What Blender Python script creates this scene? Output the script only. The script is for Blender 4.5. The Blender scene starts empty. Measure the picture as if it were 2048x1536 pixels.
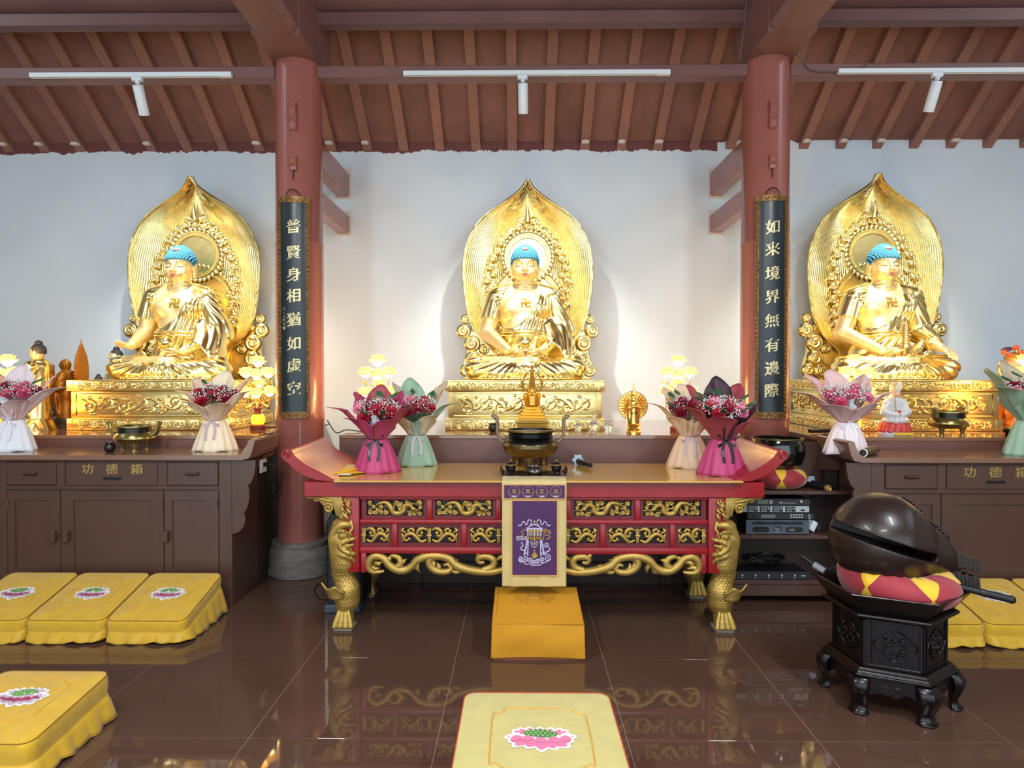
import bpy, bmesh, math, random
import numpy as np
from mathutils import Vector, Matrix
S = bpy.context.scene
COL = S.collection
PI = math.pi
rnd = random.Random(7)

# ------------------------------------------------------------------ camera
cd = bpy.data.cameras.new('camera'); cam = bpy.data.objects.new('camera', cd); COL.objects.link(cam)
cam.location = (0, 0, 1.539)
cam.rotation_euler = (PI/2 - 0.01437, 0, 0.011346)
cd.sensor_width = 36; cd.lens = 36*1322/2048; cd.clip_start = .05; cd.clip_end = 100
S.camera = cam
# ------------------------------------------------------------------ view, world, lights
S.view_settings.view_transform = 'Standard'; S.view_settings.look = 'None'
S.view_settings.exposure = 0.0; S.view_settings.gamma = 1.0; S.view_settings.use_curve_mapping = False
wd = bpy.data.worlds.new('daylight'); S.world = wd; wd.use_nodes = True
wb = wd.node_tree.nodes['Background']; wb.inputs[0].default_value = (0.78, 0.91, 1.0, 1); wb.inputs[1].default_value = WORLD_STRENGTH = 3.0

def lamp(name, kind, loc, target, power, color, **kw):
    d = bpy.data.lights.new(name, kind); o = bpy.data.objects.new(name, d); COL.objects.link(o)
    d.energy = power; d.color = color
    for k, v in kw.items(): setattr(d, k, v)
    o.location = loc
    o.rotation_euler = (Vector(target) - Vector(loc)).to_track_quat('-Z', 'Y').to_euler()
    return o
# ceiling panels hanging in the hall in front of the altar
for i, x in enumerate((-1.85, 1.98)):
    lamp('hall_ceiling_panel_light', 'AREA', (x, 1.3, 3.75), (x, 1.9, 0), 95, (0.93, 0.97, 1.0), shape='RECTANGLE', size=.25, size_y=1.2)
lamp('hall_ceiling_panel_light', 'AREA', (.07, -.9, 3.9), (.07, .2, 0), 110, (0.93, 0.97, 1.0), shape='RECTANGLE', size=1.2, size_y=.3)
# the three track spotlights that light the statues
HEADS = [(-2.90, (-2.93, 5.74, 2.30)), (.025, (.05, 5.74, 2.30)), (3.13, (3.08, 5.74, 2.30))]     # lamp x, aim point
for hx, t in HEADS:
    p = Vector((hx, 5.02, 3.738)); d = (Vector(t)-p).normalized()
    lamp('track_spot_light', 'SPOT', p+d*.225, t, 260, (1.0, 0.95, 0.80), spot_size=math.radians(78), spot_blend=.85, shadow_soft_size=.03)

# ------------------------------------------------------------------ materials
def lin(h):
    h = h.lstrip('#'); c = [int(h[i:i+2], 16)/255 for i in (0, 2, 4)]
    return tuple(x/12.92 if x <= .04045 else ((x+.055)/1.055)**2.4 for x in c)
def mat(name, col, rough=.5, metal=0., var=.0, vscale=6., stretch=(1, 1, 1), bump=0., bscale=60., spec=.5, coat=0., emit=0., ecol=None, trans=0., ior=1.45, sheen=0., alpha=1., rvar=0., sss=0., col2=None):
    m = bpy.data.materials.new(name); m.use_nodes = True
    nt = m.node_tree; P = nt.nodes['Principled BSDF']
    c = lin(col) if isinstance(col, str) else col
    P.inputs['Base Color'].default_value = (*c, 1); P.inputs['Roughness'].default_value = rough
    P.inputs['Metallic'].default_value = metal; P.inputs['Specular IOR Level'].default_value = spec
    P.inputs['Coat Weight'].default_value = coat; P.inputs['Coat Roughness'].default_value = .08
    P.inputs['IOR'].default_value = ior; P.inputs['Transmission Weight'].default_value = trans
    P.inputs['Sheen Weight'].default_value = sheen; P.inputs['Alpha'].default_value = alpha
    if emit:
        P.inputs['Emission Color'].default_value = (*(lin(ecol) if ecol else c), 1); P.inputs['Emission Strength'].default_value = emit
    if sss:
        P.inputs['Subsurface Weight'].default_value = sss; P.inputs['Subsurface Radius'].default_value = (.01, .008, .006)
    if var or bump or rvar or col2:
        tc = nt.nodes.new('ShaderNodeTexCoord'); mp = nt.nodes.new('ShaderNodeMapping')
        mp.inputs['Scale'].default_value = stretch
        nt.links.new(tc.outputs['Object'], mp.inputs['Vector'])
        if var or rvar or col2:
            n = nt.nodes.new('ShaderNodeTexNoise'); n.inputs['Scale'].default_value = vscale; n.inputs['Detail'].default_value = 5; n.inputs['Roughness'].default_value = .6
            nt.links.new(mp.outputs[0], n.inputs['Vector'])
            if var or col2:
                r = nt.nodes.new('ShaderNodeValToRGB')
                c1 = lin(col2) if col2 else tuple(min(1, x*(1+var)) for x in c)
                r.color_ramp.elements[0].color = (*[x*(1-var) for x in c], 1); r.color_ramp.elements[0].position = .3
                r.color_ramp.elements[1].color = (*c1, 1); r.color_ramp.elements[1].position = .72
                nt.links.new(n.outputs['Fac'], r.inputs[0]); nt.links.new(r.outputs[0], P.inputs['Base Color'])
            if rvar:
                mr = nt.nodes.new('ShaderNodeMapRange'); mr.inputs['To Min'].default_value = max(.02, rough-rvar); mr.inputs['To Max'].default_value = rough+rvar
                nt.links.new(n.outputs['Fac'], mr.inputs['Value']); nt.links.new(mr.outputs[0], P.inputs['Roughness'])
        if bump:
            n2 = nt.nodes.new('ShaderNodeTexNoise'); n2.inputs['Scale'].default_value = bscale; n2.inputs['Detail'].default_value = 3
            nt.links.new(mp.outputs[0], n2.inputs['Vector'])
            b = nt.nodes.new('ShaderNodeBump'); b.inputs['Strength'].default_value = min(1, bump); b.inputs['Distance'].default_value = .004
            nt.links.new(n2.outputs['Fac'], b.inputs['Height']); nt.links.new(b.outputs[0], P.inputs['Normal'])
    return m

# ------------------------------------------------------------------ mesh building
def rotm(rx=0, ry=0, rz=0): return np.array((Matrix.Rotation(rz, 3, 'Z') @ Matrix.Rotation(ry, 3, 'Y') @ Matrix.Rotation(rx, 3, 'X')))
class MB:
    """collects shapes and links them as one mesh object"""
    def __init__(s): s.v = []; s.f = []; s.mi = []; s.n = 0; s.cur = 0; s.M = None; s.T = None
    def mat(s, i): s.cur = i; return s
    def at(s, T=(0, 0, 0), rx=0, ry=0, rz=0, sc=1): s.M = rotm(rx, ry, rz)*np.array(sc); s.T = np.array(T, float); return s
    def off(s): s.M = s.T = None; return s
    def add(s, v, f):
        v = np.asarray(v, float).reshape(-1, 3)
        if s.M is not None: v = v @ s.M.T + s.T
        b = s.n; s.v.append(v); s.n += len(v)
        s.f += [tuple(i+b for i in q) for q in f]; s.mi += [s.cur]*len(f)
        return s
    def box(s, x0, x1, y0, y1, z0, z1):
        v = [(x, y, z) for z in (z0, z1) for y in (y0, y1) for x in (x0, x1)]
        return s.add(v, [(0, 2, 3, 1), (4, 5, 7, 6), (0, 1, 5, 4), (2, 6, 7, 3), (0, 4, 6, 2), (1, 3, 7, 5)])
    def hexa(s, v): return s.add(v, [(0, 2, 3, 1), (4, 5, 7, 6), (0, 1, 5, 4), (2, 6, 7, 3), (0, 4, 6, 2), (1, 3, 7, 5)])
    def prism(s, poly, d0, d1, plane='xz'):
        n = len(poly)
        def p(a, b, d): return (a, d, b) if plane == 'xz' else ((a, b, d) if plane == 'xy' else (d, a, b))
        v = [p(a, b, d0) for a, b in poly] + [p(a, b, d1) for a, b in poly]
        return s.add(v, [tuple(range(n)), tuple(range(2*n-1, n-1, -1))] + [(i, i+n, (i+1) % n+n, (i+1) % n) for i in range(n)])
    def grid(s, fn, nu, nv, cu=False, cv=False):
        pts = [fn(i/nu, j/nv) for j in range(nv + (0 if cv else 1)) for i in range(nu + (0 if cu else 1))]
        w = nu if cu else nu+1; h = nv if cv else nv+1
        return s.add(pts, [(j*w+i, j*w+(i+1) % w, ((j+1) % h)*w+(i+1) % w, ((j+1) % h)*w+i) for j in range(nv) for i in range(nu)])
    def lathe(s, prof, c=(0, 0, 0), n=24, sx=1, sy=1, ring=False):
        m = len(prof); v = []
        for r, z in prof:
            for k in range(n):
                a = 2*PI*k/n; v.append((c[0]+r*sx*math.cos(a), c[1]+r*sy*math.sin(a), c[2]+z))
        f = [(j*n+i, j*n+(i+1) % n, (j+1)*n+(i+1) % n, (j+1)*n+i) for j in range(m-1) for i in range(n)]
        if ring: f += [((m-1)*n+i, (m-1)*n+(i+1) % n, (i+1) % n, i) for i in range(n)]; return s.add(v, f)
        if prof[0][0] > 1e-6: f.append(tuple(range(n-1, -1, -1)))
        if prof[-1][0] > 1e-6: f.append(tuple((m-1)*n+i for i in range(n)))
        return s.add(v, f)
    def sphere(s, c, r, nu=12, nv=8):
        rx, ry, rz = (r, r, r) if not hasattr(r, '__len__') else r
        return s.add(*sph(c, rx, ry, rz, nu, nv))
    def tube(s, pts, r, n=8, closed=False, flat=1., up=None):
        P = np.asarray(pts, float); m = len(P)
        R = np.full(m, r, float) if not hasattr(r, '__len__') else np.interp(np.linspace(0, 1, m), np.linspace(0, 1, len(r)), r)
        t = np.gradient(P, axis=0) if not closed else np.roll(P, -1, 0)-np.roll(P, 1, 0)
        t /= np.maximum(np.linalg.norm(t, axis=1, keepdims=True), 1e-9)
        a = np.array(up if up is not None else ((0, 0, 1) if abs(t[0][2]) < .9 else (0, 1, 0)), float)
        v = []
        for i in range(m):
            a = (np.array(up, float) if up is not None else a); a = a-t[i]*(a@t[i]); a /= max(np.linalg.norm(a), 1e-9); b = np.cross(t[i], a)
            for k in range(n):
                q = 2*PI*k/n; v.append(P[i]+R[i]*(math.cos(q)*a*flat+math.sin(q)*b))
        f = [(j*n+k, j*n+(k+1) % n, ((j+1) % m)*n+(k+1) % n, ((j+1) % m)*n+k) for j in range(m if closed else m-1) for k in range(n)]
        if not closed: f += [tuple(range(n-1, -1, -1)), tuple((m-1)*n+k for k in range(n))]
        return s.add(v, f)
    def build(s, name, mats, parent=None, smooth=None, bevel=0, loc=None, rotz=0, seg=1, label=None, kind=None):
        me = bpy.data.meshes.new(name)
        V = np.concatenate(s.v) if s.v else np.zeros((0, 3))
        me.from_pydata(V.tolist(), [], s.f)
        mats = mats if isinstance(mats, (list, tuple)) else [mats]
        for m in mats: me.materials.append(m)
        if len(mats) > 1: me.polygons.foreach_set('material_index', np.array(s.mi, np.int32))
        me.validate(); fixn(me, bevel, seg)
        if smooth is not None: me.shade_smooth(); me.set_sharp_from_angle(angle=math.radians(smooth))
        return link(name, me, parent, loc, rotz, label, kind)
def sph(c, rx, ry, rz, nu, nv):
    v = [(c[0], c[1], c[2]-rz)]
    for j in range(1, nv):
        a = -PI/2+PI*j/nv
        for i in range(nu):
            b = 2*PI*i/nu; v.append((c[0]+rx*math.cos(a)*math.cos(b), c[1]+ry*math.cos(a)*math.sin(b), c[2]+rz*math.sin(a)))
    v.append((c[0], c[1], c[2]+rz)); f = [(0, 1+(i+1) % nu, 1+i) for i in range(nu)]
    f += [(1+(j-1)*nu+i, 1+(j-1)*nu+(i+1) % nu, 1+j*nu+(i+1) % nu, 1+j*nu+i) for j in range(1, nv-1) for i in range(nu)]
    L = len(v)-1; f += [(L, 1+(nv-2)*nu+i, 1+(nv-2)*nu+(i+1) % nu) for i in range(nu)]
    return v, f
def fixn(me, bevel=0, seg=1):
    bm = bmesh.new(); bm.from_mesh(me)
    bmesh.ops.recalc_face_normals(bm, faces=bm.faces)
    if bevel:
        ed = [e for e in bm.edges if len(e.link_faces) == 2 and e.calc_face_angle(0) > .6]
        bmesh.ops.bevel(bm, geom=ed, offset=bevel, segments=seg, profile=.5, affect='EDGES', clamp_overlap=True)
    bm.to_mesh(me); bm.free(); me.update()
def link(name, me, parent=None, loc=None, rotz=0, label=None, kind=None):
    o = bpy.data.objects.new(name, me); COL.objects.link(o)
    if parent: o.parent = parent
    if loc is not None: o.location = loc
    if rotz: o.rotation_euler = (0, 0, rotz)
    if label: o['label'] = label
    if kind: o['kind'] = kind
    return o
def thing(name, label, cat, loc=(0, 0, 0), rotz=0, group=None):
    o = bpy.data.objects.new(name, None); COL.objects.link(o); o.empty_display_size = .05
    o.location = loc; o.rotation_euler = (0, 0, rotz); o['label'] = label; o['category'] = cat
    if group: o['group'] = group
    return o
def tag(o, label, cat, group=None):
    o['label'] = label; o['category'] = cat
    if group: o['group'] = group
    return o
def kids(o): return [c for c in COL.objects if c.parent == o]
def dup(root, loc=None, rotz=None, label=None, group=None, sc=None):
    """a copy of a thing with copies of its parts and their sub-parts; meshes are shared"""
    def cp(o, par):
        c = o.copy(); COL.objects.link(c)
        if par: c.parent = par
        for k in o.children: cp(k, c)
        return c
    r = cp(root, None)
    if loc is not None: r.location = loc
    if rotz is not None: r.rotation_euler = (0, 0, rotz)
    if sc is not None: r.scale = (sc, sc, sc) if not hasattr(sc, '__len__') else sc
    if label: r['label'] = label
    if group: r['group'] = group
    return r
def spline(pts, n=40, closed=False):
    """Catmull-Rom through pts"""
    P = np.asarray(pts, float); m = len(P); out = []
    segs = m if closed else m-1; per = max(2, n//segs)
    for i in range(segs):
        if closed: a, b, c, d = P[(i-1) % m], P[i], P[(i+1) % m], P[(i+2) % m]
        else: a, b, c, d = P[max(i-1, 0)], P[i], P[i+1], P[min(i+2, m-1)]
        for k in range(per):
            t = k/per; out.append(.5*((2*b)+(c-a)*t+(2*a-5*b+4*c-d)*t*t+(3*b-a-3*c+d)*t**3))
    if not closed: out.append(P[-1])
    return np.array(out)
_glyph = {}
def glyph(ch, bold=0.):
    """a character as flat triangles, centred, about one unit high"""
    if (ch, bold) not in _glyph:
        cu = bpy.data.curves.new('glyph', 'FONT'); cu.body = ch; cu.size = 1; cu.offset = bold; cu.resolution_u = 3
        o = bpy.data.objects.new('glyph', cu); COL.objects.link(o)
        dg = bpy.context.evaluated_depsgraph_get(); m = o.evaluated_get(dg).to_mesh()
        v = np.array([tuple(q.co) for q in m.vertices]).reshape(-1, 3); f = [tuple(p.vertices) for p in m.polygons]
        o.evaluated_get(dg).to_mesh_clear(); bpy.data.objects.remove(o); bpy.data.curves.remove(cu)
        if len(v): v[:, :2] -= (v[:, :2].max(0)+v[:, :2].min(0))/2
        _glyph[(ch, bold)] = (v, f)
    return _glyph[(ch, bold)]
def write(mb, ch, size, fn, bold=0., sx=1.):
    """adds a flat character to mb; fn maps (u, v) in metres to a 3-D point"""
    v, f = glyph(ch, bold)
    return mb.add([fn(a*size*sx, b*size) for a, b, _ in v], f)
def spiral(c, r0, r1, a0, turns, n=24, y=0, flip=1):
    """a flat spiral in the xz plane"""
    return [(c[0]+flip*(r0+(r1-r0)*t)*math.cos(a0+turns*2*PI*t), y, c[1]+(r0+(r1-r0)*t)*math.sin(a0+turns*2*PI*t)) for t in np.linspace(0, 1, n)]

# ------------------------------------------------------------------ shared materials
M = {}
M['gold'] = mat('polished_gold', (.92, .74, .33), .24, 1., bump=.10, bscale=25, rvar=.06, vscale=9)
M['gold_skin'] = mat('satin_gold', (1.0, .80, .40), .42, .8, bump=.03, bscale=40)
M['gold_leaf'] = mat('gold_leaf', (.80, .65, .28), .27, 1., var=.10, vscale=14, bump=.12, bscale=50)
M['gold_paint'] = mat('gold_paint', '#b2924a', .45, .6, var=.14, vscale=20, bump=.08, bscale=80)
M['red_lacquer'] = mat('red_lacquer', '#8f1b20', .32, var=.10, vscale=9, bump=.10, bscale=45, coat=.1)
M['red_lacquer_dark'] = mat('dark_red_lacquer', '#621820', .35, var=.12, vscale=12, bump=.15, bscale=70)
M['wood_dark'] = mat('brown_painted_wood', '#4d342a', .38, var=.10, vscale=5, stretch=(1, 1, .35), bump=.10, bscale=60, coat=.15)
M['wood_red'] = mat('red_brown_wood', '#6f4a42', .42, var=.10, vscale=7, stretch=(.3, 1, 1), bump=.12, bscale=50, coat=.1)
M['beam'] = mat('red_brown_beam_paint', '#7d5955', .42, var=.12, vscale=4, stretch=(.5, .5, 1), bump=.18, bscale=40)
M['rafter'] = mat('rafter_paint', '#92695e', .5, var=.12, vscale=5, bump=.15, bscale=40)
M['plank'] = mat('ceiling_board_paint', '#835c55', .6, var=.25, vscale=3.2, stretch=(1, .6, .6), bump=.15, bscale=30)
M['column'] = mat('red_brown_column_lacquer', '#95594f', .24, var=.10, vscale=3, stretch=(2, 2, .5), bump=.12, bscale=18, coat=.3)
M['stone'] = mat('grey_stone', '#6a6460', .8, var=.35, vscale=9, stretch=(1, 1, 3), bump=.6, bscale=35)
M['black'] = mat('black_plastic', '#101012', .4)
M['white_metal'] = mat('white_painted_metal', '#e4ebee', .4)
M['yellow'] = mat('yellow_velvet', '#c99e1a', .75, var=.10, vscale=16, bump=.25, bscale=120, sheen=.3)
M['yellow_satin'] = mat('yellow_satin', '#c59b22', .5, var=.10, vscale=14, bump=.2, bscale=60, sheen=.2)
M['pale_yellow'] = mat('pale_yellow_velvet', '#bfb26c', .8, var=.07, vscale=16, bump=.3, bscale=90, sheen=.3)
M['orange'] = mat('orange_cotton', '#c98c1a', .8, var=.03, vscale=6, bump=.06, bscale=60)
M['bronze'] = mat('old_bronze', '#6d5a34', .30, .85, var=.25, vscale=7, bump=.05)
M['bronze_dark'] = mat('dark_bronze', '#3b3a36', .25, .85, var=.2, vscale=9)
M['rosewood'] = mat('dark_rosewood', '#0f0809', .28, var=.3, vscale=10, stretch=(1, 1, .4), bump=.2, bscale=50, coat=.12, spec=.4)
# ================================================================== the setting
# floor: a dark bed with joints, and every tile on it as a piece
m_tile = mat('polished_brown_tile', '#543d32', .035, var=.12, vscale=2.5, rvar=.012, spec=.6)
m_tile.node_tree.nodes['Principled BSDF'].inputs['Roughness'].default_value = .07
m_grout = mat('pale_grout', '#a58d78', .7)
floor = MB().box(-6.6, 6.6, -3.6, 6.5, -.12, -.0012).build('floor', m_grout, kind='structure')
tx, ty, gap = .8, .795, .0022
proto = None
for j in range(-5, 4):
    for i in range(-9, 8):
        cx = -.346+tx*(i+.5); cy = 3.56+ty*(j+.5)
        if cy > 6.45 or abs(cx) > 6.5 or cy < -.2: continue
        if proto is None:
            proto = MB().box(-tx/2+gap/2, tx/2-gap/2, -ty/2+gap/2, ty/2-gap/2, -.011, 0).build('tile', m_tile, floor, bevel=.0006)
            o = proto
        else:
            o = proto.copy(); COL.objects.link(o)
        o.location = (cx, cy, 0); o.rotation_euler = (0, 0, PI*((i+j) % 2))
MB().box(-6.6, 6.6, -3.6, -.16, -.011, 0).build('tile_field', m_tile, floor)

# back wall: pale plaster, brown ceiling paint brushed unevenly over its top
def wall_mat():
    m = mat('pale_plaster', '#d4e1ea', .75, var=.035, vscale=1.6, bump=.06, bscale=12)
    nt = m.node_tree; P = nt.nodes['Principled BSDF']; N = nt.nodes.new; L = nt.links.new
    base = P.inputs['Base Color'].links[0].from_socket
    g = N('ShaderNodeNewGeometry'); sx = N('ShaderNodeSeparateXYZ'); L(g.outputs['Position'], sx.inputs[0])
    n = N('ShaderNodeTexNoise'); n.inputs['Scale'].default_value = 5; n.inputs['Detail'].default_value = 6; n.inputs['Roughness'].default_value = .7
    mp = N('ShaderNodeMapping'); mp.inputs['Scale'].default_value = (1, 1, .35); L(g.outputs['Position'], mp.inputs[0]); L(mp.outputs[0], n.inputs['Vector'])
    st = N('ShaderNodeMath'); st.operation = 'GREATER_THAN'; L(sx.outputs[0], st.inputs[0]); st.inputs[1].default_value = 1.9
    a = N('ShaderNodeMath'); a.operation = 'MULTIPLY_ADD'; L(n.outputs['Fac'], a.inputs[0]); a.inputs[1].default_value = .17; L(sx.outputs[2], a.inputs[2])
    b = N('ShaderNodeMath'); b.operation = 'MULTIPLY_ADD'; L(st.outputs[0], b.inputs[0]); b.inputs[1].default_value = -.10; L(a.outputs[0], b.inputs[2])
    c = N('ShaderNodeMath'); c.operation = 'GREATER_THAN'; L(b.outputs[0], c.inputs[0]); c.inputs[1].default_value = 3.775
    mx = N('ShaderNodeMix'); mx.data_type = 'RGBA'; L(c.outputs[0], mx.inputs['Factor']); L(base, mx.inputs['A']); mx.inputs['B'].default_value = (*lin('#6d3f3c'), 1)
    L(mx.outputs['Result'], P.inputs['Base Color']); return m
m_wall = wall_mat()
MB().box(-6.6, 6.6, 6.4, 6.6, 0, 3.95).build('wall_back', m_wall, kind='structure')
m_side = mat('side_wall_plaster', '#b9b4ac', .8, var=.04, vscale=2)
MB().box(-6.8, -6.6, -3.6, 6.6, 0, 4.6).build('wall_left', m_side, kind='structure')
MB().box(6.6, 6.8, -3.6, 6.6, 0, 4.6).build('wall_right', m_side, kind='structure')

# roof: boards on rafters, rising from the back wall to a ridge and down to the open front
SL = .726
def zr(y): return 3.785+SL*(6.4-y)          # underside of the boards
ceil = MB()
ceil.hexa([(-6.8, 1.4, zr(1.4)), (6.8, 1.4, zr(1.4)), (-6.8, 6.6, zr(6.6)), (6.8, 6.6, zr(6.6)),
           (-6.8, 1.4, zr(1.4)+.06), (6.8, 1.4, zr(1.4)+.06), (-6.8, 6.6, zr(6.6)+.06), (6.8, 6.6, zr(6.6)+.06)])
ceil.hexa([(-6.8, -3.8, zr(6.6)), (6.8, -3.8, zr(6.6)), (-6.8, 1.4, zr(1.4)), (6.8, 1.4, zr(1.4)),
           (-6.8, -3.8, zr(6.6)+.06), (6.8, -3.8, zr(6.6)+.06), (-6.8, 1.4, zr(1.4)+.06), (6.8, 1.4, zr(1.4)+.06)])
ceiling = ceil.build('ceiling', M['plank'], kind='structure')
r0 = None
for k in range(-13, 21):
    x = -1.466+.349*k
    if abs(x) > 6.5: continue
    if r0 is None:
        b = MB(); w = .045; d = .085
        b.hexa([(-w, 3.6, zr(3.6)-d), (w, 3.6, zr(3.6)-d), (-w, 6.42, zr(6.42)-d), (w, 6.42, zr(6.42)-d), (-w, 3.6, zr(3.6)+.01), (w, 3.6, zr(3.6)+.01), (-w, 6.42, zr(6.42)+.01), (w, 6.42, zr(6.42)+.01)])
        r0 = b.build('rafter', M['rafter'], ceiling, bevel=.004); o = r0
    else:
        o = r0.copy(); COL.objects.link(o)
    o.location = (x, 0, 0)
# plaster dabs left on the wall ends of some rafters
m_dab = mat('cream_plaster_dab', '#d8cfc0', .8)
for k in (-10, -9, -8, -6, -3, -1, 0, 6, 7, 8, 12, 13, 14, 16, 18):
    x = -1.466+.349*k; z = zr(6.36)-.085
    w0 = rnd.uniform(.02, .04)
    MB().prism([(-.04, -.012), (w0, -.014), (w0+.004, .006), (0, .016), (-.036, .010)], 6.30, 6.335, 'xz').build('plaster_dab', m_dab, ceiling, loc=(x, 0, z+.02))

frame = thing('roof_frame', 'red brown timber roof frame of beams and purlins over the columns', 'roof frame'); frame['kind'] = 'structure'; del frame['category']
CL, CR, CY = -1.705, 1.888, 5.12
b = MB(); b.tube([(-6.6, CY, 4.46), (6.6, CY, 4.46)], .148, 24); b.build('purlin', M['beam'], frame, smooth=40)
for (xa, xb) in ((-6.6, CL-.16), (CL+.16, CR-.16), (CR+.16, 6.6)):
    MB().box(xa, xb, CY-.05, CY+.05, 4.215, 4.31).build('purlin_plate', M['beam'], frame, bevel=.004)
    MB().box(xa, xb, CY-.07, CY+.05, 3.80, 3.89).build('tie_beam', M['beam'], frame, bevel=.006)
for cx in (CL, CR):
    w = .165; ch = .045
    prof = [(-w, 3.912+ch), (-w+ch, 3.912), (w-ch, 3.912), (w, 3.912+ch), (w, 4.40), (-w, 4.40)]
    b = MB(); b.prism([(cx+a, z) for a, z in prof], -3.5, 4.62); b.box(cx-w-.004, cx+w+.004, 4.62, 5.42, 3.912, 4.404)
    b.build('cross_beam', M['beam'], frame, bevel=.004)
    b = MB(); s = 1 if cx < 0 else -1
    x0 = cx + s*.0; 
    for (za, zb) in ((3.25, 3.475), (2.90, 3.07)):
        MB().box(cx-.062+s*.0, cx+.062+s*.0, CY, 6.41, za, zb).build('short_tie_beam', M['column'], frame, bevel=.012)
        MB().box(cx-.075, cx+.075, 6.385, 6.402, za-.015, zb+.05).build('socket_patch', m_dab, frame)
# thin conduit wire on the right column head and the tie beam
m_cable = mat('grey_cable', '#6a5a58', .5)
b = MB(); b.tube(spline([(CR-.20, 4.93, 4.6), (CR-.215, 4.93, 4.35), (CR-.225, 4.95, 4.1), (CR-.24, 5.0, 3.9)], 16), .006, 6)
b.tube(spline([(CR+.17, 4.98, 3.93), (CR+.24, 5.02, 3.90), (CR+.30, 5.03, 3.83), (CR+.5, 5.03, 3.815), (CR+.68, 5.03, 3.84), (CR+.72, 5.03, 3.87)], 24), .006, 6)
b.build('wire', m_cable, frame, smooth=60)

# ------------------------------------------------------------------ the two columns
def make_column(cx, label, s):
    t = thing('column', label, 'column', (cx, CY, 0))
    b = MB(); b.lathe([(.168, .24), (.178, .26), (.180, 1.18), (.1835, 1.185), (.1835, 1.25), (.180, 1.255), (.179, 2.53), (.181, 2.535), (.181, 2.55), (.177, 2.555), (.170, 3.912)], n=48)
    b.build('shaft', M['column'], t, smooth=40)
    b = MB(); b.lathe([(.20, 0), (.232, .004), (.236, .03), (.238, .08), (.236, .15), (.226, .205), (.208, .222), (.214, .232), (.213, .262), (.17, .27)], n=40); b.build('stone_base', M['stone'], t, smooth=40)
    xo = .02*s-.0
    for (z0, z1, d, w) in ((3.36, 3.57, .06, .024), (3.06, 3.17, .05, .022)):
        h = z1-z0; yb = -.165
        side = [(yb, z0), (yb-d*.7, z0+.002), (yb-d*.8, z0+h*.25), (yb-d*.55, z0+h*.32), (yb-d*.75, z0+h*.38), (yb-d, z0+h*.5), (yb-d, z0+h*.75), (yb-d*.75, z0+h*.85), (yb-d*.7, z0+h), (yb, z0+h)]
        bb = MB(); bb.prism(side, xo-w, xo+w, 'yz'); bb.build('carved_tenon', M['column'], t, bevel=.004)
    b = MB(); b.tube([(xo, -.19, 3.06), (xo, -.20, 2.99)], .004, 6); b.build('hook', M['black'], t)
    return t
col_l = make_column(CL, 'round red brown lacquered column left of the red altar table', 1)
col_r = make_column(CR, 'round red brown lacquered column right of the red altar table', -1)
MB().prism([(-.27, -.10), (-.13, -.17), (0, -.235), (.0, .05), (-.2, .02)], 0, .055, 'xy').build('stone_slab', M['stone'], col_l, bevel=.01)

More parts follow.
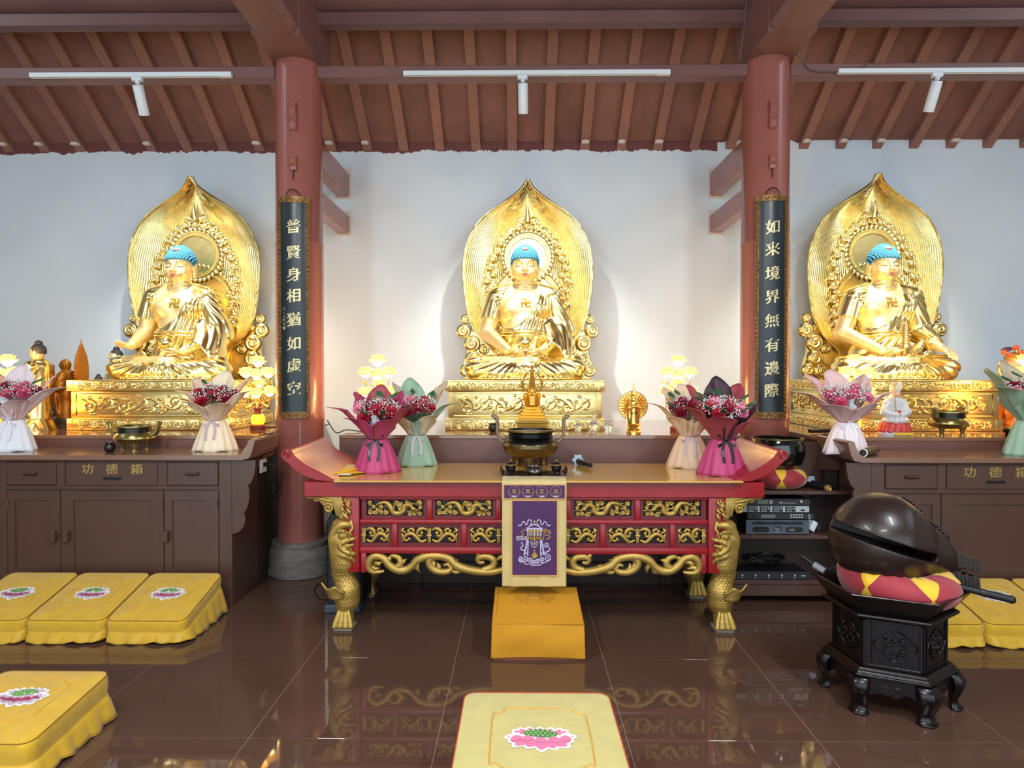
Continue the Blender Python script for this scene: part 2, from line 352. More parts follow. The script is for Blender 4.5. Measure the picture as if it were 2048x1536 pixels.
# couplet boards hung on the columns: curved, dark blue-green with gold carved rims
m_board = mat('blue_black_lacquer', '#16252a', .3, var=.1, vscale=8)
m_char = mat('gilt_characters', '#c9b98a', .4, .5)
m_rim = mat('carved_gilt_rim', '#7d5c33', .42, .6, var=.55, vscale=40, bump=.5, bscale=60)
def couplet(cx, chars, pys, a0, label, note=None):
    t = thing('couplet_board', label, 'plaque', (cx, CY, 0))
    R, H = .205, .5
    z0, z1, w = 1.215, 2.865, .235
    def pt(u, v, r=R):      # u along the arc in metres, v height
        a = -PI/2+a0+u/R; return (r*math.cos(a), r*math.sin(a), v)
    def slab(b, u0, u1, v0, v1, r0, r1, n=10):
        vs = []; f = []
        for i in range(n+1):
            u = u0+(u1-u0)*i/n
            vs += [pt(u, v0, r0), pt(u, v1, r0), pt(u, v1, r1), pt(u, v0, r1)]
        for i in range(n):
            for k in range(4): f.append((i*4+k, i*4+(k+1) % 4, i*4+4+(k+1) % 4, i*4+4+k))
        f += [(0, 3, 2, 1), (n*4, n*4+1, n*4+2, n*4+3)]
        b.add(vs, f)
    hw = w/2; rim = .026
    b = MB(); slab(b, -hw+.01, hw-.01, z0+.02, z1-.02, .186, R, 14); b.build('board', m_board, t, smooth=50)
    b = MB()
    for (u0, u1, v0, v1) in ((-hw, -hw+rim, z0, z1), (hw-rim, hw, z0, z1), (-hw, hw, z0, z0+.045), (-hw, hw, z1-.045, z1)): slab(b, u0, u1, v0, v1, .184, R+.008, 4 if u1-u0 < .1 else 12)
    rr = random.Random(3)
    for sgn in (-1, 1):     # scroll carving on the rim
        b.tube([pt(sgn*(hw-rim/2)+.009*math.sin(q*2.1), z0+.04+(z1-z0-.08)*q/150, R+.009) for q in range(151)], .0045, 5)
        for k in range(44): b.sphere(pt(sgn*(hw-rim/2)+rr.uniform(-.006, .006), z0+.05+(z1-z0-.1)*k/43, R+.009), .005, 6, 4)
    for zz in (z0+.022, z1-.022):
        b.tube([pt(-hw+.02+(w-.04)*q/40, zz+.011*math.sin(q*.9), R+.009) for q in range(41)], .0055, 5)
    b.build('carved_rim', m_rim, t, smooth=50)
    b = MB(); b.tube([pt(.05*math.cos(q), z1-.01+.06*math.sin(q), R+.004) for q in np.linspace(0, PI, 14)], .004, 6); b.build('hanger', M['black'], t)
    for ch, py in zip(chars, pys):
        z = 1.539-(py-749)*4.91/1322
        bb = MB(); [write(bb, ch, .108, lambda a, c: pt(a+.002+du, z+c+.13*a+dv, R+.0014+.0002*kk), sx=1.) for kk, (du, dv) in enumerate(((0, 0), (.0028, .001), (-.0022, -.0012)))]; o = bb.build('character', m_char, t)
    if note:
        bb = MB()
        for k, ch in enumerate(note): write(bb, ch, .026, lambda a, c: pt(a-.070, 1.539-(618-749+k*7.5)*4.91/1322+c, R+.0015), bold=.0)
        zc = 1.539-(656-749)*4.91/1322
        bb.add([pt(-.070+a, zc+c, R+.0015) for a, c in ((-.009, -.009), (.009, -.009), (.009, .009), (-.009, .009))], [(0, 1, 2, 3)])
        bb.build('inscription', m_char, t)
    return t
couplet(CL, '普賢身相猶如虚空', (452, 504, 548, 590, 638, 686, 730, 776), .09, 'dark couplet board with eight gilt characters hanging on the left column', '下一小門方寺')
couplet(CR, '如来境界無有邊際', (455, 499, 547, 594, 641, 690, 736, 780), -.10, 'dark couplet board with eight gilt characters hanging on the right column')

# ------------------------------------------------------------------ track lights
def track(x0, x1, xh, tgt, label, py_head):
    zt = 3.828
    t = thing('track_light', label, 'track light', ((x0+x1)/2, 5.02, zt))
    hw = (x1-x0)/2
    b = MB(); b.prism([(-.017, 0), (.017, 0), (.017, -.032), (.006, -.032), (.006, -.012), (-.006, -.012), (-.006, -.032), (-.017, -.032)], -hw, hw, 'yz'); b.build('track_rail', M['white_metal'], t)
    b = MB(); b.box(hw-.09, hw+.01, -.019, .019, -.036, 0); b.build('feed_end', M['white_metal'], t, bevel=.003)
    x = xh-(x0+x1)/2
    b = MB(); b.box(x-.04, x+.035, -.017, .017, -.062, -.028); b.lathe([(.016, -.085), (.016, -.06)], (x, 0, 0), 12); b.build('adapter', M['white_metal'], t, bevel=.002, smooth=40)
    p0 = Vector((x, 0, -.09)); pend = Vector(tgt)-Vector(t.location); d = (pend-p0).normalized()
    p1 = p0+d*.215
    b = MB(); b.tube([p0, p0+d*.004, p1-d*.004, p1], [.035, .038, .038, .037], 24); b.build('lamp_barrel', M['white_metal'], t, smooth=40)
    return t

track(-3.72, -2.19, HEADS[0][0], HEADS[0][1], 'white track light with one spot lamp over the left statue', 0)
track(-.877, 1.124, HEADS[1][0], HEADS[1][1], 'white track light with one spot lamp over the middle statue', 0)
track(2.39, 4.39, HEADS[2][0], HEADS[2][1], 'white track light with one spot lamp over the right statue', 0)
# ================================================================== altar platforms along the back wall
m_top = mat('polished_altar_top', '#8a6248', .10, var=.10, vscale=5, stretch=(.3, 1, 1), coat=.5, spec=.6)
m_under = mat('dark_brown_boarding', '#35241f', .5, var=.1, vscale=5)
def platform(x0, x1, y0, label, posts):
    t = thing('altar_platform', label, 'altar', ((x0+x1)/2, y0, 0)); w = (x1-x0)/2; D = 6.395-y0
    MB().box(-w, w, 0, D, 1.068, 1.095).build('top', m_top, t, bevel=.003)
    MB().box(-w, w, .004, .03, .86, 1.068).build('fascia', M['wood_red'], t, bevel=.003)
    MB().box(-w+.005, w-.005, .03, D-.002, .0, 1.068).build('body', m_under, t)
    MB().box(-w, w, .006, .03, .06, .16).build('base_rail', m_under, t, bevel=.004)
    for px in posts: MB().box(px-.045, px+.045, .002, .03, .0, .86).build('post', m_under, t, bevel=.004)
    return t
plat_c = platform(-1.324, 1.643, 4.83, 'brown wooden altar platform behind the red table, under the middle statue', (-1.42, -.92, 0, .92, 1.42))
plat_l = platform(-6.5, -1.905, 4.79, 'brown wooden altar platform behind the left donation cabinet', (-2.2, 2.2))
plat_r = platform(2.12, 6.5, 4.70, 'brown wooden altar platform behind the right donation cabinet', (-2.1, 2.1))

# ================================================================== the two donation cabinets
m_dgold = mat('gilt_lettering', '#b79a55', .35, .6)
def cabinet(xc, y0, label, mir=1):
    t = thing('donation_cabinet', label, 'cabinet', (xc, y0, 0))
    W = .795; D = .43
    b = MB(); b.box(-W, W, .012, D, 0, .972)
    b.build('body', M['wood_dark'], t, bevel=.003)
    # frame in front of the body: stiles and rails
    b = MB()
    for (a, c, z0, z1) in ((-W, -W+.085, 0, .972), (W-.085, W, 0, .972), (-W+.085, W-.085, .0, .215), (-W+.085, W-.085, .775, .80), (-W+.085, W-.085, .962, .972), (-.375, -.318, .80, .962), (.302, .365, .80, .962)):
        b.box(a, c, 0, .014, z0, z1)
    b.build('face_frame', M['wood_dark'], t, bevel=.002)
    for (a, c, hx) in ((-.705, -.378, 0), (.368, .705, 0)):
        d = MB().box(a, c, -.004, .012, .806, .958).build('drawer', M['wood_dark'], t, bevel=.004)
        MB().hexa([((a+c)/2-.045, -.03, .882), ((a+c)/2+.045, -.03, .882), ((a+c)/2-.04, -.004, .868), ((a+c)/2+.04, -.004, .868), ((a+c)/2-.045, -.03, .890), ((a+c)/2+.045, -.03, .890), ((a+c)/2-.045, -.004, .892), ((a+c)/2+.045, -.004, .892)]).build('handle', M['wood_dark'], d, bevel=.002)
    # the slotted money drawer with three gilt characters
    a, c = -.312, .298
    b = MB(); z0, z1, s0, s1, u0, u1 = .806, .958, .838, .858, -.062, .058
    b.box(a, c, .002, .012, s1, z1); b.box(a, c, .002, .012, z0, s0); b.box(a, u0, .002, .012, s0, s1); b.box(u1, c, .002, .012, s0, s1)
    d = b.build('drawer', M['wood_dark'], t)
    MB().box(u0, u1, .0105, .0118, s0, s1).build('coin_slot', M['black'], d)
    for ch, x in zip('功德箱', (-.170, -.006, .160)):
        b = MB()
        for du in (0, .0022): write(b, ch, .074, lambda p, q: (x+p+du, .0012-.1*du, .912+q+.1*p), sx=1.15)
        b.build('character', m_dgold, d)
    # three doors with sunk panels
    for (a, c, p0, p1, kx) in ((-.705, -.352, -.655, -.405, -.385), (-.346, .338, -.262, .262, -.298), (.346, .705, .398, .648, .366)):
        b = MB(); zt, zb, q0, q1 = .768, .218, .705, .245
        b.box(a, p0, 0, .012, zb, zt); b.box(p1, c, 0, .012, zb, zt); b.box(p0, p1, 0, .012, q0, zt); b.box(p0, p1, 0, .012, zb, q1)
        d = b.build('door', M['wood_dark'], t)
        MB().box(p0, p1, .009, .0119, q1, q0).build('panel', M['wood_dark'], d)
        MB().box(kx-.014, kx+.014, -.034, .0, .43, .505).build('handle', M['wood_dark'], d, bevel=.004)
        MB().tube([(c-.004 if kx < (a+c)/2 else a+.004, -.004, .66), (c-.004 if kx < (a+c)/2 else a+.004, -.004, .71)], .005, 8).build('hinge', M['wood_dark'], d)
    # top with turned-up ends
    L = W+.075
    pr = [(-L, .975), (L, .975), (L+.05, .985), (L+.070, 1.02), (L+.088, 1.085), (L+.092, 1.105), (L+.072, 1.116), (L+.050, 1.108), (L+.034, 1.065), (L+.012, 1.028), (L-.015, 1.012), (L-.03, 1.008),
          (-L+.03, 1.008), (-L+.015, 1.012), (-L-.012, 1.028), (-L-.034, 1.065), (-L-.050, 1.108), (-L-.072, 1.116), (-L-.092, 1.105), (-L-.088, 1.085), (-L-.070, 1.02), (-L-.05, .985)]
    b = MB(); b.prism(pr, -.03, D, 'xz'); b.build('top', m_top2, t, bevel=.002)
    for s in (-1, 1):
        wg = [(0, .972), (.16, .972), (.158, .93), (.150, .875), (.128, .82), (.105, .805), (.117, .77), (.115, .70), (.098, .645), (.082, .625), (.09, .58), (.078, .53), (.048, .495), (.012, .483), (0, .483)]
        MB().prism([(s*(W+x), z) for x, z in wg], .0, .022, 'xz').build('side_bracket', M['wood_dark'], t, bevel=.002)
        MB().box(*sorted((s*W, s*(W+.012))), .05, D-.05, .268, .276).build('side_rail', M['wood_dark'], t)
    return t
m_top2 = mat('satin_cabinet_top', '#7b5a46', .2, var=.08, vscale=5, stretch=(.3, 1, 1), coat=.3)
cab_l = cabinet(-2.70, 4.345, 'dark brown donation cabinet with gilt characters under the left statue')
cab_r = cabinet(3.055, 4.262, 'dark brown donation cabinet behind the wooden fish under the right statue')

# red brown conduit, socket and wires between the left cabinet and the column
b = MB(); b.tube([(-1.896, 4.86, .925), (-1.896, 5.9, .925)], .012, 8); tag(b.build('conduit', mat('copper_conduit', '#8a4a3c', .35), smooth=40), 'red brown conduit on the altar end beside the left column', 'pipe')
t = thing('power_socket', 'white power socket with a black plug beside the left cabinet', 'socket', (-1.904, 4.86, .86))
MB().box(0, .012, -.06, .06, -.045, .055).build('plate', M['white_metal'], t, bevel=.004)
MB().box(.012, .04, -.015, .02, .0, .03).build('plug', M['black'], t, bevel=.004)
b = MB(); b.tube(spline([(-1.872, 4.84, .875), (-1.80, 4.86, .86), (-1.76, 4.87, .80), (-1.79, 4.88, .68), (-1.83, 4.87, .60), (-1.80, 4.86, .72), (-1.86, 4.86, .90), (-1.875, 4.87, 1.0), (-1.885, 4.88, 1.07), (-1.90, 4.89, 1.105), (-1.96, 4.95, 1.101)], 60), .0045, 6)
tag(b.build('power_cable', M['black'], smooth=60), 'thin black cable hanging between the left cabinet and the column', 'cable')
b = MB(); b.tube(spline([(-2.14, 5.40, 1.10), (-1.95, 5.6, 1.10), (-1.6, 5.45, 1.12), (-1.55, 5.3, 1.17), (-1.45, 5.2, 1.08), (-1.34, 5.1, 1.11), (-1.2, 5.05, 1.10), (-1.08, 5.02, 1.10)], 60), .004, 6)
tag(b.build('lamp_cable', M['black'], smooth=60), 'thin cable running behind the left column to the lotus lamp', 'cable')

# ================================================================== equipment shelf beside the right cabinet
m_shelf = mat('dark_shelf_board', '#4f352f', .4, var=.1, vscale=6)
sh = thing('equipment_shelf', 'dark wooden open shelf with sound equipment right of the red table', 'shelf', (1.735, 4.43, 0))
x0, x1 = -.40, .505
for z in (.735, .437, .132): MB().box(x0, x1, 0, .25, z, z+.026).build('shelf_board', m_shelf, sh, bevel=.003)
MB().box(x0-.022, x0, 0, .25, 0, .765).build('side_panel', M['wood_dark'], sh, bevel=.003)
MB().box(x1, x1+.015, .0, .25, 0, .765).build('side_panel', M['wood_dark'], sh)
MB().box(x0, x1, .238, .256, .0, .76).build('back_panel', m_under, sh)
MB().box(x0, x1, .01, .03, .05, .132).build('kick_board', M['wood_dark'], sh, bevel=.003)
MB().box(x0+.42, x1-.13, .238, .256, .76, 1.06).build('backboard', M['wood_dark'], sh)

m_panel = mat('dark_equipment_panel', '#23272b', .45)
m_slate = mat('slate_blue_faceplate', '#4d5b66', .42)
m_silver = mat('silver_faceplate', '#aeb4b8', .35, .6)
m_lcd = mat('grey_display', '#5d665f', .2)
m_btn = mat('pale_buttons', '#b9bdbf', .5)
m_txt = mat('white_print', '#d9dde0', .6)
def flat(b, x0, x1, z0, z1, y): b.add([(x0, y, z0), (x1, y, z0), (x1, y, z1), (x0, y, z1)], [(0, 1, 2, 3)])
def word(b, s, size, x, y, z):
    for k, ch in enumerate(s): write(b, ch, size, lambda p, q: (x+k*size*.62+p, y, z+q))
def unit(name, label, cat, x, z, w, h, d, m):
    t = thing(name, label, cat, (x, 4.45, z)); MB().box(-w/2, w/2, .006, d, 0, h).build('case', M['black'], t, bevel=.003)
    MB().box(-w/2-.012, w/2+.012, 0, .008, .002, h-.002).build('faceplate', m, t, bevel=.0015); return t
# power amplifier (slate blue) at the bottom
zs = .464; xs = 1.735
t = unit('power_amplifier', 'slate blue power amplifier at the bottom of the equipment stack', 'amplifier', xs, zs, .40, .098, .21, m_slate)
def capsule2(b, x0, x1, z0, z1, y, n=8):
    r = (z1-z0)/2; zc = (z0+z1)/2
    pts = [(x1-r+r*math.sin(a), y, zc+r*math.cos(a)) for a in np.linspace(0, PI, n)]+[(x0+r-r*math.sin(a), y, zc-r*math.cos(a)) for a in np.linspace(0, PI, n)]
    b.add(pts, [tuple(range(len(pts)))])
b = MB(); pts = [(-.17, 0, .066), (-.17, 0, .084), (-.12, 0, .088), (-.05, 0, .083), (0, 0, .088), (.08, 0, .083), (.13, 0, .088), (.17, 0, .084), (.17, 0, .066)]
b.prism([(x, z) for x, _, z in pts], -.0016, .0, 'xz'); b.build('vent', M['black'], t)
b = MB(); capsule2(b, -.17, -.055, .014, .052, -.0006); capsule2(b, .055, .172, .014, .050, -.0006); b.build('control_recess', M['black'], t)
b = MB()
for kx in (-.125, -.105): b.lathe([(.012, 0), (.011, .014), (0, .014)], (0, 0, 0), 14)
b = MB()
for kx in (-.127, -.105): b.at((kx, -.001, .033), rx=PI/2).lathe([(.011, 0), (.010, .014), (0, .014)], n=14)
b.off(); b.build('knob', m_panel, t, smooth=40)
b = MB(); capsule2(b, -.03, .03, .02, .056, -.0005, 10); b.build('badge', m_panel, t)
b = MB(); word(b, 'Paxi', .018, -.016, -.0012, .040); flat(b, -.014, .014, .027, .030, -.0012); flat(b, -.02, .02, .015, .017, -.0009); flat(b, .075, .115, .036, .037, -.0012); flat(b, .075, .115, .030, .031, -.0012); flat(b, .075, .115, .024, .025, -.0012); b.build('print', m_txt, t)
# equaliser / player above it
t = unit('signal_processor', 'black processor with two rows of pale buttons on the amplifier', 'audio unit', xs+.02, zs+.100, .42, .045, .2, m_panel)
b = MB(); flat(b, -.13, -.035, .01, .034, -.0006); b.build('display', m_lcd, t)
b = MB()
for i in range(5):
    for j in (.012, .028): flat(b, .065+i*.018, .078+i*.018, j, j+.008, -.0006)
for j in (.010, .026): flat(b, .185, .199, j, j+.007, -.0006)
b.build('buttons', m_btn, t)
b = MB()
for kx in (-.185, -.165): b.at((kx, 0, .024), rx=PI/2).lathe([(.006, 0), (.005, .01), (0, .01)], n=10)
b.off().build('knob', M['black'], t)
# four-channel wireless receiver
t = unit('wireless_receiver', 'silver wireless receiver with four small displays in the equipment stack', 'audio unit', xs-.03, zs+.147, .46, .046, .2, m_silver)
for i in range(4):
    x = -.175+i*.085
    b = MB(); flat(b, x, x+.07, .005, .041, -.0006); d = b.build('channel_panel', M['black'], t)
    b = MB(); flat(b, x+.008, x+.048, .016, .037, -.0012); b.build('display', m_lcd, d)
    b = MB()
    for q in range(3): flat(b, x+.010+q*.013, x+.019+q*.013, .008, .012, -.0012)
    b.at((x+.058, -.001, .028), rx=PI/2).lathe([(.006, 0), (.006, .004), (0, .004)], n=10); b.off(); b.build('buttons', m_btn, d)
b = MB(); capsule2(b, .183, .212, .010, .022, -.0006); b.build('power_switch', M['black'], t)
# top receiver
t = unit('receiver', 'black receiver with a small display on top of the equipment stack', 'audio unit', xs+.0, zs+.195, .41, .045, .2, m_panel)
b = MB(); flat(b, -.135, -.065, .01, .036, -.0006); b.build('display', m_lcd, t)
b = MB()
for i in range(2):
    for j in range(3): flat(b, -.055+i*.012, -.047+i*.012, .010+j*.009, .016+j*.009, -.0006)
b.at((.155, 0, .028), rx=PI/2).lathe([(.009, 0), (.008, .01), (0, .01)], n=12); b.off()
b.build('buttons', m_btn, t)
b = MB(); word(b, 'UMC', .014, .015, -.0008, .018); flat(b, .04, .12, .0155, .0175, -.0008); b.build('print', m_txt, t)
# lower mixer unit and coil of cable
t = unit('rack_mixer', 'flat black rack unit on the lowest shelf board', 'audio unit', 1.70, .158, .48, .052, .2, m_panel)
b = MB()
for i in range(5):
    b.at((-.2+i*.088, 0, .03), rx=PI/2).lathe([(.006, 0), (.005, .008), (0, .008)], n=10)
    b.off(); flat(b, -.203+i*.088, -.197+i*.088, .010, .018, -.0006)
b.build('knob', m_btn, t)
b = MB(); flat(b, .197, .222, .024, .029, -.0008); b.build('print', m_txt, t)
b = MB(); rr = random.Random(5); pts = []
for k in range(260):
    a = k*.21; R = .10+.025*math.sin(k*.13)
    pts.append((1.70+R*math.cos(a)*1.15+rr.uniform(-.004, .004), 4.60+R*.55*math.sin(a), .222+.05*abs(math.sin(k*.071))+rr.uniform(0, .01)))
b.tube(spline(pts, 780), .0045, 5); tag(b.build('coiled_cable', M['black'], smooth=60), 'black cable coil lying on the flat rack unit', 'cable')
t = thing('power_adapter', 'white power adapter with black plug beside the slate amplifier', 'adapter', (1.99, 4.53, .464))
MB().at((0, 0, .028), ry=.5, rz=.3).box(-.02, .02, -.03, .03, -.02, .05).off().build('adapter_body', M['white_metal'], t, bevel=.005)
MB().at((.055, .02, .03), ry=-.3).box(-.02, .02, -.02, .02, -.03, .03).off().build('plug', M['black'], t, bevel=.005)
b = MB(); b.tube(spline([(.05, .02, .02), (.10, -.02, .01), (.12, .04, .05), (.06, .05, .09), (-.02, .08, .14), (.03, .1, .20), (.12, .09, .24)], 40), .004, 6); b.build('cord', M['black'], t, smooth=60)
# ================================================================== sculpting by distance fields
class Field:
    def __init__(s, lo, hi, h):
        s.h = h; s.lo = np.array(lo, float); s.n = np.ceil((np.array(hi)-s.lo)/h).astype(int)+1
        s.F = np.full(s.n, 9., np.float32); s.ax = [s.lo[i]+h*np.arange(s.n[i]) for i in range(3)]
    def copy(s):
        c = Field.__new__(Field); c.h, c.lo, c.n, c.ax = s.h, s.lo, s.n, s.ax; c.F = s.F.copy(); return c
    def sub(s, lo, hi):
        a = np.clip(np.floor((np.array(lo)-s.lo)/s.h).astype(int), 0, s.n-1); b = np.clip(np.ceil((np.array(hi)-s.lo)/s.h).astype(int)+1, 1, s.n)
        sl = tuple(slice(int(p), int(q)) for p, q in zip(a, b))
        return sl, s.ax[0][sl[0]][:, None, None], s.ax[1][sl[1]][None, :, None], s.ax[2][sl[2]][None, None, :]
    def put(s, sl, d, k, op):
        F = s.F[sl]
        if op == 'cut': d = -d; F2 = np.maximum(F, d) + (np.maximum(k-np.abs(F-d), 0)**2/(4*k) if k > 0 else 0)
        else: F2 = np.minimum(F, d) - (np.maximum(k-np.abs(F-d), 0)**2/(4*k) if k > 0 else 0)
        s.F[sl] = F2
    def ell(s, c, r, k=.02, op='add', rot=None):
        c = np.array(c, float); r = np.array(r if hasattr(r, '__len__') else (r,)*3, float); m = (max(r) if rot is not None else r)+k+3*s.h
        sl, X, Y, Z = s.sub(c-m, c+m); X = X-c[0]; Y = Y-c[1]; Z = Z-c[2]
        if rot is not None:
            R = rotm(*rot).T; X, Y, Z = (R[0, 0]*X+R[0, 1]*Y+R[0, 2]*Z, R[1, 0]*X+R[1, 1]*Y+R[1, 2]*Z, R[2, 0]*X+R[2, 1]*Y+R[2, 2]*Z)
        k0 = np.sqrt((X/r[0])**2+(Y/r[1])**2+(Z/r[2])**2); k1 = np.sqrt((X/r[0]**2)**2+(Y/r[1]**2)**2+(Z/r[2]**2)**2)
        s.put(sl, k0*(k0-1)/np.maximum(k1, 1e-6), k, op); return s
    def cap(s, a, b, ra, rb=None, k=.02, op='add'):
        rb = ra if rb is None else rb; a = np.array(a, float); b = np.array(b, float); m = max(ra, rb)+k+3*s.h
        sl, X, Y, Z = s.sub(np.minimum(a, b)-m, np.maximum(a, b)+m); d = b-a
        X = X-a[0]; Y = Y-a[1]; Z = Z-a[2]
        t = np.clip((X*d[0]+Y*d[1]+Z*d[2])/max(d@d, 1e-9), 0, 1)
        s.put(sl, np.sqrt((X-t*d[0])**2+(Y-t*d[1])**2+(Z-t*d[2])**2)-(ra+(rb-ra)*t), k, op); return s
    def chain(s, pts, r, k=.012, op='add'):
        R = np.interp(np.linspace(0, 1, len(pts)), np.linspace(0, 1, len(r)), r) if hasattr(r, '__len__') else [r]*len(pts)
        for i in range(len(pts)-1): s.cap(pts[i], pts[i+1], R[i], R[i+1], k, op)
        return s
    def torus(s, c, R, r, k=.01, op='add', sq=1.):
        c = np.array(c, float); m = np.array([R+r, R+r, r])+k+3*s.h
        sl, X, Y, Z = s.sub(c-m, c+m); X = X-c[0]; Y = (Y-c[1])/sq; Z = Z-c[2]
        s.put(sl, np.sqrt((np.sqrt(X*X+Y*Y)-R)**2+Z*Z)-r, k, op); return s
    def half(s, p, n, op='cut'):       # removes the side that n points to
        n = np.array(n, float); n /= np.linalg.norm(n); X, Y, Z = s.ax[0][:, None, None], s.ax[1][None, :, None], s.ax[2][None, None, :]
        s.F = np.maximum(s.F, ((X-p[0])*n[0]+(Y-p[1])*n[1]+(Z-p[2])*n[2]).astype(np.float32)); return s
    def merge(s, o, k=.0): s.put((slice(None),)*3, o.F, k, 'add'); return s
    def y_at(s, x, z):                  # the front surface seen along +y
        i = int(round((x-s.lo[0])/s.h)); j = int(round((z-s.lo[2])/s.h)); col = s.F[i, :, j]; w = np.where(col < 0)[0]
        if not len(w) or w[0] == 0: return 0.
        a, b = col[w[0]-1], col[w[0]]; return s.ax[1][w[0]-1]+s.h*a/(a-b)
    def mesh(s, name):
        F = s.F.copy(); F[0] = F[-1] = 9; F[:, 0] = F[:, -1] = 9; F[:, :, 0] = F[:, :, -1] = 9; F = np.clip(F, -.05, .05)
        I = F < 0; c = np.zeros(np.array(I.shape)-1, np.int8); o8 = [(i, j, k) for i in (0, 1) for j in (0, 1) for k in (0, 1)]
        sh = I.shape
        for o in o8: c += I[o[0]:sh[0]-1+o[0], o[1]:sh[1]-1+o[1], o[2]:sh[2]-1+o[2]]
        A = np.argwhere((c > 0) & (c < 8)); ids = np.full(c.shape, -1, np.int32); ids[tuple(A.T)] = np.arange(len(A))
        val = {o: F[A[:, 0]+o[0], A[:, 1]+o[1], A[:, 2]+o[2]] for o in o8}
        acc = np.zeros((len(A), 3)); cnt = np.zeros(len(A))
        for o in o8:
            for ax in range(3):
                if o[ax]: continue
                q = list(o); q[ax] = 1; va, vb = val[o], val[tuple(q)]; m = (va < 0) != (vb < 0)
                t = va[m]/(va[m]-vb[m]); p = np.tile(np.array(o, float), (m.sum(), 1)); p[:, ax] = t; acc[m] += p; cnt[m] += 1
        V = (A+acc/cnt[:, None])*s.h+s.lo; Q = []
        for ax in range(3):
            a = [slice(None)]*3; b = [slice(None)]*3; a[ax] = slice(0, -1); b[ax] = slice(1, None)
            m = I[tuple(a)] != I[tuple(b)]; E = np.argwhere(m); u, v = [(1, 2), (2, 0), (0, 1)][ax]
            ins = I[tuple(E.T)]; quad = []
            for du, dv in ((-1, -1), (0, -1), (0, 0), (-1, 0)):
                e = E.copy(); e[:, u] += du; e[:, v] += dv; quad.append(ids[tuple(e.T)])
            quad = np.stack(quad, 1); quad[~ins] = quad[~ins][:, ::-1]; Q.append(quad)
        Q = np.concatenate(Q); Q = Q[(Q >= 0).all(1)]
        me = bpy.data.meshes.new(name); n = len(Q)
        me.vertices.add(len(V)); me.vertices.foreach_set('co', V.astype(np.float32).ravel())
        me.loops.add(n*4); me.loops.foreach_set('vertex_index', Q.astype(np.int32).ravel())
        me.polygons.add(n); me.polygons.foreach_set('loop_start', np.arange(0, n*4, 4, dtype=np.int32)); me.polygons.foreach_set('loop_total', np.full(n, 4, np.int32))
        me.update(); me.validate(); me.shade_smooth(); return me
    def obj(s, name, m, parent, loc=None, kind=None):
        me = s.mesh(name); me.materials.append(m); return link(name, me, parent, loc, kind=kind)

def hand(f, w, d, n, side, curl, sc=1., k=.007):
    """palm, four fingers of unequal length and a thumb; d points along the fingers, n out of the palm, side = thumb side"""
    w = np.array(w, float); d = np.array(d, float); d /= np.linalg.norm(d); n = np.array(n, float); n -= d*(n@d); n /= np.linalg.norm(n); s = np.cross(n, d)
    for i in range(4): f.cap(w+d*.01*sc+s*(i-1.5)*.016*sc, w+d*.078*sc+s*(i-1.5)*.0205*sc, .0165*sc, .0135*sc, k*1.6)
    for i, L in enumerate((.066, .077, .073, .058)):
        if side < 0: i = 3-i
        p = w+d*.078*sc+s*(i-1.5)*.0205*sc; a = 0.
        for j in range(3):
            a += curl*(1, 1.25, .9)[j]; q = p+(d*math.cos(a)+n*math.sin(a))*L*sc*(.42, .32, .26)[j]
            f.cap(p, q, (.0118-.0012*j)*sc, (.0106-.0012*j)*sc, 0. if j == 0 else .003); p = q
    t = -s*side; p = w+d*.018*sc+t*.027*sc; q = p+(d*.62+t*.62+n*.35)*.045*sc; r = q+(d*.93+t*.12+n*.30)*.038*sc
    f.cap(p, q, .0165*sc, .0135*sc, k).cap(q, r, .0125*sc, .0095*sc, .004)

LO, HI, VX = (-.60, -.50, -.02), (.60, .24, 1.22), .0066
def body_common():
    f = Field(LO, HI, VX)
    f.ell((0, .03, .20), (.24, .15, .20)).ell((0, .0, .41), (.195, .132, .22), .06).ell((0, .005, .60), (.242, .137, .185), .06)
    for s in (-1, 1):
        f.ell((s*.095, -.088, .615), (.105, .058, .078), .04).ell((s*.222, .0, .70), .082, .05).cap((s*.04, .01, .79), (s*.19, .0, .745), .055, .05, .05)
    f.ell((0, -.080, .45), (.125, .065, .10), .05)
    f.cap((0, .0, .72), (0, -.012, .90), .088, .08, .035)
    for z in (.775, .803, .830): f.torus((0, -.008, z), .080, .011, .006)
    # head
    f.ell((0, .0, 1.022), (.109, .122, .122), .02).ell((0, -.042, .962), (.101, .090, .112), .03).ell((0, -.062, .905), (.078, .066, .058), .04).ell((0, .005, 1.115), (.060, .066, .046), .03)
    for s in (-1, 1): f.ell((s*.055, -.083, .925), (.042, .042, .045), .03)
    f.ell((0, -.120, .868), (.026, .02, .018), .02)
    for s in (-1, 1):
        f.ell((s*.047, -.150, .984), (.036, .026, .015), .014, 'cut').ell((s*.047, -.113, .969), (.031, .022, .0135), .004)
        f.chain([(s*.016, -.134, .988), (s*.035, -.1325, 1.004), (s*.060, -.121, 1.006), (s*.084, -.098, .990)], .0065, .012)
        f.ell((s*.017, -.137, .926), (.012, .014, .010), .006)
        f.ell((s*.114, .012, .965), (.013, .030, .055), .012).ell((s*.112, .006, .902), (.012, .020, .040), .010).ell((s*.126, .004, .965), (.008, .014, .030), .005, 'cut')
    f.chain([(0, -.130, .998), (0, -.142, .960), (0, -.156, .932)], [.010, .012, .0165], .012)
    f.ell((0, -.1315, .8945), (.033, .014, .0085), .005).ell((0, -.1295, .880), (.026, .014, .0085), .005)
    # the bare shin and foot laid over the lap, and the bare chest line
    f.cap((-.36, -.22, .145), (.01, -.335, .135), .052, .052, .03).cap((.0, -.335, .14), (.09, -.33, .155), .046, .034, .03)
    return f
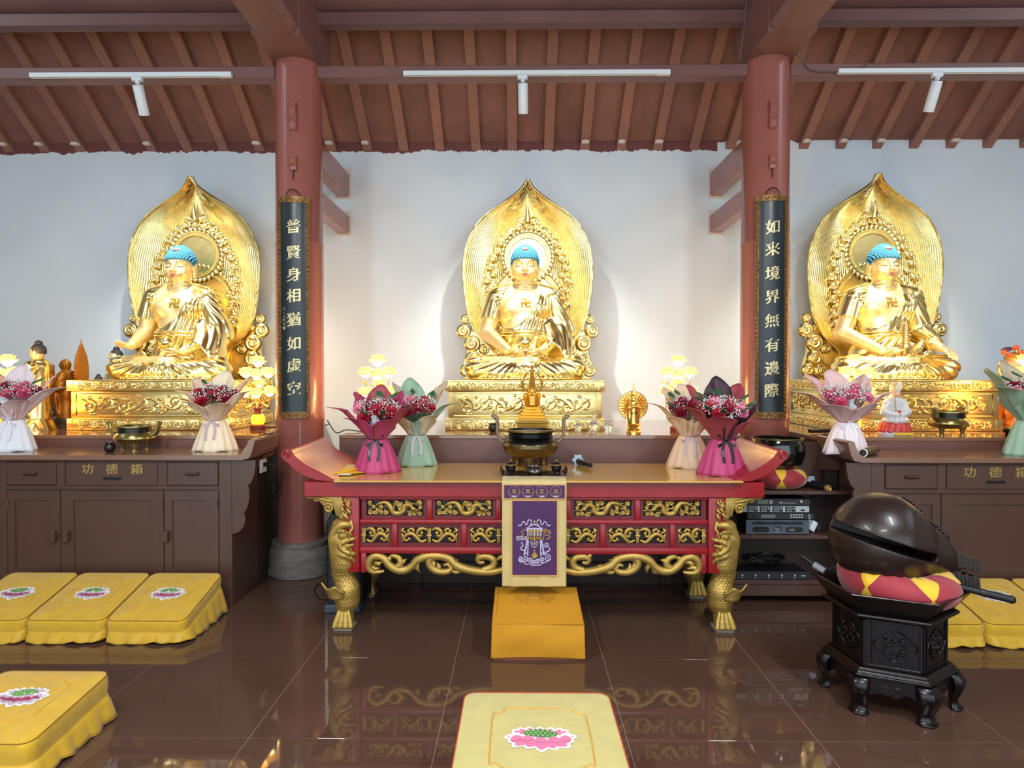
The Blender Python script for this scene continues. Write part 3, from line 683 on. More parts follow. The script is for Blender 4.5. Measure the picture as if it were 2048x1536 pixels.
def robe_common():
    f = Field(LO, HI, VX)
    f.ell((0, .03, .20), (.262, .175, .22)).ell((0, .0, .41), (.210, .149, .22), .06).ell((0, .005, .60), (.257, .152, .20), .06)
    for s in (-1, 1): f.ell((s*.095, -.088, .612), (.112, .068, .082), .04).ell((s*.226, .0, .70), .093, .05).cap((s*.075, .015, .795), (s*.19, .0, .75), .060, .058, .05)
    f.ell((0, -.080, .42), (.14, .075, .11), .05)
    return f
def robe_legs():
    f = Field(LO, HI, VX)
    for s in (-1, 1):
        f.cap((s*.13, .03, .10), (s*.395, -.20, .098), .115, .098, .03).ell((s*.405, -.20, .092), (.105, .115, .098), .04)
        f.cap((s*.40, -.22, .085), (-s*.06, -.345, .075), .088, .070, .03)
    f.ell((0, -.17, .045), (.43, .23, .06), .04).ell((0, -.13, .11), (.25, .17, .08), .04)
    f.half((0, 0, .0), (0, 0, -1)); return f
def folds(f, px, pz, n, amp, warp, r0, lo, hi, ph=0.):
    """rounded folds that fan out from (px, pz) as seen from the front"""
    sl, X, Y, Z = f.sub(lo, hi); r = np.sqrt((X-px)**2+(Z-pz)**2); th = np.arctan2(Z-pz, X-px)
    g = np.abs(np.sin(n*th+warp*np.sin(9*r+2.2*X+ph)+.9*np.sin(6*th+11*r)+Y*4))
    f.F[sl] -= (amp*np.clip((r-r0)/.12, 0, 1)*(.55+.45*np.sin(7*th+5*r+ph))*(g-.45)).astype(np.float32)
def cut_poly(f, poly, y1, soft=.006):
    X = f.ax[0][:, None]; Z = f.ax[2][None, :]; d = np.full((f.n[0], f.n[2]), 1e9); sg = np.ones_like(d)
    m = len(poly)
    for i in range(m):
        ax, az = poly[i]; bx, bz = poly[i-1]; ex, ez = bx-ax, bz-az; wx, wz = X-ax, Z-az
        t = np.clip((wx*ex+wz*ez)/(ex*ex+ez*ez), 0, 1); d = np.minimum(d, (wx-ex*t)**2+(wz-ez*t)**2)
        c1 = Z >= az; c2 = Z < bz; c3 = ex*wz > ez*wx; sg = np.where((c1 & c2 & c3) | (~c1 & ~c2 & ~c3), -sg, sg)
    d = (sg*np.sqrt(d))[:, None, :]; dd = np.maximum(d, (f.ax[1]-y1)[None, :, None]); f.F = np.maximum(f.F, (-dd).astype(np.float32))
BC = body_common()
RT = robe_common()
folds(RT, .215, .84, 25, .0145, 1.0, .07, (-.3, -.5, .2), (.6, .1, .9))
OPEN = [(-.115, .90), (-.125, .82), (-.172, .755), (-.205, .64), (-.235, .52), (-.235, .445), (-.10, .435), (-.015, .495), (.05, .56), (.095, .635), (.128, .74), (.112, .82), (.105, .90)]
cut_poly(RT, OPEN, .06)
RT.torus((0, -.012, .405), .205, .012, .008, sq=.82).torus((0, -.012, .375), .214, .010, .008, sq=.85)
RL = robe_legs()
folds(RL, .03, .26, 21, .018, 1.2, .10, (-.6, -.5, 0), (.6, .1, .24), 1.)
for i in range(7): RL.cap((.015+.012*i, -.392-.004*(i % 2), .012), (.01+.007*i, -.375, .15), .010, .006, .006)     # folded cloth end in front
for i in range(23):                                                                                        # rippled hem on the plinth
    a = -PI+PI*i/22; RL.ell((.40*math.cos(a), -.20+.205*math.sin(a), .010), (.028, .022, .012), .012)
m_hair = mat('blue_hair_paint', '#3d86ad', .45, spec=.4)
m_hair_d = mat('dark_blue_hair_edge', '#1f4c66', .5)
m_lip = mat('red_lip_paint', '#cf7350', .5)
m_line = mat('dark_brow_line', '#5b4320', .6)
m_jewel = mat('hair_jewel_red', '#d8552f', .3); m_jewel_w = mat('hair_jewel_white', '#efe4cf', .3)
m_emblem = mat('dark_gilt_emblem', '#a8842f', .4, .6)

def make_hair(root):
    def zlow(a):            # hairline height by azimuth, a = 0 in front
        c = math.cos(a); return 1.034 if c > .55 else (1.034-.075*(.55-c)/.75 if c > -.2 else .955)
    def srf(a, t, g=0.):    # t = 0 on top, 1 at the hairline
        zt, zl = 1.160+g, zlow(a); z = zt+(zl-zt)*t
        ex = lambda c0, rz, rx, ry, oy: (rx*math.sqrt(max(0, 1-((z-c0)/rz)**2)), ry*math.sqrt(max(0, 1-((z-c0)/rz)**2)), oy)
        A = ex(1.022, .128+g, .115+g, .129+g, .0); B = ex(1.105, .055+g, .069+g, .074+g, .005); q = A if A[0] > B[0] else B
        return (q[0]*math.sin(a), q[2]-q[1]*math.cos(a), z)
    b = MB(); b.grid(lambda u, v: srf(u*2*PI, .004+.996*v, -.002), 40, 18, cu=True); b.build('hair', m_hair_d, root, smooth=60)
    b = MB(); n = 0
    rows = [0, .035, .10, .18, .27, .36, .45, .54, .63, .72, .81, .90, .985]
    for ri, t in enumerate(rows):
        R = max(.001, abs(srf(PI/2, t)[0])); cnt = 1 if ri == 0 else max(5, int(2*PI*R/.0225))
        for k in range(cnt):
            a = 2*PI*(k+.5*(ri % 2))/cnt; p = srf(a, t)
            if math.hypot(p[0], p[2]-1.108) < .026 and p[1] < 0: continue
            b.sphere(p, (.0125, .0125, .0115), 8, 5)
    b.build('hair_curls', m_hair, root, smooth=80, kind='stuff')
    p = srf(0, .40); b = MB(); b.mat(0).sphere((0, p[1]+.006, 1.108), (.026, .016, .017), 14, 8); b.mat(1).sphere((0, p[1]+.002, 1.114), (.020, .017, .010), 14, 8)
    b.build('hair_jewel', [m_jewel, m_jewel_w], root, smooth=80)
def face_paint(root, f):
    Y = lambda x, z, e=.0012: f.y_at(x, z)-e
    for s in (-1, 1):
        b = MB(); b.tube([(s*x, Y(s*x, z), z) for x, z in ((.017, .992), (.030, 1.004), (.046, 1.010), (.062, 1.009), (.078, 1.000), (.088, .990))], [.0018, .0032, .002], 6); b.build('eyebrow', m_line, root, smooth=60)
        b = MB(); b.tube([(s*x, Y(s*x, z), z) for x, z in ((.022, .9635), (.033, .960), (.047, .9585), (.061, .9605), (.075, .966))], [.0014, .0026, .0016], 6); b.build('eye_line', m_line, root, smooth=60)
    b = MB()
    for z, w, h in ((.8945, .032, .008), (.880, .026, .0085)):
        b.grid(lambda u, v: ((lambda x, zz: (x, Y(x, zz, .0010*math.sin(PI*v)*math.sin(PI*u)+.0002), zz))((u-.5)*2*w, z+(v-.5)*2*h*math.sqrt(max(0, 1-((u-.5)*1.98)**2)))), 14, 6)
    b.build('lips', m_lip, root, smooth=80)
    b = MB(); q = .0085; ox, oz = .008, .652      # the left-facing emblem, bar by bar over the chest
    for bx, bz, hx, hz in ((0, 0, 5, 1), (0, 0, 1, 5), (-2.5, 4, 2.5, 1), (-4, -2.5, 1, 2.5), (2.5, -4, 2.5, 1), (4, 2.5, 1, 2.5)):
        x0, x1, z0, z1 = ox+(bx-hx)*q, ox+(bx+hx)*q, oz+(bz-hz)*q, oz+(bz+hz)*q; c = [(x, z) for z in (z0, z1) for x in (x0, x1)]
        b.hexa([(c[0][0], Y(*c[0], .006), c[0][1]), (c[1][0], Y(*c[1], .006), c[1][1]), (c[0][0], Y(*c[0], -.01), c[0][1]), (c[1][0], Y(*c[1], -.01), c[1][1]),
                (c[2][0], Y(*c[2], .006), c[2][1]), (c[3][0], Y(*c[3], .006), c[3][1]), (c[2][0], Y(*c[2], -.01), c[2][1]), (c[3][0], Y(*c[3], -.01), c[3][1])])
    b.build('chest_emblem', m_emblem, root)
def cord(f, pts, r, k=.02): f.chain(pts, r, k)
def statue(kind, loc, label):
    t = thing('buddha_statue', label, 'statue', loc)
    body = BC.copy(); robe = RT.copy()
    # viewer's left: statue's right arm, bare from the middle of the upper arm
    sL, eL = (-.240, .0, .69), (-.328, .02, .405)
    wL = {'c': (-.140, -.255, .238), 'l': (-.285, -.270, .285), 'r': (-.140, -.255, .238)}[kind]
    body.cap(sL, eL, .084, .069, .03).cap(eL, wL, .069, .039, .02)
    if kind == 'l': hand(body, wL, (-.10, -.97, -.12), (.1, -.1, 1), 1, .30, 1.12)
    else: hand(body, wL, (1, -.22, -.04), (0, -.12, 1), 1, .16, 1.12)
    sl = Field(LO, HI, VX); sl.cap((-.238, .0, .70), (-.318, .018, .44), .094, .100, .0); folds(sl, -.20, .86, 19, .012, .8, .05, (-.5, -.3, .3), (-.1, .3, .9)); sl.half((-.29, .0, .515), (-.30, -.10, -.9)); robe.merge(sl, .012)
    # viewer's right: statue's left arm under the robe
    sR, eR = (.240, .0, .69), (.330, .02, .405)
    wR = (.140, -.255, .235) if kind != 'r' else (.335, -.265, .262)
    body.cap(sR, eR, .078, .062, .03).cap(eR, wR, .060, .036, .02)
    if kind == 'r': hand(body, wR, (.16, -.80, -.34), (.0, -.4, -1), 1, .22, 1.15)
    else: hand(body, wR, (-1, -.22, -.03), (0, -.12, 1), -1, .16, 1.12)
    sl = Field(LO, HI, VX); mid = tuple(np.array(eR)*.25+np.array(wR)*.75)
    sl.cap((.238, .0, .70), eR, .096, .090, .0).cap(eR, mid, .088, .060, .04)
    if kind != 'r': sl.cap(eR, (.30, -.16, .22), .085, .075, .05).cap((.24, -.18, .26), (.34, -.05, .24), .06, .07, .05).cap((.19, -.03, .45), (.23, -.16, .24), .075, .085, .05)
    folds(sl, .17, .88, 27, .016, 1.1, .05, (.1, -.4, .1), (.6, .3, .9)); sl.half(mid, np.array(wR)-np.array(eR)); robe.merge(sl, .015)
    if kind == 'r':
        for q in (.55, .66, .77): robe.torus(tuple(np.array(eR)*(1-q)+np.array(wR)*q), .050-.012*q, .012, .012)
    legs = RL.copy(); robe.merge(legs, .022)
    for q in range(5): robe.chain(spline([(.24-.02*q, -.20, .34-.015*q), (.16-.02*q, -.27, .24-.008*q), (.03-.02*q, -.31, .20-.012*q)], 8), .010, .014)
    robe.F = np.maximum(robe.F, (-.0-robe.ax[2])[None, None, :].astype(np.float32))
    # skin shows where the cloth ends: shin and hands stay clear of the robe
    robe.cap((-.33, -.26, .185), (.0, -.345, .165), .030, .032, .01, 'cut')
    body.obj('body', M['gold_skin'], t); robe.obj('robe', M['gold'], t)
    make_hair(t); face_paint(t, body)
    if kind in 'cl':
        x = .0 if kind == 'c' else .03
        b = MB(); b.lathe([(.018, 0), (.045, .012), (.060, .035), (.057, .062), (.050, .070), (.046, .066), (.0, .060)], (x, -.315, .262), 28); b.sphere((x, -.315, .328), (.040, .040, .026), 16, 8); b.build('alms_bowl', M['gold'], t, smooth=50)
    else:
        b = MB(); pr = [(.040, 0), (.040, .012)]
        for k in range(9):
            z = .014+k*.021; r = .030-.0012*k; pr += [(r, z), (r, z+.010), (r+.013, z+.012), (r+.002, z+.020)]
        pr += [(.012, .206), (.016, .214), (.004, .236), (.0, .262)]
        b.lathe(pr, (.015, -.325, .262), 8); b.build('pagoda', M['gold_leaf'], t, smooth=25)
    return t
ST = [statue('l', (-2.945, 5.74, 1.496), 'gilt seated Buddha with blue curled hair, right hand held out palm up over the knee'),
      statue('c', (.047, 5.74, 1.496), 'gilt seated Buddha with blue curled hair holding a bowl in both hands'),
      statue('r', (3.125, 5.74, 1.496), 'gilt seated Buddha with a small pagoda in one hand, other hand on the knee')]
# ================================================================== plinths, aureoles
def scroll(b, c, R, nrm=-1, turns=2.2, h=.35, flip=1, n=30, m=9):
    """a rounded disc with a raised spiral, facing -y"""
    def fn(u, v):
        a = 2*PI*u; r = R*v; ph = flip*a-turns*2*PI*v
        return (c[0]+r*math.cos(a), c[1]-R*h*(math.sqrt(max(0, 1-v*v*.98))*.9+.22*math.cos(ph)*(1-v**6)*min(1, v*3)), c[2]+r*math.sin(a))
    b.grid(fn, n, m, cu=True)
def vine(b, L, H, cells, r, place, seed=0, leaf=True):
    """running scroll of stems, spirals and leaves in a strip L x H; place(u, v, h) gives the point"""
    rr = random.Random(seed); w = L/cells; A = H*.30
    stem = [place(-L/2+L*t, A*math.sin(PI*cells*t+PI/2)*.9, r*.6) for t in np.linspace(.01, .99, cells*10)]
    b.tube(stem, r*.8, 5)
    for i in range(cells):
        u0 = -L/2+w*(i+.5); sg = 1 if i % 2 else -1; v0 = sg*H*.10; R = min(w*.46, H*.36)
        a0 = -sg*PI/2; pts = []
        for t in np.linspace(0, 1, 22):
            q = R*(1-.86*t); a = a0+sg*2*PI*1.35*t; pts.append(place(u0+q*math.cos(a), v0+q*math.sin(a), r*(.6+.9*t)))
        b.tube(pts, [r*.9, r, r*.7, r*.9], 5); e = place(u0, v0, r); b.sphere(e, r*1.5, 7, 5)
        if leaf:
            for k in range(8):
                a = rr.uniform(0, 2*PI); q = R*rr.uniform(.95, 1.25); pu, pv = u0+q*math.cos(a), v0+q*math.sin(a)
                if abs(pv) > H*.47 or abs(pu) > L*.49: continue
                ta = a+rr.uniform(.4, 1.1); l = R*.55
                p = [place(pu+l*s*math.cos(ta+.5*s), max(-H*.48, min(H*.48, pv+l*s*math.sin(ta+.5*s))), r*.5) for s in (-.55, -.25, 0, .25, .55)]
                b.tube(p, [r*.3, r*1.3, r*1.7, r*1.2, r*.3], 6)
def plinth(loc, W, D, label, src=None):
    if src: return dup(src, loc=loc, label=label)
    t = thing('statue_plinth', label, 'plinth', loc)
    w, d = W/2, D/2
    for name, hw, z0, z1 in (('base_band', w, 0, .098), ('waist', w-.022, .098, .312), ('top_band', w, .312, .400)):
        hd = d-(w-hw); b = MB()
        b.box(-hw, hw, -hd, hd, z0, z1)
        o = b.build(name, M['gold_leaf'], t, bevel=.008, smooth=40, seg=2)
        zc = (z0+z1)/2; H = (z1-z0)-.024; b = MB()
        cells = 8 if name == 'waist' else 20; r = .008 if name == 'waist' else .0048
        if name == 'waist': H -= .03
        for (px, py, ax, L) in ((0, -hd, 0, 2*hw), (hw, 0, 1, 2*hd), (-hw, 0, 2, 2*hd)):
            nc = cells if ax == 0 else int(cells*.8)
            def place(u, v, h): return (u, py-h+.002, zc+v) if ax == 0 else ((px+h-.002, u, zc+v) if ax == 1 else (px-h+.002, u, zc+v))
            vine(b, L-.16, H, nc, r, place, seed=ax)
            if name == 'waist':     # raised frame with notched corners round the panel
                e = L/2-.045; g = (z1-z0)/2-.020; c = .0
                b.tube([place(*q, .002) for q in ((-e, -g), (e, -g), (e, g), (-e, g))], .006, 6, closed=True)
            else:
                for sg in (-1, 1):
                    b.tube([place(sg*(L/2-.05), v, .001) for v in (-H*.5, H*.5)], .004, 5)
                    b.tube([place(u, sg*(H*.5+.003), .001) for u in (-L/2+.05, L/2-.05)], .0035, 5)
        b.build('carving', M['gold_leaf'], o, smooth=60, kind='stuff')
    return t
# W, D, placement from the photograph
PL = plinth((.043, 5.675, 1.095), 1.262, .95, 'gilt carved plinth under the middle Buddha')
dup(PL, loc=(-2.945, 5.675, 1.095), label='gilt carved plinth under the left Buddha', sc=(1.035, 1, 1))
dup(PL, loc=(3.125, 5.675, 1.095), label='gilt carved plinth under the right Buddha', sc=(1.035, 1, 1))

OUT = [(0, .25), (.25, .30), (.34, .41), (.45, .488), (.56, .535), (.69, .558), (.81, .574), (.94, .585), (1.06, .582), (1.19, .563), (1.30, .520), (1.41, .457), (1.50, .363), (1.58, .238), (1.65, .128), (1.71, .05), (1.785, .001)]
ov = np.array([p[0] for p in OUT]); ow = np.array([p[1] for p in OUT])
def half_w(v):
    # smooth the outline a little
    return float(np.interp(v, ov, ow))*.5+.25*float(np.interp(v-.025, ov, ow))+.25*float(np.interp(min(v+.025, 1.785), ov, ow)) if v < 1.74 else float(np.interp(v, ov, ow))
def au_y(u, v): return .075-.085*u*u-.055*max(0, (v-1.45)/.335)**2-.02*v
def aureole(loc, label):
    t = thing('aureole', label, 'aureole', loc)
    def fn(a, c):
        v = 1.785*(1-(1-c)**1.15); u = 2*a-1; w = half_w(v)
        us = math.copysign(abs(u)**.9, u)
        g = abs(math.sin(100*abs(us)+3.4*math.sin(4.2*v+2*abs(us))+1.3*math.sin(11*v+5*us)+.7*math.sin(23*v+9*us)))
        fl = .0080*(g-.5)*(.7+.5*math.sin(7*us+3*v))*(1 if abs(u) < .97 else 0)
        return (w*us, au_y(us, v)-fl, v)
    b = MB(); b.grid(fn, 460, 130)
    o = b.build('flame_leaf', M['gold_leaf'], t, smooth=60); md = o.modifiers.new('thickness', 'SOLIDIFY'); md.thickness = .014; md.offset = 1
    b = MB()
    for s in (-1, 1): b.tube([(s*half_w(v), au_y(1, v)-.004, v) for v in np.linspace(.28, 1.785, 80)], .008, 6)
    b.tube([(0, au_y(0, 1.75), 1.745), (0, au_y(0, 1.78)-.005, 1.78), (0, au_y(0, 1.8)-.008, 1.812)], [.020, .016, .001], 8)
    b.build('rim', M['gold_leaf'], t, smooth=60)
    # head halo and body halo: disc, mouldings, beads and lotus petals
    for (zc, R0, name) in ((1.115, .165, 'head_halo'), (.685, .27, 'body_halo')):
        yb = .014 if name == 'head_halo' else .026
        b = MB(); pr = [(0, .0), (R0, .0), (R0+.006, .012), (R0+.014, .012), (R0+.018, .004), (R0+.034, .004), (R0+.038, .014), (R0+.046, .014), (R0+.05, -.03)]
        b.at((0, yb, zc), rx=PI/2).lathe(pr, n=64).off(); h = b.build(name, M['gold_leaf'], t, smooth=40)
        b = MB(); n = int(2*PI*(R0+.026)/.014)
        for k in range(n): a = 2*PI*k/n; b.sphere(((R0+.026)*math.cos(a), yb-.004, zc+(R0+.026)*math.sin(a)), .0062, 6, 4)
        b.build('beads', M['gold_leaf'], h, smooth=60, kind='stuff')
        n = int(2*PI*(R0+.07)/.042)
        pm = MB(); pm.grid(lambda u, v: ((v*.9-.05)*.055*math.cos((u-.5)*1.2), (u-.5)*.040*math.sin(PI*min(1, .25+.75*v))**.6*(1 if v < .98 else .3), .016*math.sin(PI*(.15+.8*v))*(1-1.6*(u-.5)**2)), 6, 6)
        p0 = None
        for k in range(n):
            a = 2*PI*k/n
            if name == 'body_halo' and math.sin(a) < -.75: continue
            if p0 is None: p0 = pm.build('petal', M['gold_leaf'], h, smooth=70); o = p0
            else: o = p0.copy(); COL.objects.link(o)
            R = R0+.05; o.matrix_local = Matrix.Translation((R*math.cos(a), yb-.004, zc+R*math.sin(a))) @ Matrix.Rotation(PI/2, 4, 'X') @ Matrix.Rotation(a, 4, 'Z')
    # cloud scrolls round the halos
    pts = [(.085, .40, .9), (.315, .49, 1), (.33, .56, .9), (.305, .64, .85), (.345, .70, 1), (.29, .755, .85), (.345, .82, .9), (.365, .90, 1), (.31, .955, .8), (.345, 1.02, .9), (.315, 1.10, 1), (.275, 1.165, .9), (.245, 1.245, 1), (.20, 1.30, .85), (.155, 1.345, 1), (.085, 1.385, .95), (.055, 1.445, .9), (.0, 1.40, .85)]
    first = None
    for (x, z, q) in pts[1:]:
        for s in ((-1, 1) if x > .001 else (1,)):
            b = MB(); R = .043*q; scroll(b, (0, 0, 0), R, flip=s, n=22, m=7, h=.55)
            yy = au_y(s*x/max(.3, half_w(z)), z)-.016
            b.tube([(s*(R*.9), .004, -R*.2), (s*R*1.2, .002, -R*.9), (s*R*.9, .004, -R*1.7)], [R*.34, R*.3, R*.1], 6)
            b.build('cloud_scroll', M['gold_leaf'], t, smooth=70, loc=(s*x, yy, z))
    b = MB(); b.tube([(0, -.005, 1.43), (0, -.02, 1.49), (0, -.02, 1.57)], [.030, .022, .003], 8); b.build('finial_leaf', M['gold_leaf'], t, smooth=60)
    # large cloud scrolls at the foot
    for (x, z, R) in ((.566, .547, .045), (.585, .438, .064), (.482, .47, .040), (.507, .325, .074), (.40, .274, .050), (.50, .185, .072), (.44, .075, .075), (.56, .08, .06), (.40, .39, .036)):
        for s in (-1, 1):
            b = MB(); scroll(b, (0, 0, 0), R, flip=s, n=36, m=12, h=.38); b.at((0, .02, 0), rx=PI/2).lathe([(R, -.0), (R*.9, -.03), (0, -.03)], n=28).off()
            b.build('cloud_scroll', M['gold_leaf'], t, smooth=70, loc=(s*x, .0 if R > .05 else .02, z))
    for s in (-1, 1):
        b = MB(); b.prism([(s*.2, 0), (s*.58, 0), (s*.60, .12), (s*.56, .25), (s*.56, .38), (s*.48, .50), (s*.42, .48), (s*.36, .30), (s*.22, .22)], .03, .075)
        b.build('foot_cloud', M['gold_leaf'], t, bevel=.006)
    return t
AU = aureole((.074, 6.03, 1.496), 'gilt pointed flame aureole behind the middle Buddha')
dup(AU, loc=(-2.965, 6.03, 1.496), label='gilt pointed flame aureole behind the left Buddha', sc=(1.03, 1, 1.02))
dup(AU, loc=(3.20, 6.03, 1.496), label='gilt pointed flame aureole behind the right Buddha', sc=(1.03, 1, 1.025))
# ================================================================== the red altar table
TX, TY = .083, 3.93
tb = thing('altar_table', 'long red lacquered altar table with gilt carved panels and fish legs', 'table', (TX, TY, 0))
m_cloth_top = mat('gold_brocade_under_glass', '#c79a3e', .12, var=.08, vscale=6, coat=.6, spec=.5)
R1, R2 = M['red_lacquer'], M['red_lacquer_dark']
MB().box(-1.372, 1.372, 0, .74, .806, .897).build('top_board', R1, tb, bevel=.004)
g = MB().box(-1.185, 1.235, -.035, .745, .899, .911).build('glass_top', m_cloth_top, tb, bevel=.002)
MB().box(-1.186, 1.236, -.036, .744, .8975, .9005).build('dark_edge', M['black'], tb)
# turned-up ends
pf = [(1.16, .897), (1.20, .897), (1.30, .905), (1.37, .930), (1.425, .965), (1.462, 1.000), (1.486, 1.022), (1.508, 1.040), (1.512, 1.066), (1.495, 1.088), (1.470, 1.094), (1.449, 1.086), (1.436, 1.066),
      (1.418, 1.044), (1.385, 1.016), (1.345, .990), (1.300, .968), (1.255, .945), (1.215, .922)]
for s in (-1, 1):
    b = MB(); b.prism([(s*x, z) for x, z in pf], 0, .74, 'xz'); e = b.build('scroll_end', R1, tb, bevel=.003, smooth=35)
    b = MB(); b.tube([(s*1.476+s*q[0], -.003, 1.060+q[2]) for q in spiral((0, 0), .027, .004, PI, -1.9, 34)], .0055, 6); b.build('spiral', R1, e, smooth=50)
# frame of the front: stiles and moulded rails
def bar(x0, x1, z0, z1, y0=.03, y1=.07, nm='rail', m=R1, par=tb, bv=.007): return MB().box(x0, x1, y0, y1, z0, z1).build(nm, m, par, bevel=bv, seg=2, smooth=40)
XL = 1.045
bar(-XL, XL, .784, .806, .02); bar(-XL, XL, .640, .668, .018); bar(-XL, XL, .462, .502, .018)
for s in (-1, 1):
    bar(*sorted((s*XL, s*1.145)), .35, .806, .012, .09, 'stile')
    bar(*sorted((s*1.005, s*1.040)), .345, .47, .022, .06, 'stile')
# gilt openwork: a dragon among clouds, facing -y, about .34 x .092
def dragon(b, mir=1):
    P = lambda x, z, y=0: (mir*x, y, z)
    path = spline([P(-.115, .012), P(-.085, .030, -.004), P(-.045, .028, -.008), P(-.022, -.002, -.010), P(-.008, -.028, -.006), P(.025, -.033, -.008), P(.052, -.018, -.010), P(.058, .008, -.008), P(.082, .020, -.010), P(.104, .004, -.010)], 60)
    b.tube(path, [.005, .012, .0165, .0165, .016, .015, .013, .011], 8)
    for i in range(4, len(path)-3):
        b.sphere((path[i][0], path[i][1]-.008, path[i][2]), .0078, 6, 4)
    b.sphere(P(.112, -.004, -.014), (.017, .012, .012), 8, 5); b.tube([P(.115, -.006, -.014), P(.135, -.012, -.014), P(.15, -.008, -.012)], [.008, .007, .004], 6)
    for k in range(3): b.tube([P(.108, .004, -.014), P(.10-.006*k, .020+.004*k, -.012), P(.12+.01*k, .034-.006*k, -.010)], [.004, .003, .001], 5)
    b.tube([P(.12, -.012, -.014), P(.14, -.028, -.012), P(.155, -.02, -.010)], [.004, .004, .002], 5)
    for (x, z, R, f) in ((-.145, -.026, .017, 1), (-.118, -.030, .012, -1), (-.15, .030, .013, -1), (.008, .030, .014, 1), (.030, .024, .011, -1), (-.055, -.030, .015, 1), (-.085, -.020, .012, -1), (.145, .030, .016, 1), (.09, -.034, .016, -1), (.075, .034, .012, 1), (-.01, .0, .010, 1), (.03, -.002, .012, -1), (-.085, .004, .012, 1), (.12, -.036, .010, 1), (.15, -.035, .012, -1), (-.13, .006, .010, 1), (.155, .005, .010, 1)):
        b.tube([P(*q[::2], -.004) for q in spiral((x, z), R, .003, rnd.uniform(0, 6), 1.4*f, 16)], .0058, 5)
    for k in range(30):
        a = rnd.uniform(0, 6.3); x = rnd.uniform(-.15, .15); z = rnd.uniform(-.034, .034)
        b.tube([P(x, z, -.001), P(x+.015*math.cos(a), max(-.042, min(.042, z+.015*math.sin(a))), -.004), P(x+.03*math.cos(a+.5), max(-.042, min(.042, z+.03*math.sin(a+.5))), -.001)], [.002, .0058, .0015], 5)
def scrollwork(b, W, H, half=0):
    """paired scrolls about a bound sheaf"""
    for s in ((-1, 1) if not half else (half,)):
        o = 0 if not half else -half*W/2; k = 1 if not half else 1
        hw = W/2 if not half else W
        X = lambda u: o+s*u*hw
        b.tube(spline([(X(.10), -.004, -H*.30), (X(.30), -.006, -H*.42), (X(.50), -.008, -H*.05), (X(.66), -.008, H*.12), (X(.84), -.006, -.02*H), (X(.90), -.006, -H*.26), (X(.80), -.006, -H*.36), (X(.72), -.006, -H*.24)], 36), [.006, .012, .0125, .011, .008, .007], 7)
        b.tube(spline([(X(.08), -.004, H*.34), (X(.25), -.006, H*.44), (X(.40), -.008, H*.30), (X(.42), -.008, H*.02), (X(.30), -.008, -.04*H), (X(.26), -.008, H*.14)], 30), [.006, .0125, .011, .008, .008], 7)
        b.tube(spline([(X(.60), -.004, H*.08), (X(.56), -.006, H*.34), (X(.68), -.006, H*.42), (X(.74), -.006, H*.28)], 18), [.006, .010, .008, .005], 7)
        b.tube(spline([(X(.84), -.002, H*.16), (X(.97), -.004, H*.30), (X(.90), -.004, H*.46)], 12), [.005, .011, .005], 7)
        b.tube(spline([(X(.97), -.002, -H*.46), (X(.94), -.004, -H*.10), (X(.99), -.004, H*.12)], 12), [.004, .009, .004], 7)
        b.tube(spline([(X(.46), -.004, -H*.02), (X(.40), -.008, -H*.12), (X(.34), -.008, -H*.06)], 10), [.006, .005, .003], 6)
        for (u, v) in ((.72, -.24), (.27, .15), (.74, .28)): b.sphere((X(u), -.009, v*H), .0115, 7, 5)
    c = 0 if not half else -half*W/2
    for q in (-1, 0, 1):
        b.tube([(c+q*.006, -.008, -H*.47), (c+q*.0045, -.010, 0), (c+q*.008, -.008, H*.47)], [.003, .006, .003], 6)
    b.tube([(c-.014, -.012, .0), (c+.014, -.012, .0)], .006, 6)
GP = M['gold_paint']
def framed(xc, zc, W, H, fn, dz=.0):
    """one recessed panel: a red board with an opening, and the gilt openwork in it"""
    ow, oh = W/2, H/2; b = MB()
    z0, z1 = (.668, .784) if zc > .65 else (.502, .640)
    pw = W/2+.030 if W > .2 else W/2+.026
    b.box(xc-pw, xc-ow, .038, .055, z0, z1); b.box(xc+ow, xc+pw, .038, .055, z0, z1); b.box(xc-ow, xc+ow, .038, .055, zc+oh, z1); b.box(xc-ow, xc+ow, .038, .055, z0, zc-oh)
    p = b.build('panel', R2, tb); fn(p, xc, zc); return pw
meshes = {}
def put(key, maker):
    def f(p, xc, zc):
        if key not in meshes:
            b = MB(); maker(b); o = b.build('openwork', GP, p, smooth=60, loc=(xc, .040, zc)); meshes[key] = o.data
        else: link('openwork', meshes[key], p, (xc, .040, zc))
    return f
cs = [-.834+.417*k for k in range(5)]
for x in cs: framed(x, .736, .345, .092, put('dragon%d' % (x > .05), lambda b, x=x: dragon(b, 1 if x < .05 else -1)))
for k in range(4): bar((cs[k]+cs[k+1])/2-.017, (cs[k]+cs[k+1])/2+.017, .664, .790, .020, .06, 'stile')
c2 = [-.6255+.417*k for k in range(4)]
for x in c2: framed(x, .571, .340, .092, put('scroll', lambda b: scrollwork(b, .34, .092)))
for s in (-1, 1): framed(s*.945, .571, .150, .092, put('half%d' % s, lambda b, s=s: scrollwork(b, .150, .092, half=-s)))
for x in [(c2[k]+c2[k+1])/2 for k in range(3)]+[-.834, .834]: bar(x-.017, x+.017, .498, .645, .020, .06, 'stile')
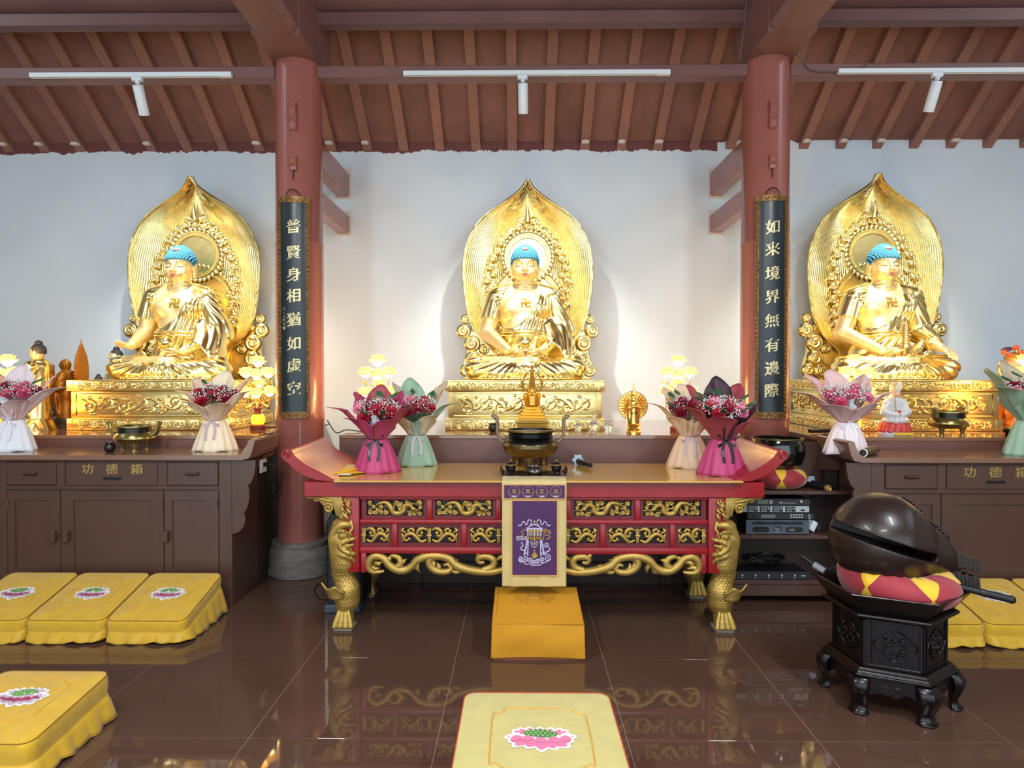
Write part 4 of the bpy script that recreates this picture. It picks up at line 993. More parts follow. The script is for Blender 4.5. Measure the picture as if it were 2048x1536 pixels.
# carved skirt of acanthus scrolls under the frame
sk = MB()
def leafy(pts, r, tips=()):
    sk.tube(spline(pts, 44), [q*1.33 for q in r], 9, flat=1.)
    for (x, z, a, l) in tips: sk.tube([(x, .040, z), (x+l*.5*math.cos(a), .034, z+l*.5*math.sin(a)), (x+l*math.cos(a+.35), .040, z+l*math.sin(a+.35))], [.017, .015, .001], 6)
for s in (-1, 1):
    X = lambda x: s*x
    Q = lambda *p: [(X(x), .036, z) for x, z in p]
    T = lambda *t: [(X(x), z, (a if s > 0 else PI-a-.7), l) for x, z, a, l in t]
    leafy(Q((.90, .352), (.965, .345), (.995, .378), (.985, .425), (.945, .446), (.90, .430), (.875, .395), (.83, .362), (.775, .358), (.73, .385), (.70, .42), (.64, .443), (.56, .446), (.50, .425), (.47, .39), (.40, .365), (.33, .352), (.25, .350), (.19, .362)), [.006, .014, .017, .018, .017, .019, .020, .017, .020, .021, .019, .021, .020, .018, .014],
          T((.955, .40, 2.6, .05), (.975, .375, 2.9, .05), (.88, .42, 1.9, .04), (.70, .40, -2.2, .06), (.66, .44, .6, .04), (.50, .405, 2.4, .05), (.42, .372, 2.6, .05), (.36, .36, -2.8, .05), (.28, .35, 2.2, .045), (.72, .38, -1.3, .055)))
    leafy(Q((.83, .37), (.80, .40), (.815, .435), (.85, .445), (.872, .43)), [.016, .015, .012, .006], T((.80, .41, 2.4, .04),))
    leafy(Q((.60, .445), (.628, .415), (.615, .375), (.575, .352), (.52, .350), (.495, .372), (.515, .395), (.54, .388)), [.018, .018, .017, .016, .013, .010, .006], T((.60, .38, .9, .05), (.57, .36, 1.0, .05), (.61, .41, 1.2, .04)))
    leafy(Q((.47, .40), (.44, .385), (.445, .355), (.475, .348), (.485, .36)), [.014, .013, .010, .005], ())
    leafy(Q((.30, .36), (.25, .38), (.235, .415), (.265, .44), (.31, .442), (.335, .425), (.32, .405), (.295, .41)), [.016, .017, .017, .016, .013, .010, .006], T((.25, .40, 2.6, .04), (.33, .44, .8, .04)))
    leafy(Q((.19, .362), (.155, .39), (.16, .425), (.19, .44), (.215, .425)), [.014, .015, .014, .007], T((.16, .40, 2.6, .04),))
    leafy(Q((.14, .44), (.10, .41), (.06, .39), (.0, .38)), [.010, .015, .016, .016], ())
sk.build('carved_skirt', GP, tb, smooth=60)
MB().box(-1.04, 1.04, .06, .075, .452, .806).build('hollow_shade_sheet', M['black'], tb)  # black sheet behind the openwork, painted shade of the table's hollow inside

# the fish-dragon legs
def leg_field():
    f = Field((-.13, -.10, -.005), (.13, .12, .70), .0042)
    pts = [(.010, .03, .655), (-.020, .015, .605), (-.018, .0, .545), (-.010, .0, .470), (-.010, .005, .400), (-.018, .02, .335), (-.003, .02, .285), (.012, .01, .225), (.010, .015, .165), (.0, .02, .115), (-.002, .02, .075)]
    f.chain(pts, [.042, .062, .078, .077, .070, .060, .058, .072, .070, .052, .042], .02)
    # scales below the head
    sl, X, Y, Z = f.sub((-.13, -.10, .09), (.13, .12, .462)); row = np.floor(Z/.0145)
    for k in (0, 1):
        rw = np.floor(Z/.0145+k); u = X/.0190+.5*(rw % 2)+.0*Y; du = u-np.round(u); dv = (Z/.0145-(rw-k))-(.5 if k == 0 else -.5)
        f.F[sl] -= (.0085*np.clip(1-(du*1.9)**2-(dv*.95)**2, 0, 1)*np.clip((.455-Z-(X+.03)*.4)/.03, 0, 1)*np.clip((Z-.095)/.02, 0, 1)*np.clip(1-np.abs(X+.0)/.10, .3, 1)).astype(np.float32)
    # head: brow ridge down the outer edge, eye, open mouth with tongue and teeth
    f.chain(spline([(.040, -.055, .640), (-.005, -.060, .640), (-.048, -.055, .600), (-.065, -.050, .540), (-.062, -.04, .47)], 14), [.016, .020, .022, .020, .012], .012)
    f.ell((.005, -.070, .575), (.028, .02, .024), .006).ell((.006, -.086, .577), (.013, .012, .013), .002)
    f.chain([(-.02, -.07, .60), (.010, -.082, .606), (.035, -.07, .592)], [.008, .011, .007], .006)
    f.ell((.045, -.085, .523), (.050, .045, .026), .006, 'cut', rot=(0, -.35, 0))
    f.chain(spline([(.078, -.05, .556), (.035, -.076, .550), (-.008, -.080, .526), (.004, -.080, .500), (.04, -.076, .476), (.078, -.05, .462)], 14), [.010, .013, .013, .013, .015, .012], .006)
    f.chain([(.005, -.062, .515), (.035, -.072, .516), (.065, -.062, .522)], [.014, .014, .008], .005)
    for k in range(4): f.cap((.028+.013*k, -.068, .553+.003*k), (.030+.013*k, -.072, .541+.003*k), .006, .003, .002)
    f.chain(spline([(.05, -.05, .66), (.062, -.06, .62), (.048, -.07, .60), (.058, -.07, .58)], 8), [.008, .008, .006, .004], .004)
    f.chain(spline([(-.05, -.03, .47), (.0, -.072, .462), (.05, -.06, .44), (.075, -.03, .40)], 10), [.010, .012, .012, .008], .008)
    # foot with toes
    f.ell((.0, .0, .05), (.052, .060, .05), .02)
    for k in range(4):
        x = -.042+.028*k; f.chain([(x*.7, -.040, .105), (x, -.052, .06), (x*1.15, -.062, .028)], [.012, .016, .017], .003)
    # carved flames above the head
    for k in range(6):
        z = .660+.005*k; x = -.0+.018*(k % 3)
        f.chain(spline([(x, -.02, z-.01), (x+.02*(-1)**k, -.03, z+.006), (x, -.03, z+.018), (x+.012, -.025, z+.03)], 8), [.010, .009, .007, .004], .003)
    f.half((0, 0, .016), (0, 0, -1)); f.half((.082, 0, 0), (1, 0, 0)); return f
LG = leg_field().mesh('leg'); LG.materials.append(M['gold_paint'])
m_stoneg = mat('grey_foot_pad', '#8d8676', .7)
def fin_mb():
    b = MB()
    def fn(u, v):
        a = v; x = -.075+.075*u+a*(-.045+.065*u); z = .200+a*(.092-.030*u+.012*math.cos(3.2*PI*u)); return (x, -.048-.042*math.sin(PI*(.15+.7*u))-.022*a*a+.01*(1-u), z)
    b.grid(fn, 16, 8); return b
fin_me = None
for s in (-1, 1):
    for yy in (.06, .66):
        o = link('leg', LG, tb, (s*1.143, yy, 0)); o.scale = (-s, 1, 1)
        if fin_me is None:
            q = fin_mb().build('fin', M['gold_paint'], o, smooth=60); md = q.modifiers.new('thickness', 'SOLIDIFY'); md.thickness = .010; fin_me = q
        else: q = fin_me.copy(); COL.objects.link(q); q.parent = o
        q = MB().box(-.055, .055, -.062, .06, 0, .018).build('foot_pad', m_stoneg, o, bevel=.003)
    # carved flame strip on the stile, side bracket and the red upright beside the leg
    b = MB()
    for k, (u, z, a, l, r) in enumerate(((-.010, .668, 1.9, .05, .011), (.014, .676, 1.2, .05, .010), (-.016, .700, 1.3, .045, .010), (.012, .712, 2.0, .045, .010), (-.006, .735, 1.0, .045, .009), (.016, .742, 1.8, .040, .008), (-.016, .752, 1.4, .040, .008), (.0, .768, 1.7, .030, .007))):
        x = s*1.118+s*u; b.tube(spline([(x, .008, z), (x+l*.4*math.cos(a), -.002, z+l*.35), (x+l*.35*math.cos(a+.8), .002, z+l*.7), (x+l*.5*math.cos(a-.5), .008, z+l)], 12), [r*.6, r, r*.8, .001], 7)
    b.build('flame_carving', GP, tb, smooth=60)
    br = [(1.150, .806), (1.372, .806), (1.365, .795), (1.345, .788), (1.330, .792), (1.318, .775), (1.300, .772), (1.290, .780), (1.275, .762), (1.262, .745), (1.255, .722), (1.238, .708), (1.215, .708), (1.200, .722), (1.202, .742), (1.198, .700), (1.188, .688), (1.150, .688)]
    b = MB(); b.prism([(s*x, z) for x, z in br], .025, .055); br_o = b.build('corner_bracket', GP, tb, bevel=.006, smooth=35, seg=2)
    b = MB(); b.tube([(s*q[0], .020, q[2]) for q in spiral((1.232, .735), .030, .005, .6, 1.5, 26)], [.006, .008, .007], 7)
    b.tube([(s*x, .020, z) for x, z in spline([(1.20, .775), (1.25, .785), (1.30, .797), (1.355, .80)], 14)], [.006, .009, .004], 7); b.build('scroll_carving', GP, br_o, smooth=60)
# ================================================================== offerings: lamps, bouquets, burners, figures
Z1, Z2 = 1.0955, 1.0085          # altar platform top, cabinet top
Z0 = .9115                       # altar table top
# ------------------------------------------------------------------ lotus lamps
m_petal = mat('lit_lotus_petal', '#ffdc8a', .4, emit=1.5, ecol='#ffc558')
m_core = mat('lit_lamp_core', '#fff0b0', .4, emit=16, ecol='#ffe3a0')
m_glow = mat('lit_glass_vase', '#ffb52e', .3, emit=3.2, ecol='#ff9a1e')
m_stem = mat('gilt_stem', (1.0, .70, .25), .25, 1.)
m_redwood = mat('red_wood_base', '#8a3a22', .4)
m_amber = mat('amber_leaf', '#d9831a', .3, emit=.5, ecol='#ff8a10')
def lotus_head(b, c, r, k=1.):
    """cup of pointed petals in three rings, and the lit core"""
    b.mat(0)
    for ring, (n, tilt, L, dz) in enumerate(((8, .35, 1.0, 0), (8, .75, .95, .1), (7, 1.15, .8, .15))):
        for i in range(n):
            a = 2*PI*(i+.5*(ring % 2))/n; ct, st = math.cos(tilt), math.sin(tilt); ca, sa = math.cos(a), math.sin(a); v = []
            for j in range(5):
                t = j/4; w = r*.42*math.sin(PI*(.18+.82*t))**.8*(1 if j < 4 else 0); s = t*L*r; bend = .35*t*t
                rad = r*.12+s*(ct*(1-bend*.4)); z = s*(st+bend*.5)-r*.35+dz*r
                for q in (-1, 0, 1): v.append((c[0]+rad*ca-q*w*sa, c[1]+rad*sa+q*w*ca, c[2]+z+abs(q)*w*.35))
            b.add(v, [(j*3+q, j*3+q+1, j*3+q+4, j*3+q+3) for j in range(4) for q in range(2)])
    b.mat(1).sphere((c[0], c[1], c[2]-.0*r), (r*.5, r*.5, r*.55), 10, 6); b.mat(0)
lamp_proto = None
def lotus_lamp(loc, label, rz=0, power=11):
    global lamp_proto
    if lamp_proto is None:
        t = thing('lotus_lamp', label, 'lamp', loc, rz, 'lit lotus lamps on the altars')
        b = MB(); b.lathe([(.062, 0), (.062, .030), (.055, .036), (.05, .04)], n=24); b.build('base', m_redwood, t, smooth=40)
        b = MB(); b.lathe([(.038, .04), (.052, .055), (.056, .08), (.052, .105), (.038, .122)], n=24); b.build('vase', m_glow, t, smooth=60)
        b = MB(); b.lathe([(.038, .122), (.030, .130), (.026, .15), (.040, .172), (.036, .178), (.0, .178)], n=20); b.build('neck', m_redwood, t, smooth=40)
        heads = [(0, 0, .545, .070), (-.085, -.03, .455, .066), (.085, -.03, .455, .066), (.0, -.07, .440, .064), (-.095, -.03, .300, .066), (.095, -.03, .305, .066), (.0, -.085, .290, .062), (.0, .07, .37, .060)]
        for (x, y, z, r) in [(p, q, c, d*1.1) for p, q, c, d in heads]:
            b = MB(); p = spline([(x*.08, y*.08, .17), (x*.25, y*.25, .22), (x*.9, y*.9, z-.12), (x, y, z-r*.4)], 14); b.tube(p, .0045, 6); s_ = b.build('stem', m_stem, t, smooth=60)
            b = MB(); lotus_head(b, (x, y, z), r); b.build('flower', [m_petal, m_core], s_, smooth=60)
        for k in range(7):
            a = k*.9; x, y, z = .13*math.cos(a), .10*math.sin(a), .26+.04*(k % 3)+.12*(k % 2)
            b = MB(); b.tube(spline([(0, 0, .2), (x*.5, y*.5, z-.03), (x, y, z)], 8), .003, 5); b.grid(lambda u, v: (x+(v-.5)*.05*math.cos(a)-(u-.5)*.045*math.sin(PI*v)*math.sin(a), y+(v-.5)*.05*math.sin(a)+(u-.5)*.045*math.sin(PI*v)*math.cos(a), z+.012*math.sin(PI*v)), 4, 5)
            b.build('leaf', m_amber, t, smooth=60)
        lamp_proto = t
    else: t = dup(lamp_proto, loc, rz, label)
    for (dz, pw, c) in ((.44, power, (1, .62, .22)), (.09, power*.30, (1, .50, .14))):
        d = bpy.data.lights.new('lotus_lamp_light', 'POINT'); d.energy = pw; d.color = c; d.shadow_soft_size = .07
        o = bpy.data.objects.new('lotus_lamp_light', d); COL.objects.link(o); o.location = (loc[0], loc[1]+.03, loc[2]+dz+.04)
    return t
lotus_lamp((-3.85, 4.93, Z1), 'lit lotus lamp behind the white and pink bouquet at the far left')
lotus_lamp((-2.115, 5.32, Z1), 'lit lotus lamp beside the left column, by the left plinth', .2)
lotus_lamp((-1.08, 5.02, Z1), 'lit lotus lamp behind the magenta and green bouquets', .1)
lotus_lamp((1.245, 5.20, Z1), 'lit lotus lamp behind the peach bouquet, right of the middle Buddha', -.15)
lotus_lamp((2.53, 5.03, Z1), 'lit lotus lamp behind the pink bouquet, before the right Buddha', .1)
lotus_lamp((3.73, 4.92, Z1), 'lit lotus lamp in front of the coloured guardian figure', .3)

# ------------------------------------------------------------------ bouquets
m_leafg = mat('dark_green_leaf', '#2f5a35', .45, var=.2, vscale=30)
m_breath = mat('white_tiny_blossoms', '#e9eee6', .7)
m_stalk = mat('thin_green_stalk', '#55703f', .6)
FC = {'red': mat('red_carnation', '#a3182e', .6, var=.25, vscale=60), 'deep': mat('crimson_carnation', '#8c1730', .6, var=.25, vscale=60), 'pink': mat('pink_carnation', '#dd7391', .6, var=.2, vscale=60), 'rose': mat('rose_pink_carnation', '#c8476b', .6, var=.2, vscale=60)}
_fl = {}
def carnation(col, par, p, r, tilt):
    key = col
    if key not in _fl:
        b = MB(); rr = random.Random(len(_fl)+1)
        for L, (R, h, cup) in enumerate(((1.0, -.10, .25), (.92, .10, .45), (.74, .28, .7), (.52, .42, .9), (.30, .52, 1.0))):
            ph = rr.uniform(0, 6)
            b.grid(lambda u, v: ((.08+.92*v)*R*math.cos(2*PI*u)*(1+.07*math.sin(11*2*PI*u+ph)*v), (.08+.92*v)*R*math.sin(2*PI*u)*(1+.07*math.cos(9*2*PI*u)*v), h+cup*.55*v*v*R+.10*math.sin(13*2*PI*u+ph*2)*v*v), 44, 4, cu=True)
        b.lathe([(.12, -.7), (.30, -.5), (.34, -.1), (.2, .1)], n=10)
        o = b.build('carnation', FC[col], par, smooth=70); _fl[key] = o.data
    else: o = link('carnation', _fl[key], par)
    o.location = p; o.scale = (r, r, r); o.rotation_euler = (Vector(tilt)).to_track_quat('Z', 'Y').to_euler()
    return o
def sheet(b, a0, spread, zb, H, R0, R1, seed, fold=.0, pleat=.010):
    rr = random.Random(seed); p1, p2 = rr.uniform(0, 6), rr.uniform(0, 6); tip = rr.uniform(-.3, .3)
    def fn(u, v):
        q = 2*u-1; top = 1-.42*abs(q-tip)**1.3; s = v*top
        r = R0+(R1-R0)*s**1.15+pleat*(math.sin(5*q+p1)+.6*math.sin(11*q+p2))*(.25+v)*.8
        if s > .78: r += fold*(s-.78)*2.6
        a = a0+q*spread*(.75+.25*v); z = zb+H*s-(max(0, s-.8)**1.2*fold*2.2)
        return (r*math.cos(a), r*math.sin(a), z)
    b.grid(fn, 18, 14)
def bouquet(loc, label, outer, inner, skirt, ribbon, flowers, sc=1., rz=0., seed=1, tall=1., wide=1., breath=150, tissue=None, group=None, leafn=6):
    t = thing('bouquet', label, 'bouquet', loc, rz, group); t.scale = (sc, sc, sc); rr = random.Random(seed)
    b = MB()           # flared pleated foot of the wrapping
    ph = rr.uniform(0, 6)
    b.grid(lambda u, v: ((lambda r, z: (r*math.cos(2*PI*u)*1.06, r*math.sin(2*PI*u)*.85, z))((.050+(.080+.008*math.sin(4*2*PI*u+ph)+.005*math.sin(13*2*PI*u))*(1-v)**.75), .212*v+.004*math.sin(5*2*PI*u)*(1-v))), 72, 10, cu=True)
    o = b.build('wrap_foot', skirt, t, smooth=50); md = o.modifiers.new('thickness', 'SOLIDIFY'); md.thickness = .0015
    # upper sheets: tall at the back, low and open in front
    defs = [(PI/2, .95, .325*tall, .17*wide, inner, .0), (PI/2+.95, .62, .30*tall, .215*wide, outer, .02), (PI/2-.95, .62, .305*tall, .215*wide, outer, .02), (PI+.12, .60, .215*tall, .245*wide, outer, .08), (-.12, .60, .215*tall, .245*wide, inner, .08), (-PI/2-.72, .72, .140*tall, .195*wide, outer, .05), (-PI/2+.72, .72, .135*tall, .195*wide, outer, .05), (-PI/2+.05, .45, .10*tall, .13*wide, inner, .02)]
    for k, (a, sp, H, R1, m, fo) in enumerate(defs):
        b = MB(); sheet(b, a+rr.uniform(-.12, .12), sp, .200, H*rr.uniform(.92, 1.08), .046+.002*k, R1*rr.uniform(.92, 1.06), seed*31+k, fo)
        o = b.build('wrap_sheet', m, t, smooth=50); md = o.modifiers.new('thickness', 'SOLIDIFY'); md.thickness = .0015
    if tissue:
        b = MB(); sheet(b, -PI/2, .5, .21, .15, .03, .10, seed+77, .02, .016); sheet(b, PI/2, .9, .21, .16, .03, .14, seed+78, .02, .016); b.build('tissue', tissue, t, smooth=40)
    # flowers on a dome leaning to the front
    n = len(flowers)
    for i, col in enumerate(flowers):
        g = i*2.39996; q = math.sqrt((i+.5)/n); x = .135*wide*q*math.cos(g); y = .080*q*math.sin(g)-.018
        z = .362*tall**.5+.035*(1-q*q)+.45*y+rr.uniform(-.008, .012)
        carnation(col, t, (x, y, z), rr.uniform(.036, .043), (x*2.2, y*1.5-.75, .75))
    b = MB()
    for i in range(int(breath*2.4)):
        g = rr.uniform(0, 6.28); q = math.sqrt(rr.random()); x = .150*wide*q*math.cos(g); y = .088*q*math.sin(g)-.018
        z = .372*tall**.5+.035*(1-q*q)+.45*y+rr.uniform(-.006, .034); b.add(*sph((x, y, z), *(rr.uniform(.0024, .0042),)*3, 5, 4))
    b.build('baby_breath', m_breath, t, smooth=80, kind='stuff')
    b = MB()
    for i in range(26):
        g = rr.uniform(0, 6.28); q = rr.uniform(.4, 1); x = .14*wide*q*math.cos(g); y = .09*q*math.sin(g); b.tube([(x*.3, y*.3, .23), (x, y-.015, .40+.6*y+rr.uniform(-.01, .05))], .0012, 4)
    b.build('stalks', m_stalk, t, kind='stuff')
    for i in range(leafn):
        g = rr.uniform(0, 6.28); x, y = .135*wide*math.cos(g), .09*math.sin(g)-.03; z = .40*tall**.5+.6*y+.02; a = g+rr.uniform(-.6, .6)
        b = MB(); b.grid(lambda u, v: (x+.062*(v-.3)*math.cos(a)-(u-.5)*.034*math.sin(PI*v)**.8*math.sin(a), y+.05*(v-.3)*math.sin(a)+(u-.5)*.034*math.sin(PI*v)**.8*math.cos(a), z+.03*v-.012*(2*u-1)**2), 4, 6); b.build('leaf', m_leafg, t, smooth=60)
    # ribbon with bow and tails
    b = MB(); b.lathe([(.050, .192), (.054, .200), (.054, .212), (.050, .218)], n=20)
    for s in (-1, 1):
        b.grid(lambda u, v: ((s*(.008+.05*math.sin(PI*u)+.004*math.sin(9*u)), -.058-.012*math.sin(PI*u), .205+.028*math.sin(2*PI*u)*1.0-.012*u+(v-.5)*.018)), 14, 2)
        b.grid(lambda u, v: (s*(.004+.030*u+.010*math.sin(4*u))+(v-.5)*.018, -.058-.040*u, .200-.125*u), 12, 2)
    b.sphere((0, -.060, .205), (.011, .008, .011), 8, 6); b.build('ribbon', ribbon, t, smooth=60)
    if ribbon is r_black:
        b = MB(); tail = lambda a, c: (lambda u: (-(.004+.030*u+.010*math.sin(4*u))+c, -.0592-.040*u, .200-.125*u))(.60+a/.13)
        for k, ch in enumerate('Love'): write(b, ch, .014, lambda a, c: tail(a+(k-1.5)*.0085, c))
        b.build('ribbon_print', m_txt, t)
    return t
def paper(n, c, **k): return mat(n, c, k.get('r', .55), var=.03, vscale=10, bump=.05, bscale=20)
p_mag, p_dkred = paper('magenta_paper', '#a83a60'), paper('dark_red_paper', '#9a4049')
p_hot = paper('hot_pink_paper', '#ad3a68'); p_green, p_kraft = paper('pale_green_paper', '#8fab93'), paper('beige_paper', '#c3b396')
p_peach, p_cream, p_pinkw, p_white, p_pink = paper('peach_paper', '#e3c2a2'), paper('cream_paper', '#e6d3b4'), paper('white_pink_paper', '#e2d2d4'), paper('white_paper', '#d9dadf'), paper('dusty_pink_paper', '#dcb4b0')
p_dark = paper('dark_purple_paper', '#3a2230'); p_tissue = mat('white_tissue', '#e3e8ee', .6)
r_black = mat('black_satin_ribbon', '#1c1517', .35); r_white = mat('white_satin_ribbon', '#dcd6dc', .35); r_grey = mat('grey_satin_ribbon', '#a9a7a4', .35); r_mauve = mat('mauve_satin_ribbon', '#b9a0a4', .35)
bouquet((-.92, 4.25, Z0), 'magenta paper bouquet of red carnations with a black ribbon, left of the burner', p_mag, p_dkred, p_hot, r_black, ['red', 'deep', 'red', 'deep', 'pink', 'red', 'deep', 'red'], 1.06, .0, 3, 1.05, 1.0, 170, p_tissue)
bouquet((-.715, 4.58, Z0), 'pale green paper bouquet behind the left magenta bouquet', p_kraft, p_green, p_green, r_grey, ['red', 'pink', 'deep', 'red', 'pink', 'red', 'deep', 'deep'], 1.06, .15, 5, 1.1, .95, 150)
bouquet((1.155, 4.50, Z0), 'peach paper bouquet half hidden behind the right magenta bouquet', p_peach, p_peach, p_peach, r_mauve, ['red', 'deep', 'red', 'red', 'deep', 'red', 'red', 'deep'], 1.06, -.2, 8, 1.1, .95, 130)
bouquet((1.275, 4.17, Z0), 'magenta paper bouquet with a black ribbon at the right end of the table', p_dkred, p_dark, p_hot, r_black, ['red', 'pink', 'deep', 'red', 'red', 'pink', 'deep', 'red', 'pink'], 1.10, .1, 11, 1.05, 1.0, 170, p_tissue, leafn=9)
bouquet((-2.13, 4.60, Z2), 'cream paper bouquet of red carnations on the left cabinet near the column', p_peach, p_cream, p_cream, r_mauve, ['red', 'deep', 'red', 'deep', 'red', 'deep', 'red', 'red', 'deep'], 1.06, .05, 14, 1.0, 1.0, 190, leafn=2)
bouquet((-3.53, 4.57, Z2), 'white and pink paper bouquet at the far left of the left cabinet', p_pink, p_pinkw, p_white, r_white, ['rose', 'deep', 'rose', 'rose', 'deep', 'rose', 'rose', 'rose', 'deep'], 1.08, .1, 17, 1.05, 1.08, 190, p_tissue, leafn=2)
bouquet((2.20, 4.47, Z2), 'pink paper bouquet of small pink carnations on the left end of the right cabinet', p_pink, p_pink, p_pinkw, r_white, ['rose', 'pink', 'rose', 'rose', 'rose', 'pink', 'rose', 'rose'], 1.06, -.1, 21, 1.02, 1.12, 230, p_tissue, leafn=0)
bouquet((3.37, 4.42, Z2), 'pale green paper bouquet at the right edge on the right cabinet', p_green, p_kraft, p_green, r_grey, ['red', 'deep', 'pink', 'red', 'pink', 'deep', 'red'], 1.12, .2, 25, 1.05, 1.05, 120, leafn=6)

# ------------------------------------------------------------------ incense burners, cups, tray
def grad_mat(name, stops, z0, z1, rough, metal):
    m = mat(name, '#808080', rough, metal); nt = m.node_tree; P = nt.nodes['Principled BSDF']; N = nt.nodes.new; L = nt.links.new
    tc = N('ShaderNodeTexCoord'); sx = N('ShaderNodeSeparateXYZ'); mr = N('ShaderNodeMapRange'); r = N('ShaderNodeValToRGB'); n = N('ShaderNodeTexNoise'); n.inputs['Scale'].default_value = 9
    L(tc.outputs['Object'], sx.inputs[0]); L(tc.outputs['Object'], n.inputs['Vector']); mr.inputs['From Min'].default_value = z0; mr.inputs['From Max'].default_value = z1
    ad = N('ShaderNodeMath'); ad.operation = 'MULTIPLY_ADD'; L(n.outputs['Fac'], ad.inputs[0]); ad.inputs[1].default_value = (z1-z0)*.25; L(sx.outputs[2], ad.inputs[2]); L(ad.outputs[0], mr.inputs['Value']); L(mr.outputs[0], r.inputs[0])
    e = r.color_ramp.elements; e[0].position, e[0].color = stops[0][0], (*lin(stops[0][1]), 1); e[1].position, e[1].color = stops[-1][0], (*lin(stops[-1][1]), 1)
    for p, c in stops[1:-1]: q = e.new(p); q.color = (*lin(c), 1)
    L(r.outputs[0], P.inputs['Base Color']); return m
m_patina = grad_mat('bronze_with_dark_patina', [(0, '#5d4a2a'), (.35, '#7b6236'), (.62, '#6f5a36'), (.78, '#2b2c2c'), (1, '#1d1e20')], .05, .235, .30, .85)
m_ash = mat('incense_ash', '#8d8980', .9, bump=.5, bscale=80)
m_handle = mat('brown_bronze_handle', '#8c7563', .5, .5)
t = thing('incense_burner', 'large round bronze incense burner with tall curved handles on the red table', 'incense burner', (.075, 4.53, Z0))
b = MB(); b.lathe([(.04, .062), (.11, .066), (.160, .085), (.188, .120), (.192, .142), (.182, .168), (.160, .186), (.152, .192), (.156, .197), (.150, .203), (.149, .228), (.153, .232), (.172, .238), (.174, .248), (.168, .252), (.155, .250), (.150, .232), (.0, .225)], n=56); b.build('bowl', m_patina, t, smooth=35)
b = MB(); b.lathe([(.171, .2375), (.1755, .240), (.1755, .249), (.168, .253), (.156, .251)], n=56, ring=True); b.build('rim', M['bronze'], t, smooth=40)
b = MB(); b.lathe([(.151, .236), (.1, .239), (0, .241)], n=32); b.build('ash', m_ash, t, smooth=60)
for s in (-1, 1):
    b = MB(); b.tube(spline([(s*.165, 0, .160), (s*.195, 0, .172), (s*.218, 0, .200), (s*.228, 0, .245), (s*.226, 0, .290), (s*.232, 0, .325), (s*.250, 0, .340), (s*.262, 0, .332)], 30), [.014, .013, .011, .011, .012, .014, .017, .014], 8, up=(0, 1, 0)); b.build('handle', m_handle, t, smooth=60)
for a in (-PI/2-.1, PI/6, 5*PI/6):
    b = MB(); x, y = .105*math.cos(a), .105*math.sin(a); b.lathe([(.026, 0), (.028, .012), (.024, .02), (.030, .045), (.038, .085), (.02, .095)], (x, y, 0), 16); b.build('leg', M['bronze'], t, smooth=50)
m_brass = mat('worn_brass', '#8f8350', .28, .9, var=.2, vscale=8); m_brass_d = mat('blackened_brass_band', '#2c2b22', .3, .7)
t = thing('incense_burner', 'low bronze tripod burner with flaring handles on the left cabinet', 'incense burner', (-2.70, 4.60, Z2))
b = MB(); b.lathe([(.02, .048), (.07, .050), (.115, .064), (.132, .085), (.128, .108), (.112, .122), (.110, .126)], n=44); b.build('bowl', m_brass, t, smooth=40)
b = MB(); b.lathe([(.110, .124), (.108, .158), (.112, .160)], n=44); b.build('neck_band', m_brass_d, t, smooth=40)
b = MB(); b.lathe([(.108, .158), (.126, .164), (.126, .172), (.116, .174), (.108, .166), (.104, .15), (0, .148)], n=44); b.build('rim', m_brass, t, smooth=40)
for s in (-1, 1):
    b = MB(); b.prism([(s*x, z) for x, z in ((.118, .098), (.150, .105), (.172, .130), (.176, .165), (.190, .192), (.186, .204), (.172, .204), (.160, .188), (.152, .150), (.140, .132), (.118, .122))], -.022, .022); b.build('handle', m_brass, t, bevel=.005, smooth=40)
for a in (-PI/2+.5, PI/6+.5, 5*PI/6+.5):
    b = MB(); x, y = .082*math.cos(a), .082*math.sin(a); b.lathe([(.018, 0), (.018, .006), (.012, .012), (.016, .034), (.026, .060), (.01, .07)], (x, y, 0), 14); b.build('leg', m_brass, t, smooth=50)
BRL = t
BRR = dup(t, (3.135, 4.86, Z1), .5, 'low bronze tripod burner beside the white figure on the right altar', sc=1.02)
def lathe_thing(name, label, cat, loc, prof, m, n=24, part='body', sm=45, group=None):
    t = thing(name, label, cat, loc, group=group); MB().lathe(prof, n=n).build(part, m, t, smooth=sm); return t
cup_p = [(.020, 0), (.026, .006), (.032, .016), (.037, .03), (.034, .048), (.029, .056), (.031, .064), (.028, .066), (.025, .055), (.0, .05)]
lathe_thing('water_cup', 'small dark metal cup in front of the left bronze burner', 'cup', (-2.795, 4.47, Z2), cup_p, M['bronze_dark'])
lathe_thing('water_cup', 'small dark metal cup before the middle plinth', 'cup', (-.205, 5.12, Z1), cup_p, M['bronze_dark'])
lathe_thing('offering_bowl', 'small dark footed bowl beside the right bronze burner', 'bowl', (3.55, 4.83, Z1), [(.028, 0), (.030, .006), (.018, .014), (.04, .03), (.044, .045), (.03, .056), (.018, .062), (0, .06)], M['bronze_dark'], 8, sm=20)

